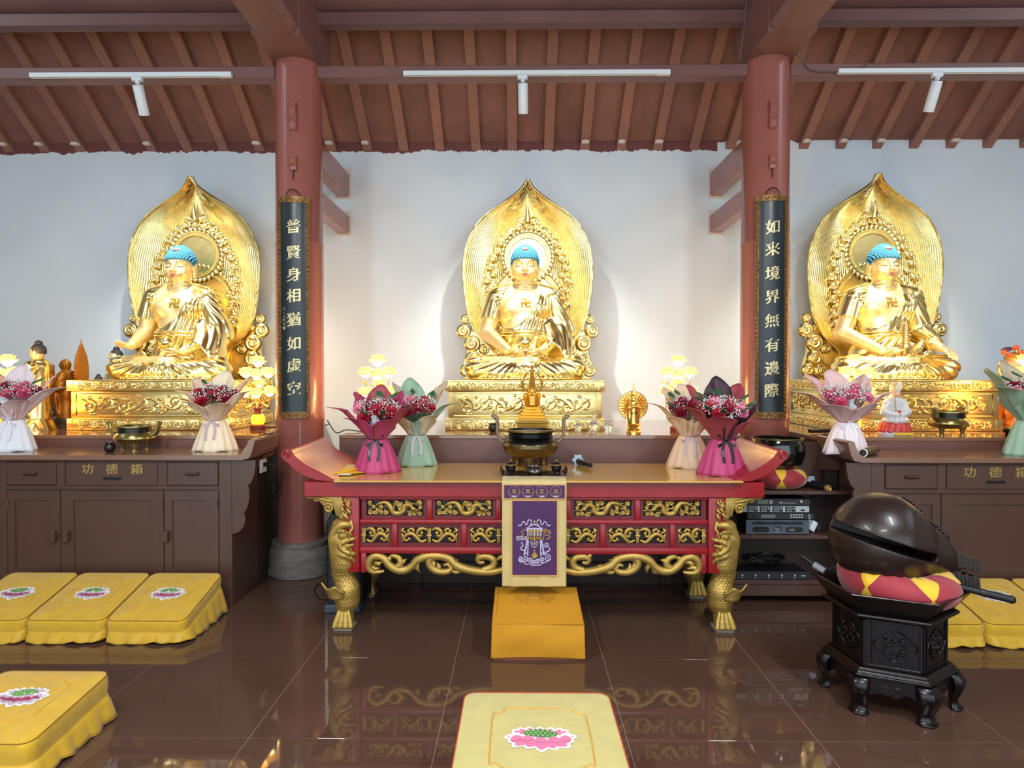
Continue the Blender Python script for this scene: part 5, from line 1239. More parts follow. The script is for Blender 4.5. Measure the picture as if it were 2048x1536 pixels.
t = thing('incense_tray', 'small black tray with upturned ends on the table edge above the banner', 'tray', (.088, 4.13, Z0))
b = MB(); b.prism([(-.185, .012), (.185, .012), (.196, .020), (.202, .038), (.208, .050), (.203, .028), (.196, .008), (.185, .0), (-.185, .0), (-.196, .008), (-.203, .028), (-.208, .050), (-.202, .038), (-.196, .020)], -.095, .10); b.build('tray', mat('black_lacquer', '#17100f', .25, coat=.4), t, bevel=.002)
for s in (-1, 1):
    c = thing('lidded_cup', 'black lidded cup with gilt knob at the %s end of the tray' % ('left' if s < 0 else 'right'), 'cup', (.088+s*.142, 4.12, Z0+.0125), group='lidded cups on the tray')
    b = MB(); b.lathe([(.020, .008), (.026, .014), (.031, .03), (.033, .050), (.033, .052)], n=24)
    for k in range(3): a = 2*PI*k/3; b.lathe([(.005, 0), (.007, .014)], (.020*math.cos(a), .020*math.sin(a), 0), 8)
    b.build('cup', M['black'], c, smooth=50)
    l = MB().lathe([(.037, .052), (.038, .055), (.030, .064), (.012, .070), (.006, .072)], n=24).build('lid', mat('black_gloss_lid', '#141416', .2), c, smooth=50)
    MB().lathe([(.036, .0505), (.039, .052), (.039, .055), (.036, .057)], n=24, ring=True).build('gilt_rim', M['gold_paint'], l, smooth=50)
    MB().sphere((0, 0, .078), .007, 10, 7).build('knob', M['gold_paint'], l, smooth=80)
t = thing('small_burner', 'small dark bronze bowl with two ring handles in the middle of the tray', 'incense burner', (.093, 4.075, Z0+.0125))
MB().lathe([(.035, 0), (.048, .006), (.055, .018), (.050, .032), (.043, .040), (.046, .048), (.042, .050), (.038, .042), (.0, .036)], n=32).build('bowl', mat('grey_bronze', '#4b4742', .28, .85), t, smooth=45)
for s in (-1, 1): MB().tube([(s*(.054+.010*math.cos(a)), 0, .026+.011*math.sin(a)) for a in np.linspace(0, 2*PI, 14)[:-1]], .0035, 6, closed=True).build('ring_handle', mat('brown_bronze', '#6b573a', .35, .8), t, smooth=60)

def microphone(loc, rz, label, ring=True, tilt=0., col=None, tip=None):
    t = thing('microphone', label, 'microphone', loc, rz)
    b = MB(); b.tube([(0, 0, .024), (0, -.10, .024+tilt*.6), (0, -.205, .022+tilt)], [.021, .019, .015], 16); b.build('handle', M['black'], t, smooth=40)
    b = MB(); b.lathe([(.0, -.028), (.017, -.022), (.026, -.008), (.026, .006), (.021, .02)], n=18); b.M = None
    b2 = MB(); b2.at((0, .0, .024), rx=-PI/2).lathe([(.021, -.005), (.027, .010), (.027, .026), (.018, .042), (0, .048)], n=18); b2.build('grille', m_panel, t, smooth=50)
    if ring:
        b = MB(); n = 40; pts = [(.037*(1+.16*math.cos(6*a))*math.cos(a), .037*(1+.16*math.cos(6*a))*math.sin(a)) for a in np.linspace(0, 2*PI, n+1)[:-1]]
        b.prism([(x, z+.024+.008) for x, z in pts], -.012, .006); b.build('anti_roll_ring', mat('pale_blue_silicone', '#a9bccb', .6), t, bevel=.002)
    if tip:
        MB().at((0, -.195, .022), rx=PI/2).lathe([(.016, 0), (.022, .004), (.022, .026), (.016, .030), (.012, .026), (0, .020)], n=16).build('end_ring', tip, t, smooth=40)
    return t
microphone((.405, 4.60, Z0), .35, 'black microphone with pale blue ring on the red table')
microphone((2.36, 5.02, Z1), -1.25, 'black microphone lying on the right altar behind the pink bouquet', ring=False)
microphone((2.03, 4.62, .761), .55, 'black microphone with pale blue ring on the shelf beside the bell', True)
t = microphone((1.965, 4.60, .761), .42, 'black rod with gilt end lying against the bell cushion', False, tip=M['gold_paint']); t.name = 'bell_striker'; t['category'] = 'striker'

# booklets and joss papers left on the table
pr = thing('paper_stack', 'loose yellow prayer papers and booklets by the left scroll end of the table', 'papers', (-1.10, 4.22, Z0), .25)
for k, (x, y, a, c) in enumerate(((0, 0, .0, '#c9a54a'), (.02, .07, .2, '#b8923c'), (-.02, -.07, -.3, '#d9cfa8'), (.03, -.03, .5, '#d5a92c'), (.0, .11, -.1, '#cdb877'))):
    MB().at((x, y, .0012+.0035*k), rz=a, rx=.015*k).box(-.06, .06, -.085, .085, 0, .003).off().build('sheet', mat('paper_%s' % c[1:], c, .6), pr)
MB().tube(spline([(-.1, -.16, .012), (-.06, -.12, .014), (.03, -.05, .022), (.08, .02, .022)], 12), .010, 8).build('paper_roll', mat('yellow_paper_roll', '#d8a017', .5), pr, smooth=60)
# rolled scroll on the right cabinet
t = thing('paper_roll', 'dark rolled scroll with a white end at the left of the right cabinet', 'scroll', (2.205, 4.262, Z2), -.75)
MB().at((0, 0, .028), rx=-PI/2).lathe([(.027, 0), (.027, .27), (.0, .27)], n=20).off().build('roll', mat('dark_brown_paper', '#2e2622', .5), t, smooth=50)
MB().at((0, -.001, .028), rx=-PI/2).lathe([(.0275, -.002), (.0275, .008), (.022, .008), (.022, -.001)], n=20, ring=True).off().build('white_end', M['white_metal'], t, smooth=50)
MB().at((0, -.0, .028), rx=-PI/2).lathe([(.022, .003), (0, .003)], n=20).off().build('inner_paper', mat('grey_white_paper', '#b9c2bd', .6), t)

# ------------------------------------------------------------------ bell bowl on its ring cushion
m_red_cloth = mat('red_silk', '#98242f', .6, var=.08, vscale=14, bump=.2, bscale=40, sheen=.3); m_yel_cloth = mat('yellow_silk', '#e0b321', .6, var=.06, vscale=14, bump=.2, bscale=40, sheen=.3)
def ring_cushion(name, label, loc, R, r, h, n, rz=0, sag=None, wr=.004):
    """a ring of alternating red and yellow diamonds"""
    t = thing(name, label, 'cushion', loc, rz); K, nv = 12, 32; nu = n*K; pts = []; fs = []; mi = []
    for j in range(nv):
        q = 2*PI*j/nv; wy = .015+.235*abs(math.sin(q))       # half width of the yellow triangles at this height
        for i in range(nu):
            sg, k = divmod(i, K); u = (-wy+2*wy*k/4) if k <= 4 else wy+(1-2*wy)*(k-4)/(K-4)
            a = 2*PI*(sg+u)/n; ww = wr/r*math.sin(23*a+3*q)*max(0, math.sin(q)); R_ = r*(1+ww)
            z = max(0, h/2+h/2*math.sin(q)*(1+ww)); z *= sag(a, q) if sag else 1; x = R+R_*math.cos(q)
            pts.append((x*math.cos(a), x*math.sin(a), z))
    for j in range(nv):
        for i in range(nu):
            fs.append((j*nu+i, j*nu+(i+1) % nu, ((j+1) % nv)*nu+(i+1) % nu, ((j+1) % nv)*nu+i)); mi.append(0 if i % K < 4 else 1)
    b = MB(); b.add(pts, fs); b.mi = mi
    b.build('cover', [m_yel_cloth, m_red_cloth], t, smooth=80)
    return t
ring_cushion('bell_cushion', 'red and yellow ring cushion under the black bell bowl', (1.79, 4.60, .7615), .105, .088, .135, 6, .30)
t = thing('bell_bowl', 'black lacquered singing bowl on a red and yellow cushion', 'bell', (1.79, 4.60, .885))
MB().lathe([(.07, .0), (.12, .008), (.155, .035), (.176, .085), (.180, .13), (.174, .18), (.165, .208), (.170, .214), (.166, .218), (.155, .212), (.162, .15), (.150, .06), (.09, .02), (0, .018)], n=56).build('bowl', mat('black_lacquer_bowl', '#0c100e', .10, coat=.6), t, smooth=50)
MB().lathe([(.1655, .207), (.1715, .212), (.1705, .2175), (.164, .2185)], n=56, ring=True).build('rim', mat('dull_gilt_rim', '#6d6538', .35, .8), t, smooth=50)

# ------------------------------------------------------------------ crystal stupas
m_crys = mat('amber_crystal', '#e0b24a', .16, .35, trans=.55, ior=1.5); m_clear = mat('clear_crystal', '#eef3f2', .05, trans=.92, ior=1.45)
m_crys_o = mat('orange_gilt_crystal', '#e09a1c', .2, .5, trans=.2)
t = thing('crystal_stupa', 'tall amber crystal stupa in front of the middle plinth', 'stupa', (.095, 4.98, Z1))
b = MB()
for (w, z0, z1) in ((.125, 0, .015), (.112, .015, .085), (.128, .085, .10), (.105, .10, .115)): b.box(-w, w, -w, w, z0, z1)
b.build('base', m_crys, t, bevel=.003)
b = MB()
for k in range(4): w = .100-.014*k; b.box(-w, w, -w, w, .115+.022*k, .137+.022*k)
b.build('steps', m_crys_o, t, bevel=.003)
b = MB(); b.lathe([(.045, .203), (.055, .22), (.062, .26), (.066, .285), (.058, .305), (.03, .312)], n=20); b.build('dome', m_crys_o, t, smooth=40)
b = MB(); b.box(-.018, .018, -.07, -.045, .215, .285); b.lathe([(.022, 0), (.018, .012), (.0, .022)], (0, -.058, .283), 4); b.build('niche', m_crys, t, bevel=.002)
b = MB(); pr = [(.034, .310), (.034, .335)]
for k in range(11): pr += [(.026-.0014*k, .338+.011*k), (.030-.0014*k, .343+.011*k)]
pr += [(.012, .462), (.026, .468), (.02, .476), (.008, .485), (.014, .50), (.004, .52), (.0, .545)]
b.lathe(pr, n=16); b.build('spire', m_crys, t, smooth=30)
for s in (-1, 1):
    b = MB(); b.tube(spline([(s*.030, 0, .46), (s*.06, 0, .42), (s*.075, 0, .37), (s*.06, 0, .33)], 10), [.004, .010, .014, .004], 6, up=(0, 1, 0)); b.sphere((s*.085, 0, .36), .016, 8, 6); b.build('side_finial', m_crys, t, smooth=50)
for (x, y, sc, lab) in ((.450, 5.08, .9, 'left of the three'), (.565, 5.05, 1.12, 'largest and middle of the three'), (.672, 5.01, 1.0, 'right of the three')):
    t = thing('glass_stupa', 'small clear glass stupa on the middle altar, '+lab, 'stupa', (x, y, Z1), group='small glass stupas'); t.scale = (sc, sc, sc)
    MB().lathe([(.030, 0), (.030, .010), (.024, .014), (.027, .03), (.038, .045), (.036, .062), (.02, .074), (.012, .078)], n=20).build('dome', m_clear, t, smooth=40)
    MB().lathe([(.012, .078), (.016, .086), (.010, .092), (.014, .10), (.008, .108), (.010, .116), (.003, .124), (0, .132)], n=14).build('spire', m_clear, t, smooth=40)

# ------------------------------------------------------------------ small figures
m_black_hair = mat('dark_painted_hair', '#3a3a3a', .6)
m_gilt2 = mat('bright_gilt', (.95, .62, .16), .25, 1., bump=.2, bscale=90)
# thousand-armed figure
t = thing('thousand_arm_figure', 'small gilt figure with a round fan of many arms right of the middle plinth', 'figurine', (.862, 5.0, Z1))
MB().lathe([(.055, 0), (.055, .012), (.045, .02), (.050, .035), (.040, .05), (.048, .065), (.030, .075)], n=20).build('pedestal', m_gilt2, t, smooth=40)
f = Field((-.06, -.06, .06), (.06, .06, .40), .004)
f.cap((0, 0, .07), (0, 0, .17), .034, .026).cap((0, 0, .17), (0, 0, .225), .026, .034).ell((0, -.004, .262), (.017, .018, .022), .01).cap((0, 0, .28), (0, 0, .30), .015, .010).cap((0, 0, .30), (0, 0, .385), .009, .003, .01)
for s in (-1, 1): f.chain([(s*.030, 0, .225), (s*.040, -.025, .19), (s*.008, -.04, .205)], .009, .01).cap((s*.034, 0, .08), (s*.04, -.01, .19), .008, .006)
f.obj('body', m_gilt2, t)
b = MB(); b.at((0, .028, .205), rx=PI/2).lathe([(0, .0), (.108, 0), (.112, .004), (.112, -.006), (0, -.006)], n=40).off(); fan = b.build('fan_disc', m_gilt2, t, smooth=40)
b = MB()
for R0, R1, n in ((.03, .098, 26), (.03, .078, 20), (.03, .060, 16)):
    for k in range(n):
        a = 2*PI*(k+.5*(n % 3))/n; p = lambda r, y: (r*math.cos(a), y, .205+r*math.sin(a)); b.tube([p(R0, .012), p(R1*.6, .012+.008*(R1 < .09)), p(R1, .014)], [.005, .0045, .004], 5); b.sphere(p(R1, .012), .0065, 6, 4)
b.build('arms', m_gilt2, fan, smooth=60, kind='stuff')
b = MB()
for s in (-1, 1): b.tube([(s*.052, .0, .02), (s*.055, .0, .14)], .0025, 5)
b.build('ribbon_stay', m_gilt2, t)

def standing(name, label, loc, rz, m_robe, m_skin, h=.62, base='rock', hair=True, m_base=None):
    """robed standing figure with joined or lowered hands; faces -y before turning"""
    t = thing(name, label, 'figurine', loc, rz); k = h/.62; hb = .08
    f = Field((-.15, -.14, hb-.01), (.15, .13, .60), .0058)
    f.cap((0, .0, hb), (0, .0, .30), .078, .062, .02).cap((0, .0, .30), (0, .005, .43), .070, .076, .04)
    for s in (-1, 1): f.cap((s*.05, .005, .455), (s*.075, .005, .44), .034, .036, .03).chain([(s*.085, .005, .44), (s*.102, -.005, .36), (s*.06, -.07, .33)], [.036, .038, .030], .02).chain([(s*.06, -.065, .32), (s*.075, -.05, .22), (s*.07, -.03, .12)], [.028, .024, .014], .015)
    folds(f, 0, .52, 17, .010, 1., .08, (-.15, -.14, .06), (.15, .13, .45))
    cut_poly(f, [(-.022, .50), (0, .39), (.022, .50)], 0)
    f.obj('robe', m_robe, t)
    g = Field((-.07, -.10, .28), (.07, .08, .62), .0046)
    g.cap((0, .0, .43), (0, -.005, .52), .034, .028).ell((0, -.006, .540), (.040, .046, .052), .02).cap((0, -.047, .548), (0, -.054, .532), .006, .009, .01)
    for s in (-1, 1): g.ell((s*.041, .004, .535), (.006, .012, .024), .006).cap((s*.05, -.075, .325), (s*.006, -.098, .335), .017, .014, .01)
    g.obj('body', m_skin, t)
    if hair:
        b = MB(); b.grid(lambda u, v: (lambda a, el: (.045*math.cos(el)*math.sin(a), .004-.050*math.cos(el)*math.cos(a), .552+.052*math.sin(el)))(2*PI*u, PI/2-(PI/2-(.25 if math.cos(2*PI*u) > .3 else -.45))*v), 28, 8, cu=True); b.sphere((0, .004, .605), (.024, .026, .020), 12, 8); b.build('hair', m_black_hair, t, smooth=70)
    b = MB(); rr = random.Random(4); mb = m_base or m_robe
    if base == 'rock':
        b.grid(lambda u, v: ((.13-.055*v+.012*math.sin(5*2*PI*u+4*v))*math.cos(2*PI*u), (.105-.04*v+.012*math.sin(7*2*PI*u))*math.sin(2*PI*u), .085*v+.006*math.sin(9*2*PI*u)*v), 40, 6, cu=True); b.lathe([(.078, .08), (.0, .088)], n=20)
    else: b.lathe([(.10, 0), (.10, .02), (.085, .03), (.09, .055), (.08, .085), (0, .085)], n=24)
    b.build('base', mb, t, smooth=50); t.scale = (k, k, k); return t
standing('standing_figure', 'gilt standing Buddha figure with dark hair at the far left, seen from the side', (-3.83, 5.22, Z1), -1.6, M['gold'], M['gold_skin'], .71)
m_wooden = mat('gilded_brown_wood', '#a3661c', .35, .45, var=.25, vscale=18); m_wood_or = mat('orange_varnished_wood', '#a8641a', .4, var=.15, vscale=8, stretch=(1, 1, .3))
tw = standing('carved_wood_figure', 'carved brown wood figure before a pointed flame board, left of the left plinth', (-3.80, 5.50, Z1), -1.45, m_wooden, m_wooden, .60, 'round', False, mat('dark_carved_base', '#3a2a1c', .5))
b = MB(); pts = [(.085*math.sin(PI*min(1, q*1.0))**.7*(1 if q < .5 else 1), 0) for q in (0,)]
ol = [(0, .72), (.03, .68), (.075, .62), (.10, .54), (.105, .46), (.092, .40), (.115, .36), (.12, .28), (.10, .10), (.10, .02)]
poly = [(-x, z) for x, z in ol[::-1]]+ol[1:]
b.prism(poly, .115, .135); fb = b.build('flame_board', m_wood_or, tw, bevel=.004)
b = MB()
for i in range(1, len(poly)):
    (xa, za), (xb, zb) = poly[i-1], poly[i]
    for q in np.linspace(0, 1, 4)[:-1]: b.sphere((xa+(xb-xa)*q, .124, za+(zb-za)*q), (.011, .012, .011), 7, 5)
b.tube([(0, .125, .70), (.004, .125, .745), (-.004, .125, .77)], [.010, .005, .001], 6)
b.build('flame_edge', m_wooden, fb, smooth=60, kind='stuff')
standing('small_standing_figure', 'small dark-haired gilt figure half hidden behind the left Buddha knee', (-3.76, 6.12, Z1), -.6, M['gold'], M['gold_skin'], .70)
standing('small_standing_figure', 'smallest dark-haired figure beside the left plinth, only its head showing', (-3.80, 5.92, Z1), -.6, mat('dark_robe', '#3d2c22', .5), m_wooden, .445)
# dark spotted box on the left altar
t = thing('spotted_box', 'dark box with white dots between the two figures at the far left', 'box', (-4.02, 5.62, Z1), .1)
bx = MB().box(-.14, .14, -.08, .08, 0, .25).build('box', mat('dark_blue_card', '#20262c', .5), t, bevel=.004)
b = MB(); rr = random.Random(2)
for i in range(5):
    for j in range(5): b.at((-.11+.055*i+.02*(j % 2), -.0806, .03+.047*j), rx=PI/2).lathe([(.012, 0), (0, 0)], n=10)
b.off(); b.build('dots', M['white_metal'], bx, kind='stuff')

# white seated figure with crown and staff on a red lotus
m_porc = mat('white_porcelain', '#c8cacc', .25, coat=.4); m_pinkskin = mat('pale_skin_paint', '#e3b596', .4); m_lotus_red = mat('red_lotus_paint', '#c4473c', .4, var=.2, vscale=20)
t = thing('white_seated_figure', 'white porcelain seated figure with gilt crown and staff on a red lotus', 'figurine', (2.765, 4.90, Z1)); t.scale = (1.14, 1.14, 1.12)
MB().lathe([(.098, 0), (.100, .012), (.092, .022), (.085, .03)], n=32, sy=.8).build('base', m_porc, t, smooth=40)
MB().box(-.045, .075, -.0835, -.079, .004, .020).build('yellow_plate', m_yel_cloth, t)
for ring, (n, R, z) in enumerate(((14, .090, .040), (13, .084, .062))):
    for k in range(n):
        a = 2*PI*(k+.5*ring)/n; o = MB().sphere((0, 0, 0), (.022, .010, .026), 8, 6).build('petal', m_lotus_red, t, smooth=70, loc=(R*math.cos(a), R*.8*math.sin(a), z)); o.rotation_euler = (-.35, 0, a+PI/2)
MB().lathe([(.075, .03), (.085, .05), (.08, .078), (0, .08)], n=28, sy=.8).build('lotus_core', m_lotus_red, t, smooth=40)
f = Field((-.10, -.09, .065), (.10, .08, .34), .0042)
f.ell((0, -.01, .095), (.082, .062, .032)).ell((0, .005, .16), (.052, .042, .075), .03).cap((-.03, 0, .215), (.03, 0, .215), .026, .026, .03)
for s in (-1, 1): f.chain([(s*.048, .0, .21), (s*.066, -.012, .15), (s*.022, -.048, .135)], [.026, .028, .022], .015)
f.cap((0, .01, .23), (0, .015, .31), .032, .022, .02); folds(f, 0, .26, 14, .007, 1, .04, (-.1, -.09, .07), (.1, .08, .23)); f.obj('robe', m_porc, t)
f = Field((-.05, -.06, .22), (.05, .05, .34), .0035); f.cap((0, -.006, .22), (0, -.008, .25), .016, .015).ell((0, -.012, .272), (.025, .026, .031), .01).cap((0, -.037, .276), (0, -.041, .268), .003, .005, .005)
f.obj('head', m_pinkskin, t)
b = MB()
for k in range(5):
    a = -PI/2+(k-2)*.55; b.at((.030*math.cos(a), -.005+.032*math.sin(a), .298), rz=a+PI/2).prism([(-.013, 0), (.013, 0), (.018, .030), (0, .052), (-.018, .030)], -.003, .003)
b.off(); b.lathe([(.031, .290), (.033, .300), (.030, .306)], (0, -.004, 0), 20); b.build('crown', mat('white_gilt_crown', '#e6d9bd', .3), t)
MB().lathe([(.020, .29), (.022, .335), (.0, .345)], (0, .0, 0), 14).build('headdress', m_porc, t, smooth=60)
b = MB(); b.tube([(-.020, -.062, .07), (-.035, -.055, .33)], .0028, 6); b.tube([(-.036+.016*math.cos(a), -.055, .345+.02*math.sin(a)) for a in np.linspace(0, 2*PI, 14)[:-1]], .0028, 5, closed=True); b.build('staff', M['gold_paint'], t, smooth=60)
MB().box(-.010, .010, -.056, -.050, .145, .163).build('red_emblem', mat('red_paint', '#b8342c', .4), t)
f = Field((-.04, -.08, .11), (.04, -.03, .17), .003)
for s in (-1, 1): f.cap((s*.022, -.05, .135), (s*.004, -.060, .137), .010, .008, .004)
f.obj('hands', m_pinkskin, t)

# coloured guardian of wealth at the far right
m_or = mat('orange_red_paint', '#d9562a', .4, var=.3, vscale=40, col2='#e89a3c'); m_face = mat('rosy_face_paint', '#e39a72', .4)
t = thing('guardian_figure', 'brightly painted bearded guardian figure with a plumed crown at the far right', 'figurine', (4.0, 5.40, Z1), .35); t.scale = (.95, .95, .98)
f = Field((-.20, -.16, .0), (.20, .16, .56), .007)
f.cap((0, 0, .05), (0, 0, .30), .115, .085).ell((0, 0, .38), (.10, .07, .09), .05)
for s in (-1, 1): f.chain([(s*.09, 0, .42), (s*.16, -.03, .34), (s*.09, -.10, .33)], [.045, .05, .035], .03).chain([(s*.10, -.08, .30), (s*.13, -.06, .15), (s*.12, -.03, .06)], [.035, .03, .02], .02)
folds(f, 0, .55, 15, .012, 1, .08, (-.2, -.16, 0), (.2, .16, .45)); f.half((0, 0, .0), (0, 0, -1)); f.obj('robe', m_or, t)
f = Field((-.10, -.14, .40), (.10, .10, .66), .005)
f.cap((0, 0, .42), (0, -.01, .48), .04, .04).ell((0, -.012, .535), (.062, .064, .075), .02).cap((0, -.078, .545), (0, -.088, .525), .007, .011, .01)
for s in (-1, 1): f.ell((s*.026, -.060, .512), (.024, .02, .022), .015).ell((s*.066, .0, .53), (.010, .02, .034), .01).ell((s*.026, -.078, .553), (.016, .010, .007), .006, 'cut')
f.obj('head', m_face, t)
b = MB()
for s in (-1, 1):
    b.tube(spline([(s*.004, -.085, .508), (s*.03, -.085, .500), (s*.05, -.075, .47)], 10), [.006, .006, .002], 6); b.tube(spline([(s*.012, -.070, .565), (s*.03, -.068, .575), (s*.05, -.055, .568)], 8), [.003, .004, .002], 5)
b.tube(spline([(0, -.08, .475), (0, -.09, .44), (0, -.085, .40)], 8), [.014, .013, .003], 8); b.build('beard', M['black'], t, smooth=60)
b = MB(); b.lathe([(.066, .575), (.072, .59), (.060, .615), (.05, .625), (.0, .64)], (0, 0, 0), 24); b.build('crown', M['gold_paint'], t, smooth=40)
m_pom = mat('orange_pompom', '#e0552a', .6)
for (x, y, z, r) in ((-.075, -.02, .615, .020), (.075, -.02, .615, .020), (-.12, .0, .635, .022), (.12, .0, .64, .022), (0, -.06, .63, .018), (0, -.02, .67, .026), (-.04, -.05, .645, .015), (.045, -.05, .645, .015), (.03, 0, .685, .014)):
    b = MB(); b.sphere((x, y, z), r, 10, 7); b.tube([(x*.6, y*.6, .60), (x, y, z)], .004, 5); b.build('pompom', m_pom if r > .016 else M['gold_paint'], t, smooth=70)
MB().at((-.055, .02, .66), rx=.2, ry=-.3).sphere((0, 0, 0), (.055, .035, .016), 12, 6).off().build('hat_wing', mat('purple_hat', '#5a3040', .5), t, smooth=60)
b = MB(); rr = random.Random(8)
for k in range(26): a = 2*PI*k/26; b.sphere((.085*math.cos(a), -.02+.07*math.sin(a), .455+.012*math.sin(3*a)), (.018, .018, .012), 7, 5)
b.build('collar', m_or, t, smooth=60)
b = MB(); b.tube(spline([(-.13, -.06, .30), (-.19, -.05, .40), (-.215, -.03, .48), (-.19, -.02, .55), (-.15, -.03, .56)], 24), [.010, .014, .014, .010, .006], 8); b.tube(spline([(-.19, -.04, .40), (-.165, -.05, .46), (-.17, -.04, .51)], 10), [.010, .012, .004], 6); b.build('streamer', m_gilt2, t, smooth=60)
# ================================================================== banner over the table edge
m_gcloth = mat('cream_gold_satin', '#c2ac70', .45, var=.10, vscale=9, bump=.15, bscale=30, sheen=.2)
m_purple = mat('purple_brocade', '#452050', .6, var=.12, vscale=14, bump=.1, bscale=60)
m_border = mat('orange_braid', '#d59a4f', .5); m_ew = mat('pale_lavender_thread', '#b7b2cf', .55); m_eg = mat('gold_thread', '#b4943f', .5, .3)
bn = thing('altar_banner', 'cream and purple embroidered banner hanging over the front of the red table', 'banner', (.087, 3.885, 0))
def bz(u, v):   # v = 0 back edge on the table, then over the edge and down
    L = .15+.62; d = v*L; wav = .003*math.sin(7*u*2+1.3)+.002*math.sin(13*u*2)
    if d < .13: return ((u-.5)*.382, .15-d, .9165+abs(wav)*.5)
    q = d-.13
    if q < .03: a = q/.03*PI/2; return ((u-.5)*.382, .02-.02*math.sin(a), .8965+.02*math.cos(a))
    return ((u-.5)*(.382-.006*q), wav*min(1, q*3)+.0, .8965-(q-.03))
b = MB(); b.grid(bz, 40, 90); o = b.build('cloth', m_gcloth, bn, smooth=60); md = o.modifiers.new('thickness', 'SOLIDIFY'); md.thickness = .0025
def rect(b, x0, x1, z0, z1, y):
    n = 14; b.grid(lambda u, v: (x0+(x1-x0)*u, y, z0+(z1-z0)*v), n, 2)
Zp = lambda zx, zy: ((zx-445)*.000459, .978-zy*.000459)
b = MB(); rect(b, -.182, .184, .806, .893, -.0072); b.build('border', m_border, bn)
b = MB(); rect(b, -.177, .179, .811, .888, -.0082); b.build('purple_band', m_purple, bn)
b = MB(); rect(b, -.135, .139, .352, .800, -.0072); b.build('border', m_border, bn)
b = MB(); rect(b, -.129, .133, .358, .796, -.0082); b.build('purple_field', m_purple, bn)
ye = -.0085
for ch, zx in zip('香真定戒', (187, 364, 543, 720)):
    cx, cz = Zp(zx, 280); e = MB()
    e.mat(0).tube([(cx+.033*math.cos(a), ye, cz+.033*math.sin(a)) for a in np.linspace(0, 2*PI, 30)[:-1]], .0012, 5, closed=True)
    for s in (-1, 1): e.tube([(cx+s*.018, ye, cz-.008), (cx+s*.030, ye, cz-.012), (cx+s*.036, ye, cz-.004), (cx+s*.030, ye, cz+.004)], .0013, 5)
    write(e, ch, .030, lambda p, q: (cx+p, ye-.001, cz+.003+q), bold=.0)
    e.mat(1).add([(cx+.030*math.cos(a), ye-.0006, cz+.030*math.sin(a)) for a in np.linspace(PI+.85, 2*PI-.85, 12)], [tuple(range(12))])
    e.build('emblem', [m_eg, m_ew], bn)
def stitch(b, pts, r=.0028, n=30): b.tube([(x, ye, z) for x, z in spline([Zp(*p) for p in pts], n)], r, 6, flat=1., up=(0, 1, 0))
def curl(b, zx, zy, R, a0, turns, r=.0026):
    x, z = Zp(zx, zy); b.tube([(q[0], ye, q[2]) for q in spiral((x, z), R*.000459, .002, a0, turns, 22)], r, 6, up=(0, 1, 0))
w = MB(); g = MB()
for s in (1, -1):
    mx = lambda P: [(445+s*(x-445), y) for x, y in P]
    stitch(w, mx([(235, 705), (265, 718), (288, 690), (300, 665), (325, 672), (335, 702), (360, 695), (362, 655), (385, 640), (408, 655), (405, 695), (385, 722)]), .0036)
    stitch(w, mx([(352, 900), (345, 960), (330, 1030), (318, 1095)]), .006); stitch(w, mx([(368, 900), (364, 980), (362, 1100)]), .004); stitch(w, mx([(320, 1090), (340, 1062), (362, 1100)]), .003)
    stitch(w, mx([(350, 735), (352, 790)]), .003); stitch(w, mx([(400, 920), (410, 965), (445, 1000)]), .0025); stitch(w, mx([(415, 910), (422, 940), (445, 965)]), .002)
    stitch(w, mx([(365, 745), (400, 715), (445, 700)]), .004)
    stitch(g, mx([(325, 850), (330, 885), (360, 890), (372, 858), (390, 892), (410, 862), (430, 895), (445, 860)]), .0034)
stitch(g, [(350, 770), (295, 778), (280, 800), (305, 822), (285, 848), (240, 855)], .003); stitch(g, [(560, 830), (610, 840), (650, 855), (640, 875), (600, 890)], .003)
curl(g, 585, 785, 30, .5, 1.5); curl(g, 635, 805, 28, 2.5, -1.5)
for zx, q in ((240, 32), (292, 28), (340, 26)): curl(w, zx, 882, q, 1., 1.5)
stitch(w, [(275, 930), (300, 965), (272, 1005), (290, 1030), (325, 1032)], .004); curl(w, 600, 960, 36, 3., 1.6, .0032); stitch(w, [(630, 990), (645, 1030), (600, 1055), (590, 1078), (620, 1085)], .004)
for zx, zy, q in ((268, 1140, 34), (330, 1140, 42), (388, 1165, 38), (440, 1182, 34), (492, 1172, 34), (545, 1152, 38), (612, 1130, 46)): curl(w, zx, zy, q, rnd.uniform(0, 6), 1.6 if zx < 445 else -1.6, .0034)
stitch(w, [(240, 1150), (270, 1185), (310, 1182), (330, 1210), (390, 1208), (420, 1228), (470, 1225), (510, 1226), (555, 1195), (600, 1180), (655, 1150)], .0032)
for k in range(9): x, z0 = Zp(362+k*21, 748); _, z1 = Zp(0, 848); (g if k % 2 else w).tube([(x, ye, z0), (x, ye, z1)], .0038, 6, up=(0, 1, 0))
stitch(w, [(350, 762), (445, 752), (552, 762)], .005); stitch(g, [(352, 785), (445, 778), (552, 785)], .004)
stitch(g, [(448, 850), (448, 960)], .004); stitch(g, [(448, 1020), (448, 1085)], .004)
x, z = Zp(447, 672); g.sphere((x, ye, z), (.006, .0025, .013), 10, 6)
x, z = Zp(450, 1100); g.prism([(x+(.021 if k % 2 else .012)*math.cos(PI*k/8), z+(.021 if k % 2 else .012)*math.sin(PI*k/8)) for k in range(16)], ye-.0015, ye+.001)
w.build('white_embroidery', m_ew, bn, smooth=60, kind='stuff'); g.build('gold_embroidery', m_eg, bn, smooth=60, kind='stuff')

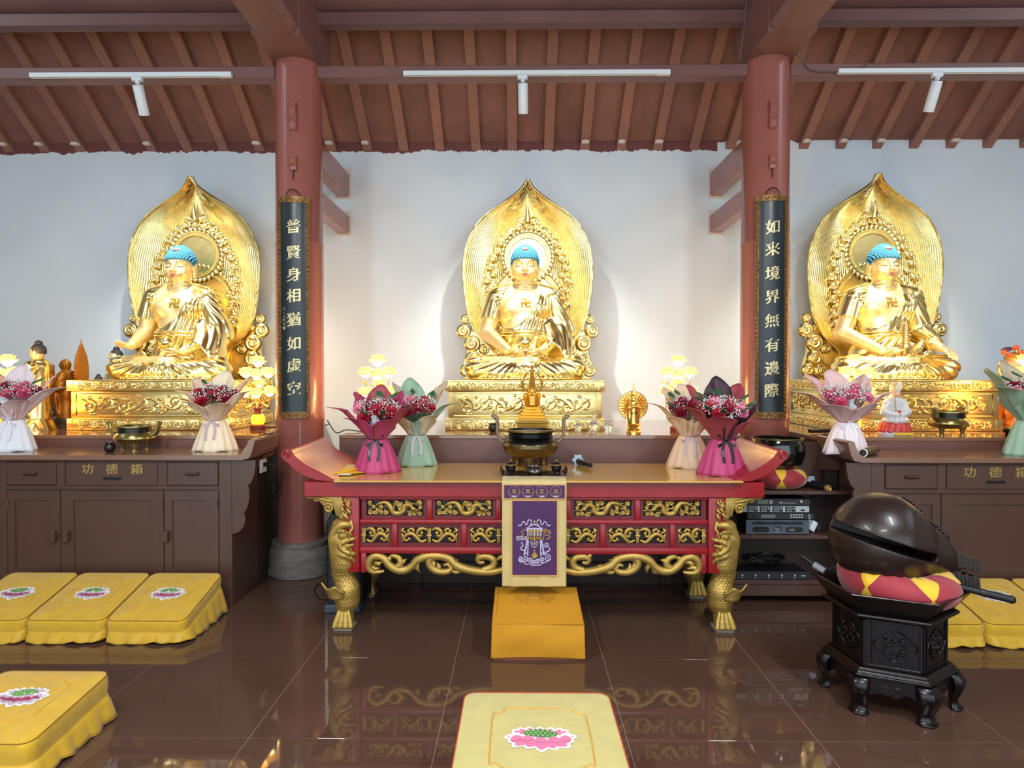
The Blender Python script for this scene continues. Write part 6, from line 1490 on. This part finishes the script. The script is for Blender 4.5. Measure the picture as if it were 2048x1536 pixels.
# ================================================================== kneeling cushions
m_pipe = mat('brown_piping', '#866020', .6); m_pipe_r = mat('red_piping', '#b8452a', .6); m_base = mat('orange_wood_base', '#9c5a34', .5)
m_pet_w, m_pet_p, m_pet_r, m_pod, m_dot, m_line2 = mat('white_thread', '#e4e3e2', .6), mat('pink_thread', '#e0789c', .6), mat('wine_thread', '#a3405a', .6), mat('green_thread', '#5f9a4c', .6), mat('light_green_thread', '#93bf72', .6), mat('ochre_thread', '#cf9a3c', .6)
m_lil = mat('lilac_thread', '#b9a6b8', .6); m_pod_d = mat('dark_green_thread', '#4c7a45', .6)
def rrect(W, L, r, n=96):
    """rounded rectangle as n points, starting at the middle of the front"""
    pts = []
    for (cx, cy, a0) in ((W/2-r, -L/2+r, -PI/2), (W/2-r, L/2-r, 0), (-W/2+r, L/2-r, PI/2), (-W/2+r, -L/2+r, PI)):
        for k in range(9): a = a0+PI/2*k/8; pts.append((cx+r*math.cos(a), cy+r*math.sin(a)))
    P = np.array(pts+[pts[0]]); d = np.concatenate([[0], np.cumsum(np.linalg.norm(np.diff(P, axis=0), axis=1))]); s = np.linspace(0, d[-1], n+1)[:-1]
    return np.stack([np.interp(s, d, P[:, 0]), np.interp(s, d, P[:, 1])], 1)
def lotus_patch(par, ztop, cx, cy, S, strong):
    """embroidered lotus, flat on the cushion"""
    e = MB(); wob = [0]
    def pet(x, y, a, L, Wd, mi, dz):
        n = 12; out = []
        for k in range(n+1):
            t = k/n; out.append((t*L, Wd*.5*math.sin(PI*t**.75)**.7 if 0 < t < 1 else 0))
        poly = out+[(p, -q) for p, q in out[-2:0:-1]]; ca, sa = math.cos(a), math.sin(a)
        e.mat(mi).add([(cx+S*(x+p*ca-q*sa), cy+S*(y+p*sa+q*ca), ztop(cx+S*(x+p*ca-q*sa), cy+S*(y+p*sa+q*ca))+dz) for p, q in poly], [tuple(range(len(poly)))])
    for k in range(7): a = PI*(k+.5)/7; pet(.55*math.cos(a), .18+.10*math.sin(a), PI/2+(a-PI/2)*.5, .34, .26, 0, .0012); pet(.55*math.cos(a), .18+.10*math.sin(a), PI/2+(a-PI/2)*.5, .24, .18, 1 if strong else 4, .0016)
    for k, a in enumerate(np.linspace(-PI-.15, .15, 9)):
        x, y = .42*math.cos(a), .02+.12*math.sin(a); L = .58 if k % 2 == 0 else .50
        pet(x, y, a, L, .42, 0, .0020); pet(x, y, a, L*.80, .36, 1 if strong else 4, .0026); pet(x, y, a, L*.45, .30, 1 if strong else 2, .0030)
    for k, x in enumerate((-.62, -.34, 0, .34, .62)):
        pet(x, -.24+.16*abs(x), PI/2-.35*x, .44, .36, 0, .0036); pet(x, -.24+.16*abs(x), PI/2-.35*x, .29, .32, 1 if strong else 4, .0041); pet(x, -.24+.16*abs(x), PI/2-.35*x, .13, .28, 1 if strong else 2, .0046)
    n = 24; ell = [(.46*math.cos(2*PI*k/n), .20+.20*math.sin(2*PI*k/n)) for k in range(n)]
    e.mat(3).add([(cx+S*x, cy+S*y, ztop(cx+S*x, cy+S*y)+.0046) for x, y in ell], [tuple(range(n))])
    for i in range(-3, 4):
        for j in (-1, 0, 1):
            x, y = .125*i+.06*(j % 2), .20+.11*j
            if (x/.42)**2+((y-.2)/.18)**2 < 1: e.mat(5).add([(cx+S*(x+.038*math.cos(q)), cy+S*(y+.038*math.sin(q)), ztop(cx+S*x, cy+S*y)+.0051) for q in np.linspace(0, 2*PI, 9)[:-1]], [tuple(range(8))])
    e.build('lotus_embroidery', [m_pet_w, m_pet_p, m_pet_r, m_pod_d if strong else m_pod, m_lil, m_dot], par)
def kneeler(loc, rz, W, L, zf, zb, label, cloth, skirt, pipe, seed, th=.068, strong=False, lotus=(0, 0, .085), group=None, puff=.014, side=(1, 1)):
    t = thing('kneeling_cushion', label, 'cushion', loc, rz, group); rr = random.Random(seed); n = 120; O = rrect(W, L, .045, n)
    ph = rr.uniform(0, 6)
    def zt(x, y): return zf+(zb-zf)*(y/L+.5)
    def ztop(x, y):
        q = max(abs(x)/(W/2), abs(y)/(L/2)); return zt(x, y)+puff*(1-min(1, q)**3)+.0030*math.sin(9*x/W*2+ph)*math.sin(7*y/L*2+ph)+.0016*math.sin(31*x+23*y+ph)*math.sin(17*y-9*x)
    b = MB(); V = []; rings = [(1.0, -th), (1.018, -th*.6), (1.015, -th*.2), (.998, .0)]
    for s, dz in rings: V += [(x*s, y*s, zt(x, y)+dz) for x, y in O]
    for s in (.97, .9, .8, .65, .5, .35, .2, .08): V += [(x*s, y*s, ztop(x*s, y*s)) for x, y in O]
    m = len(V)//n; F = [(j*n+i, j*n+(i+1) % n, (j+1)*n+(i+1) % n, (j+1)*n+i) for j in range(m-1) for i in range(n)]+[tuple((m-1)*n+i for i in range(n))]
    b.add(V, F); pad = b.build('pad', cloth, t, smooth=60)
    b = MB(); b.tube([(x, y, zt(x, y)+.001) for x, y in O], .0021, 5, closed=True); b.build('piping', pipe, pad, smooth=60)
    b = MB(); N = 240; O2 = rrect(W, L, .045, N); V = []
    nor = [(np.array([O2[(i+1) % N][1]-O2[i-1][1], -(O2[(i+1) % N][0]-O2[i-1][0])])/np.linalg.norm(O2[(i+1) % N]-O2[i-1])) for i in range(N)]
    for j in range(6):
        v = j/5
        for i, (x, y) in enumerate(O2):
            z0 = zt(x, y)-th+.006; hz = .006+.010*max(0, math.sin(i*.11+ph))+.004*math.sin(i*.37); f = .030*v**.8+.011*v*abs(math.sin(i*2*PI*11/N+ph+.5*math.sin(i*.05)))+.004*v*math.sin(i*.31)
            f *= 1-abs(nor[i][0])*(1-side[0 if nor[i][0] < 0 else 1]); V.append((x+nor[i][0]*f, y+nor[i][1]*f, z0+(hz-z0)*v))
    b.add(V, [(j*N+i, j*N+(i+1) % N, (j+1)*N+(i+1) % N, (j+1)*N+i) for j in range(5) for i in range(N)]); o = b.build('skirt', skirt, t, smooth=55); md = o.modifiers.new('thickness', 'SOLIDIFY'); md.thickness = .002
    b = MB(); h0 = max(.02, zf-th-.004); b.hexa([(-W/2+.03, -L/2+.03, 0), (W/2-.03, -L/2+.03, 0), (-W/2+.03, L/2-.03, 0), (W/2-.03, L/2-.03, 0), (-W/2+.03, -L/2+.03, h0), (W/2-.03, -L/2+.03, h0), (-W/2+.03, L/2-.03, zb-th-.004), (W/2-.03, L/2-.03, zb-th-.004)]); b.build('wood_base', m_base, t)
    lx, ly, S = lotus
    lotus_patch(pad, ztop, lx, ly, S, strong)
    fr = []           # stitched frame with indented corners
    a, c, k = W*.30, L*.30, .045
    for (sx, sy) in ((1, -1), (1, 1), (-1, 1), (-1, -1)):
        cor = [(sx*(a-k*1.2), sy*c), (sx*(a-k), sy*(c-k*.35)), (sx*(a-k*.35), sy*(c-k)), (sx*a, sy*(c-k*1.2))]; fr += cor if sx*sy < 0 else cor[::-1]
    fr = spline([(lx+x, ly*.6+y) for x, y in fr], 120, True); b = MB(); b.tube([(x, y, ztop(x, y)+.0008) for x, y in fr], .0024 if strong else .0016, 5, closed=True); b.build('stitched_frame', m_line2, pad, smooth=60)
    return t
gl = 'yellow lotus cushions in front of the left cabinet'
for k, (x, lab) in enumerate(((-2.15, 'yellow skirted kneeling cushion in the left row, the one nearest the column'), (-2.615, 'yellow skirted kneeling cushion in the middle of the left row'), (-3.08, 'yellow skirted kneeling cushion at the far end of the left row, cut by the frame'))):
    kneeler((x, 3.995+.0*k, 0), .0, .455, .50, .125, .25, lab, M['yellow'], M['yellow_satin'], m_pipe, 3+k, group=gl, side=(.1, 1 if k == 0 else .1), lotus=(0, .0, .108))
gr = 'yellow lotus cushions in front of the right cabinet'
for k, (x, lab) in enumerate(((2.41, 'yellow skirted kneeling cushion in the right row, mostly hidden by the drum stand'), (2.875, 'yellow skirted kneeling cushion in the right row, with its lotus in view'), (3.34, 'yellow skirted kneeling cushion at the right edge of the right row'))):
    kneeler((x, 3.985, 0), .0, .455, .48, .125, .24, lab, M['yellow'], M['yellow_satin'], m_pipe, 13+k, group=gr, side=(1 if k == 0 else .1, .1), lotus=(0, .02, .108))
kneeler((-2.085, 2.69, 0), .0, .49, .50, .150, .200, 'large yellow kneeling cushion by itself at the lower left of the floor', M['yellow'], M['yellow_satin'], m_pipe, 31, th=.085, lotus=(0, .03, .115))
kneeler((.067, 2.245, 0), .0, .56, .66, .300, .290, 'pale yellow kneeling cushion with a pink lotus in front of the orange stool', M['pale_yellow'], M['pale_yellow'], m_pipe_r, 41, th=.16, strong=True, lotus=(.005, -.03, .128))

# orange box stool
st = thing('kneeling_stool', 'orange cloth covered box stool below the banner', 'stool', (.100, 3.535, 0))
b = MB(); W2, L2 = .252, .50
def zt2(y): return .196+.040*y/L2
def wr(x, y, z): return .0022*math.sin(5*x+4*z+2*y)+.0012*math.sin(9*x-7*z+3*y)
nx, nz = 40, 16
b.grid(lambda u, v: ((2*u-1)*W2*(1-.02*v), -.002-.006*math.sin(PI*v)+wr(u, 0, v)*1.2-(.004 if .46 < v < .5 else 0), .012+.008*math.sin(PI*u)*(1-v)+(zt2(0)-.012-.008*math.sin(PI*u)*(1-v))*v), nx, nz)
b.grid(lambda u, v: ((2*u-1)*W2*.98, v*L2, zt2(v*L2)+.006*math.sin(PI*u)*math.sin(PI*v)+wr(u*2, v*3, 0)*.6), nx, 24)
for s in (-1, 1): b.grid(lambda u, v: (s*(W2*(1-.02*v)+.004*math.sin(PI*v)), u*L2, .012+(zt2(u*L2)-.012)*v), 24, nz)
b.grid(lambda u, v: ((2*u-1)*W2*(1-.02*v), L2, .012+(zt2(L2)-.012)*v), nx, nz)
cov = b.build('cover', M['orange'], st, smooth=50)
b = MB()
b.tube([(-W2*.98, 0, zt2(0)), (W2*.98, 0, zt2(0))], .0025, 5)
for s in (-1, 1): b.tube([(s*W2*.98, 0, zt2(0)), (s*W2*.98, L2, zt2(L2))], .0025, 5); b.tube([(s*W2, -.002, .012), (s*W2*.98, 0, zt2(0))], .0025, 5)
b.tube([(-W2+.024, .02, zt2(.02)+.001), (-W2+.024, L2-.02, zt2(L2)+.001)], .0012, 4)
b.build('seam', mat('ochre_seam', '#a86f10', .8), cov, smooth=60)
MB().box(-W2+.01, W2-.01, .012, L2-.01, 0, .03).build('wood_base', m_base, st)
b = MB(); P3 = lambda x, y: (x-.01, y, zt2(y)+.0075)
for k in range(9):
    a = -PI-.2+(PI+.4)*k/8; x, y = .03*math.cos(a), .33+.02*math.sin(a); L = .075
    for sg in (-1, 1): b.tube([P3(x*1.2, y), P3(x+L*.6*math.cos(a+sg*.35), y+L*.7*math.sin(a+sg*.35)), P3(x+L*1.25*math.cos(a), y+L*1.1*math.sin(a))], .0011, 4)
for k in range(7): a = PI*(k+.5)/7; b.tube([P3(.05*math.cos(a), .37+.02*math.sin(a)), P3(.075*math.cos(a), .38+.032*math.sin(a))], .0014, 4)
for k in range(5): b.tube([P3(.045*math.cos(q)*(1-.2*k), .362+.018*math.sin(q)*(1-.2*k)) for q in np.linspace(0, 2*PI, 22)[:-1]], .0014, 4, closed=True)
b.build('printed_lotus', mat('brown_print', '#9a6a1c', .8), cov, smooth=60)

# ================================================================== the great wooden fish on its stand
SX, SY, A0 = 1.765, 3.168, math.radians(215.5)
sd = thing('drum_stand', 'dark carved hexagonal rosewood stand under the wooden fish', 'stand', (SX, SY, 0), A0)
RW = M['rosewood']
def hexp(R, z): return [(R*math.cos(PI*k/3), R*math.sin(PI*k/3), z) for k in range(6)]
def hexring(b, prof):
    V = []
    for R, z in prof: V += hexp(R, z)
    b.add(V, [(j*6+i, j*6+(i+1) % 6, (j+1)*6+(i+1) % 6, (j+1)*6+i) for j in range(len(prof)-1) for i in range(6)]+[tuple(range(5, -1, -1)), tuple((len(prof)-1)*6+i for i in range(6))])
b = MB(); hexring(b, [(.262, .165), (.288, .172), (.290, .182), (.278, .186), (.278, .192), (.268, .197), (.262, .207)]); b.build('lower_moulding', RW, sd, bevel=.002)
b = MB(); hexring(b, [(.236, .205), (.236, .428)]); b.build('body', RW, sd, bevel=.002)
b = MB(); hexring(b, [(.240, .424), (.262, .430), (.284, .438), (.290, .446), (.284, .454), (.268, .458)]); b.build('upper_moulding', RW, sd, bevel=.002)
b = MB(); V = hexp(.262, .456)+hexp(.340, .552)+hexp(.318, .552)+hexp(.250, .474); b.add(V, [(j*6+i, j*6+(i+1) % 6, (j+1)*6+(i+1) % 6, (j+1)*6+i) for j in range(3) for i in range(6)]+[tuple(range(18, 24)), tuple(range(5, -1, -1))]); b.build('tray', RW, sd, bevel=.003)
ap = .236*math.cos(PI/6)
for k in range(6):
    am = PI*(k+.5)/3
    pb = MB(); pb.at((ap*math.cos(am), ap*math.sin(am), 0), rz=am+PI/2)
    for s in (-1, 1): pb.box(s*.112-.006, s*.112+.006, -.007, .002, .210, .424)
    pb.box(-.118, .118, -.007, .002, .412, .424); pb.box(-.118, .118, -.007, .002, .208, .220); pb.box(-.084, -.080, -.006, .001, .220, .412); pan = pb.build('panel_frame', RW, sd, bevel=.0015)
    cb = MB(); cb.at((ap*math.cos(am), ap*math.sin(am), 0), rz=am+PI/2)
    car = []
    for q in np.linspace(0, 2*PI, 81)[:-1]:
        r = 1+.10*math.cos(4*q); car.append((.012+.078*r*math.cos(q), -.002, .316+.062*r*math.sin(q)))
    cb.tube(car, .0038, 6, closed=True, up=(0, 1, 0)); rr = random.Random(k)
    cb.tube(spline([(-.03, -.002, .27), (-.035, -.004, .31), (-.028, -.004, .345)], 10), [.002, .003, .002], 5); cb.sphere((-.027, -.004, .352), (.008, .006, .013), 8, 6)
    for j in range(16):
        x, z, a = rr.uniform(-.03, .065), rr.uniform(.275, .345), rr.uniform(0, 6.28); cb.tube(spline([(x, -.001, z), (x+.012*math.cos(a), -.006, z+.010*math.sin(a)), (x+.022*math.cos(a+.7), -.002, z+.018*math.sin(a+.7))], 8), [.0015, .0055, .001], 6)
    cb.build('carving', RW, pan, smooth=60)
    # apron between the legs
    l = .262*.5
    ab = MB(); a2 = .262*math.cos(PI/6)
    ab.at((a2*math.cos(am), a2*math.sin(am), 0), rz=am+PI/2)
    ab.prism([(-l, .170), (-l, .075), (-l+.03, .082), (-l+.055, .108), (-.045, .112), (-.02, .098), (0, .104), (.02, .098), (.045, .112), (l-.055, .108), (l-.03, .082), (l, .075), (l, .170)], -.012, .006)
    for s in (-1, 1): ab.tube([(s*.025+.020*math.cos(q), -.012, .125+.016*math.sin(q)) for q in np.linspace(0, PI, 12)], .002, 5); ab.tube([(s*.025+.012*math.cos(q), -.012, .125+.010*math.sin(q)) for q in np.linspace(0, PI, 10)], .002, 5)
    ab.build('apron', RW, sd, bevel=.003)
    # cabriole leg at the corner
    ac = PI*k/3; lb = MB(); P = spline([(.268, 0, .168), (.286, 0, .145), (.290, 0, .110), (.278, 0, .072), (.268, 0, .045), (.271, 0, .022), (.276, 0, .010)], 18)
    lb.at((0, 0, 0), rz=ac)
    for i in range(len(P)-1): pass
    wv = np.interp(np.linspace(0, 1, len(P)), [0, .25, .5, .75, 1], [.046, .050, .042, .034, .040]); dv = np.interp(np.linspace(0, 1, len(P)), [0, .25, .5, .75, 1], [.030, .028, .022, .018, .024])
    V = []
    for (x, y, z), w_, d_ in zip(P, wv, dv): V += [(x-d_, -w_, z), (x+d_*.2, -w_, z), (x+d_*.9, 0, z), (x+d_*.2, w_, z), (x-d_, w_, z)]
    lb.add(V, [(j*5+i, j*5+(i+1) % 5, (j+1)*5+(i+1) % 5, (j+1)*5+i) for j in range(len(P)-1) for i in range(5)]+[(4, 3, 2, 1, 0), tuple((len(P)-1)*5+i for i in range(5))])
    V = [(x, y, 0) for x, y in ((.250, -.042), (.286, -.042), (.308, 0), (.286, .042), (.250, .042))]; V2 = [(x, y, .012) for x, y, _ in V]; lb.add(V+V2, [(4, 3, 2, 1, 0), (5, 6, 7, 8, 9)]+[(i, (i+1) % 5, 5+(i+1) % 5, 5+i) for i in range(5)])
    lb.off().build('leg', RW, sd, bevel=.003, smooth=40)
ring_cushion('fish_cushion', 'red and yellow ring cushion under the great wooden fish', (1.80, 3.155, .4745), .172, .088, .162, 6, 4.75, sag=lambda a, q: 1+.25*max(0, math.cos(a+4.75-2.9))-.12*max(0, math.cos(a+4.75-5.2)), wr=.006)
m_fish = mat('dark_brown_lacquered_wood', '#261a16', .34, var=.12, vscale=5, coat=.12)
m_fish_d = mat('dark_carved_wood', '#241a17', .42)
wf = thing('wooden_fish', 'great dark brown wooden fish drum with a long slit, resting on its ring cushion', 'drum', (1.72, 3.165, .752))
f = Field((-.26, -.26, -.24), (.40, .26, .24), .005)
f.ell((0, 0, 0), (.222, .222, .212), .02).cap((.02, 0, -.005), (.20, 0, -.055), .200, .118, .06).cap((.20, 0, -.055), (.33, 0, -.105), .118, .060, .04)
X, Y, Z = f.ax[0][:, None, None], f.ax[1][None, :, None], f.ax[2][None, None, :]
a = np.array([-.30, .095]); e = np.array([.165, -.048]); d = e-a; tt = np.clip(((X-a[0])*d[0]+(Z-a[1])*d[1])/(d@d), 0, 1)
slot = np.maximum(np.sqrt((X-a[0]-tt*d[0])**2+(Z-a[1]-tt*d[1])**2)-.0215, Y-.12+0*X); f.F = np.maximum(f.F, (-slot).astype(np.float32))
f.obj('body', m_fish, wf)
def top_z(x):
    i = int(round((x-f.lo[0])/f.h)); j = int(round((0-f.lo[1])/f.h)); w = np.where(f.F[i, j] < 0)[0]; return f.ax[2][w[-1]]+f.h*.5
b = MB()
for s in (-1, 1):
    z0, z1 = (-.085, -.115) if s > 0 else (-.165, -.195)
    n = 7
    for k in range(n):
        x0, x1 = .315+.018*k, .315+.018*(k+1); za = z0+(z1-z0)*k/n; h = .025+.004*(k % 2)
        b.hexa([(x0, -.062, za-h), (x1, -.062, za-h-.004), (x0, .062, za-h), (x1, .062, za-h-.004), (x0, -.055, za+h), (x1, -.055, za+h-.004+.006*(k % 2)), (x0, .055, za+h), (x1, .055, za+h-.004)])
b.box(.30, .36, -.05, .05, -.165, -.10); b.build('tail_handle', m_fish_d, wf, bevel=.003)
b = MB()
for k in range(13):
    x = .115+.185*k/12; z = top_z(x)+.008; b.sphere((x, .0, z), (.0125, .028, .011), 8, 6)
b.tube([(x, 0, top_z(x)-.006) for x in np.linspace(.09, .32, 16)], [.006, .020, .020, .012], 8); b.build('carved_ridge', m_fish_d, wf, smooth=60)
t = thing('fish_mallet', 'black padded mallet lying behind the wooden fish, its tip over the tray edge', 'mallet', (0, 0, 0))
b = MB(); b.tube([(2.0, 3.03, .572), (2.08, 3.0, .556), (2.185, 2.955, .538)], [.014, .016, .017], 12); b.sphere((2.19, 2.954, .537), .0185, 12, 8); b.build('handle', M['black'], t, smooth=50)
MB().tube([(2.085, 2.998, .555), (2.10, 2.991, .5525)], .0175, 12).build('grip_ring', m_fish_d, t, smooth=50)
t = thing('striker_rod', 'black rod with a grey band leaning on the left rim of the stand', 'striker', (0, 0, 0))
b = MB(); b.tube([(1.44, 3.37, .612), (1.50, 3.30, .572)], [.012, .014], 12); b.build('rod', M['black'], t, smooth=50); b = MB(); b.tube([(1.480, 3.323, .585), (1.50, 3.30, .572), (1.515, 3.285, .563)], .017, 12); b.build('grey_band', mat('grey_tape', '#8c9096', .4), t, smooth=50)

# black loudspeaker standing behind the left table leg
t = thing('loudspeaker', 'black loudspeaker box behind the left front leg of the red table', 'loudspeaker', (-1.13, 4.25, 0))
b = MB(); b.prism([(-.115, .05), (.115, .05), (.115, .66), (-.07, .66), (-.115, .60)], 0, .26); b.build('cabinet', M['black'], t, bevel=.006)
MB().box(-.095, .10, -.008, .0, .08, .58).build('grille', m_panel, t, bevel=.003)
MB().box(-.13, .10, -.03, .25, 0, .05).build('foot', mat('blue_grey_foot', '#3d4a55', .5), t, bevel=.008)
b = MB(); b.tube(spline([(-1.255, 4.30, .06), (-1.33, 4.36, .05), (-1.38, 4.42, .09), (-1.34, 4.50, .12), (-1.26, 4.46, .10)], 30), .005, 6); tag(b.build('speaker_cable', M['black'], smooth=60), 'loop of black cable on the floor beside the loudspeaker', 'cable')
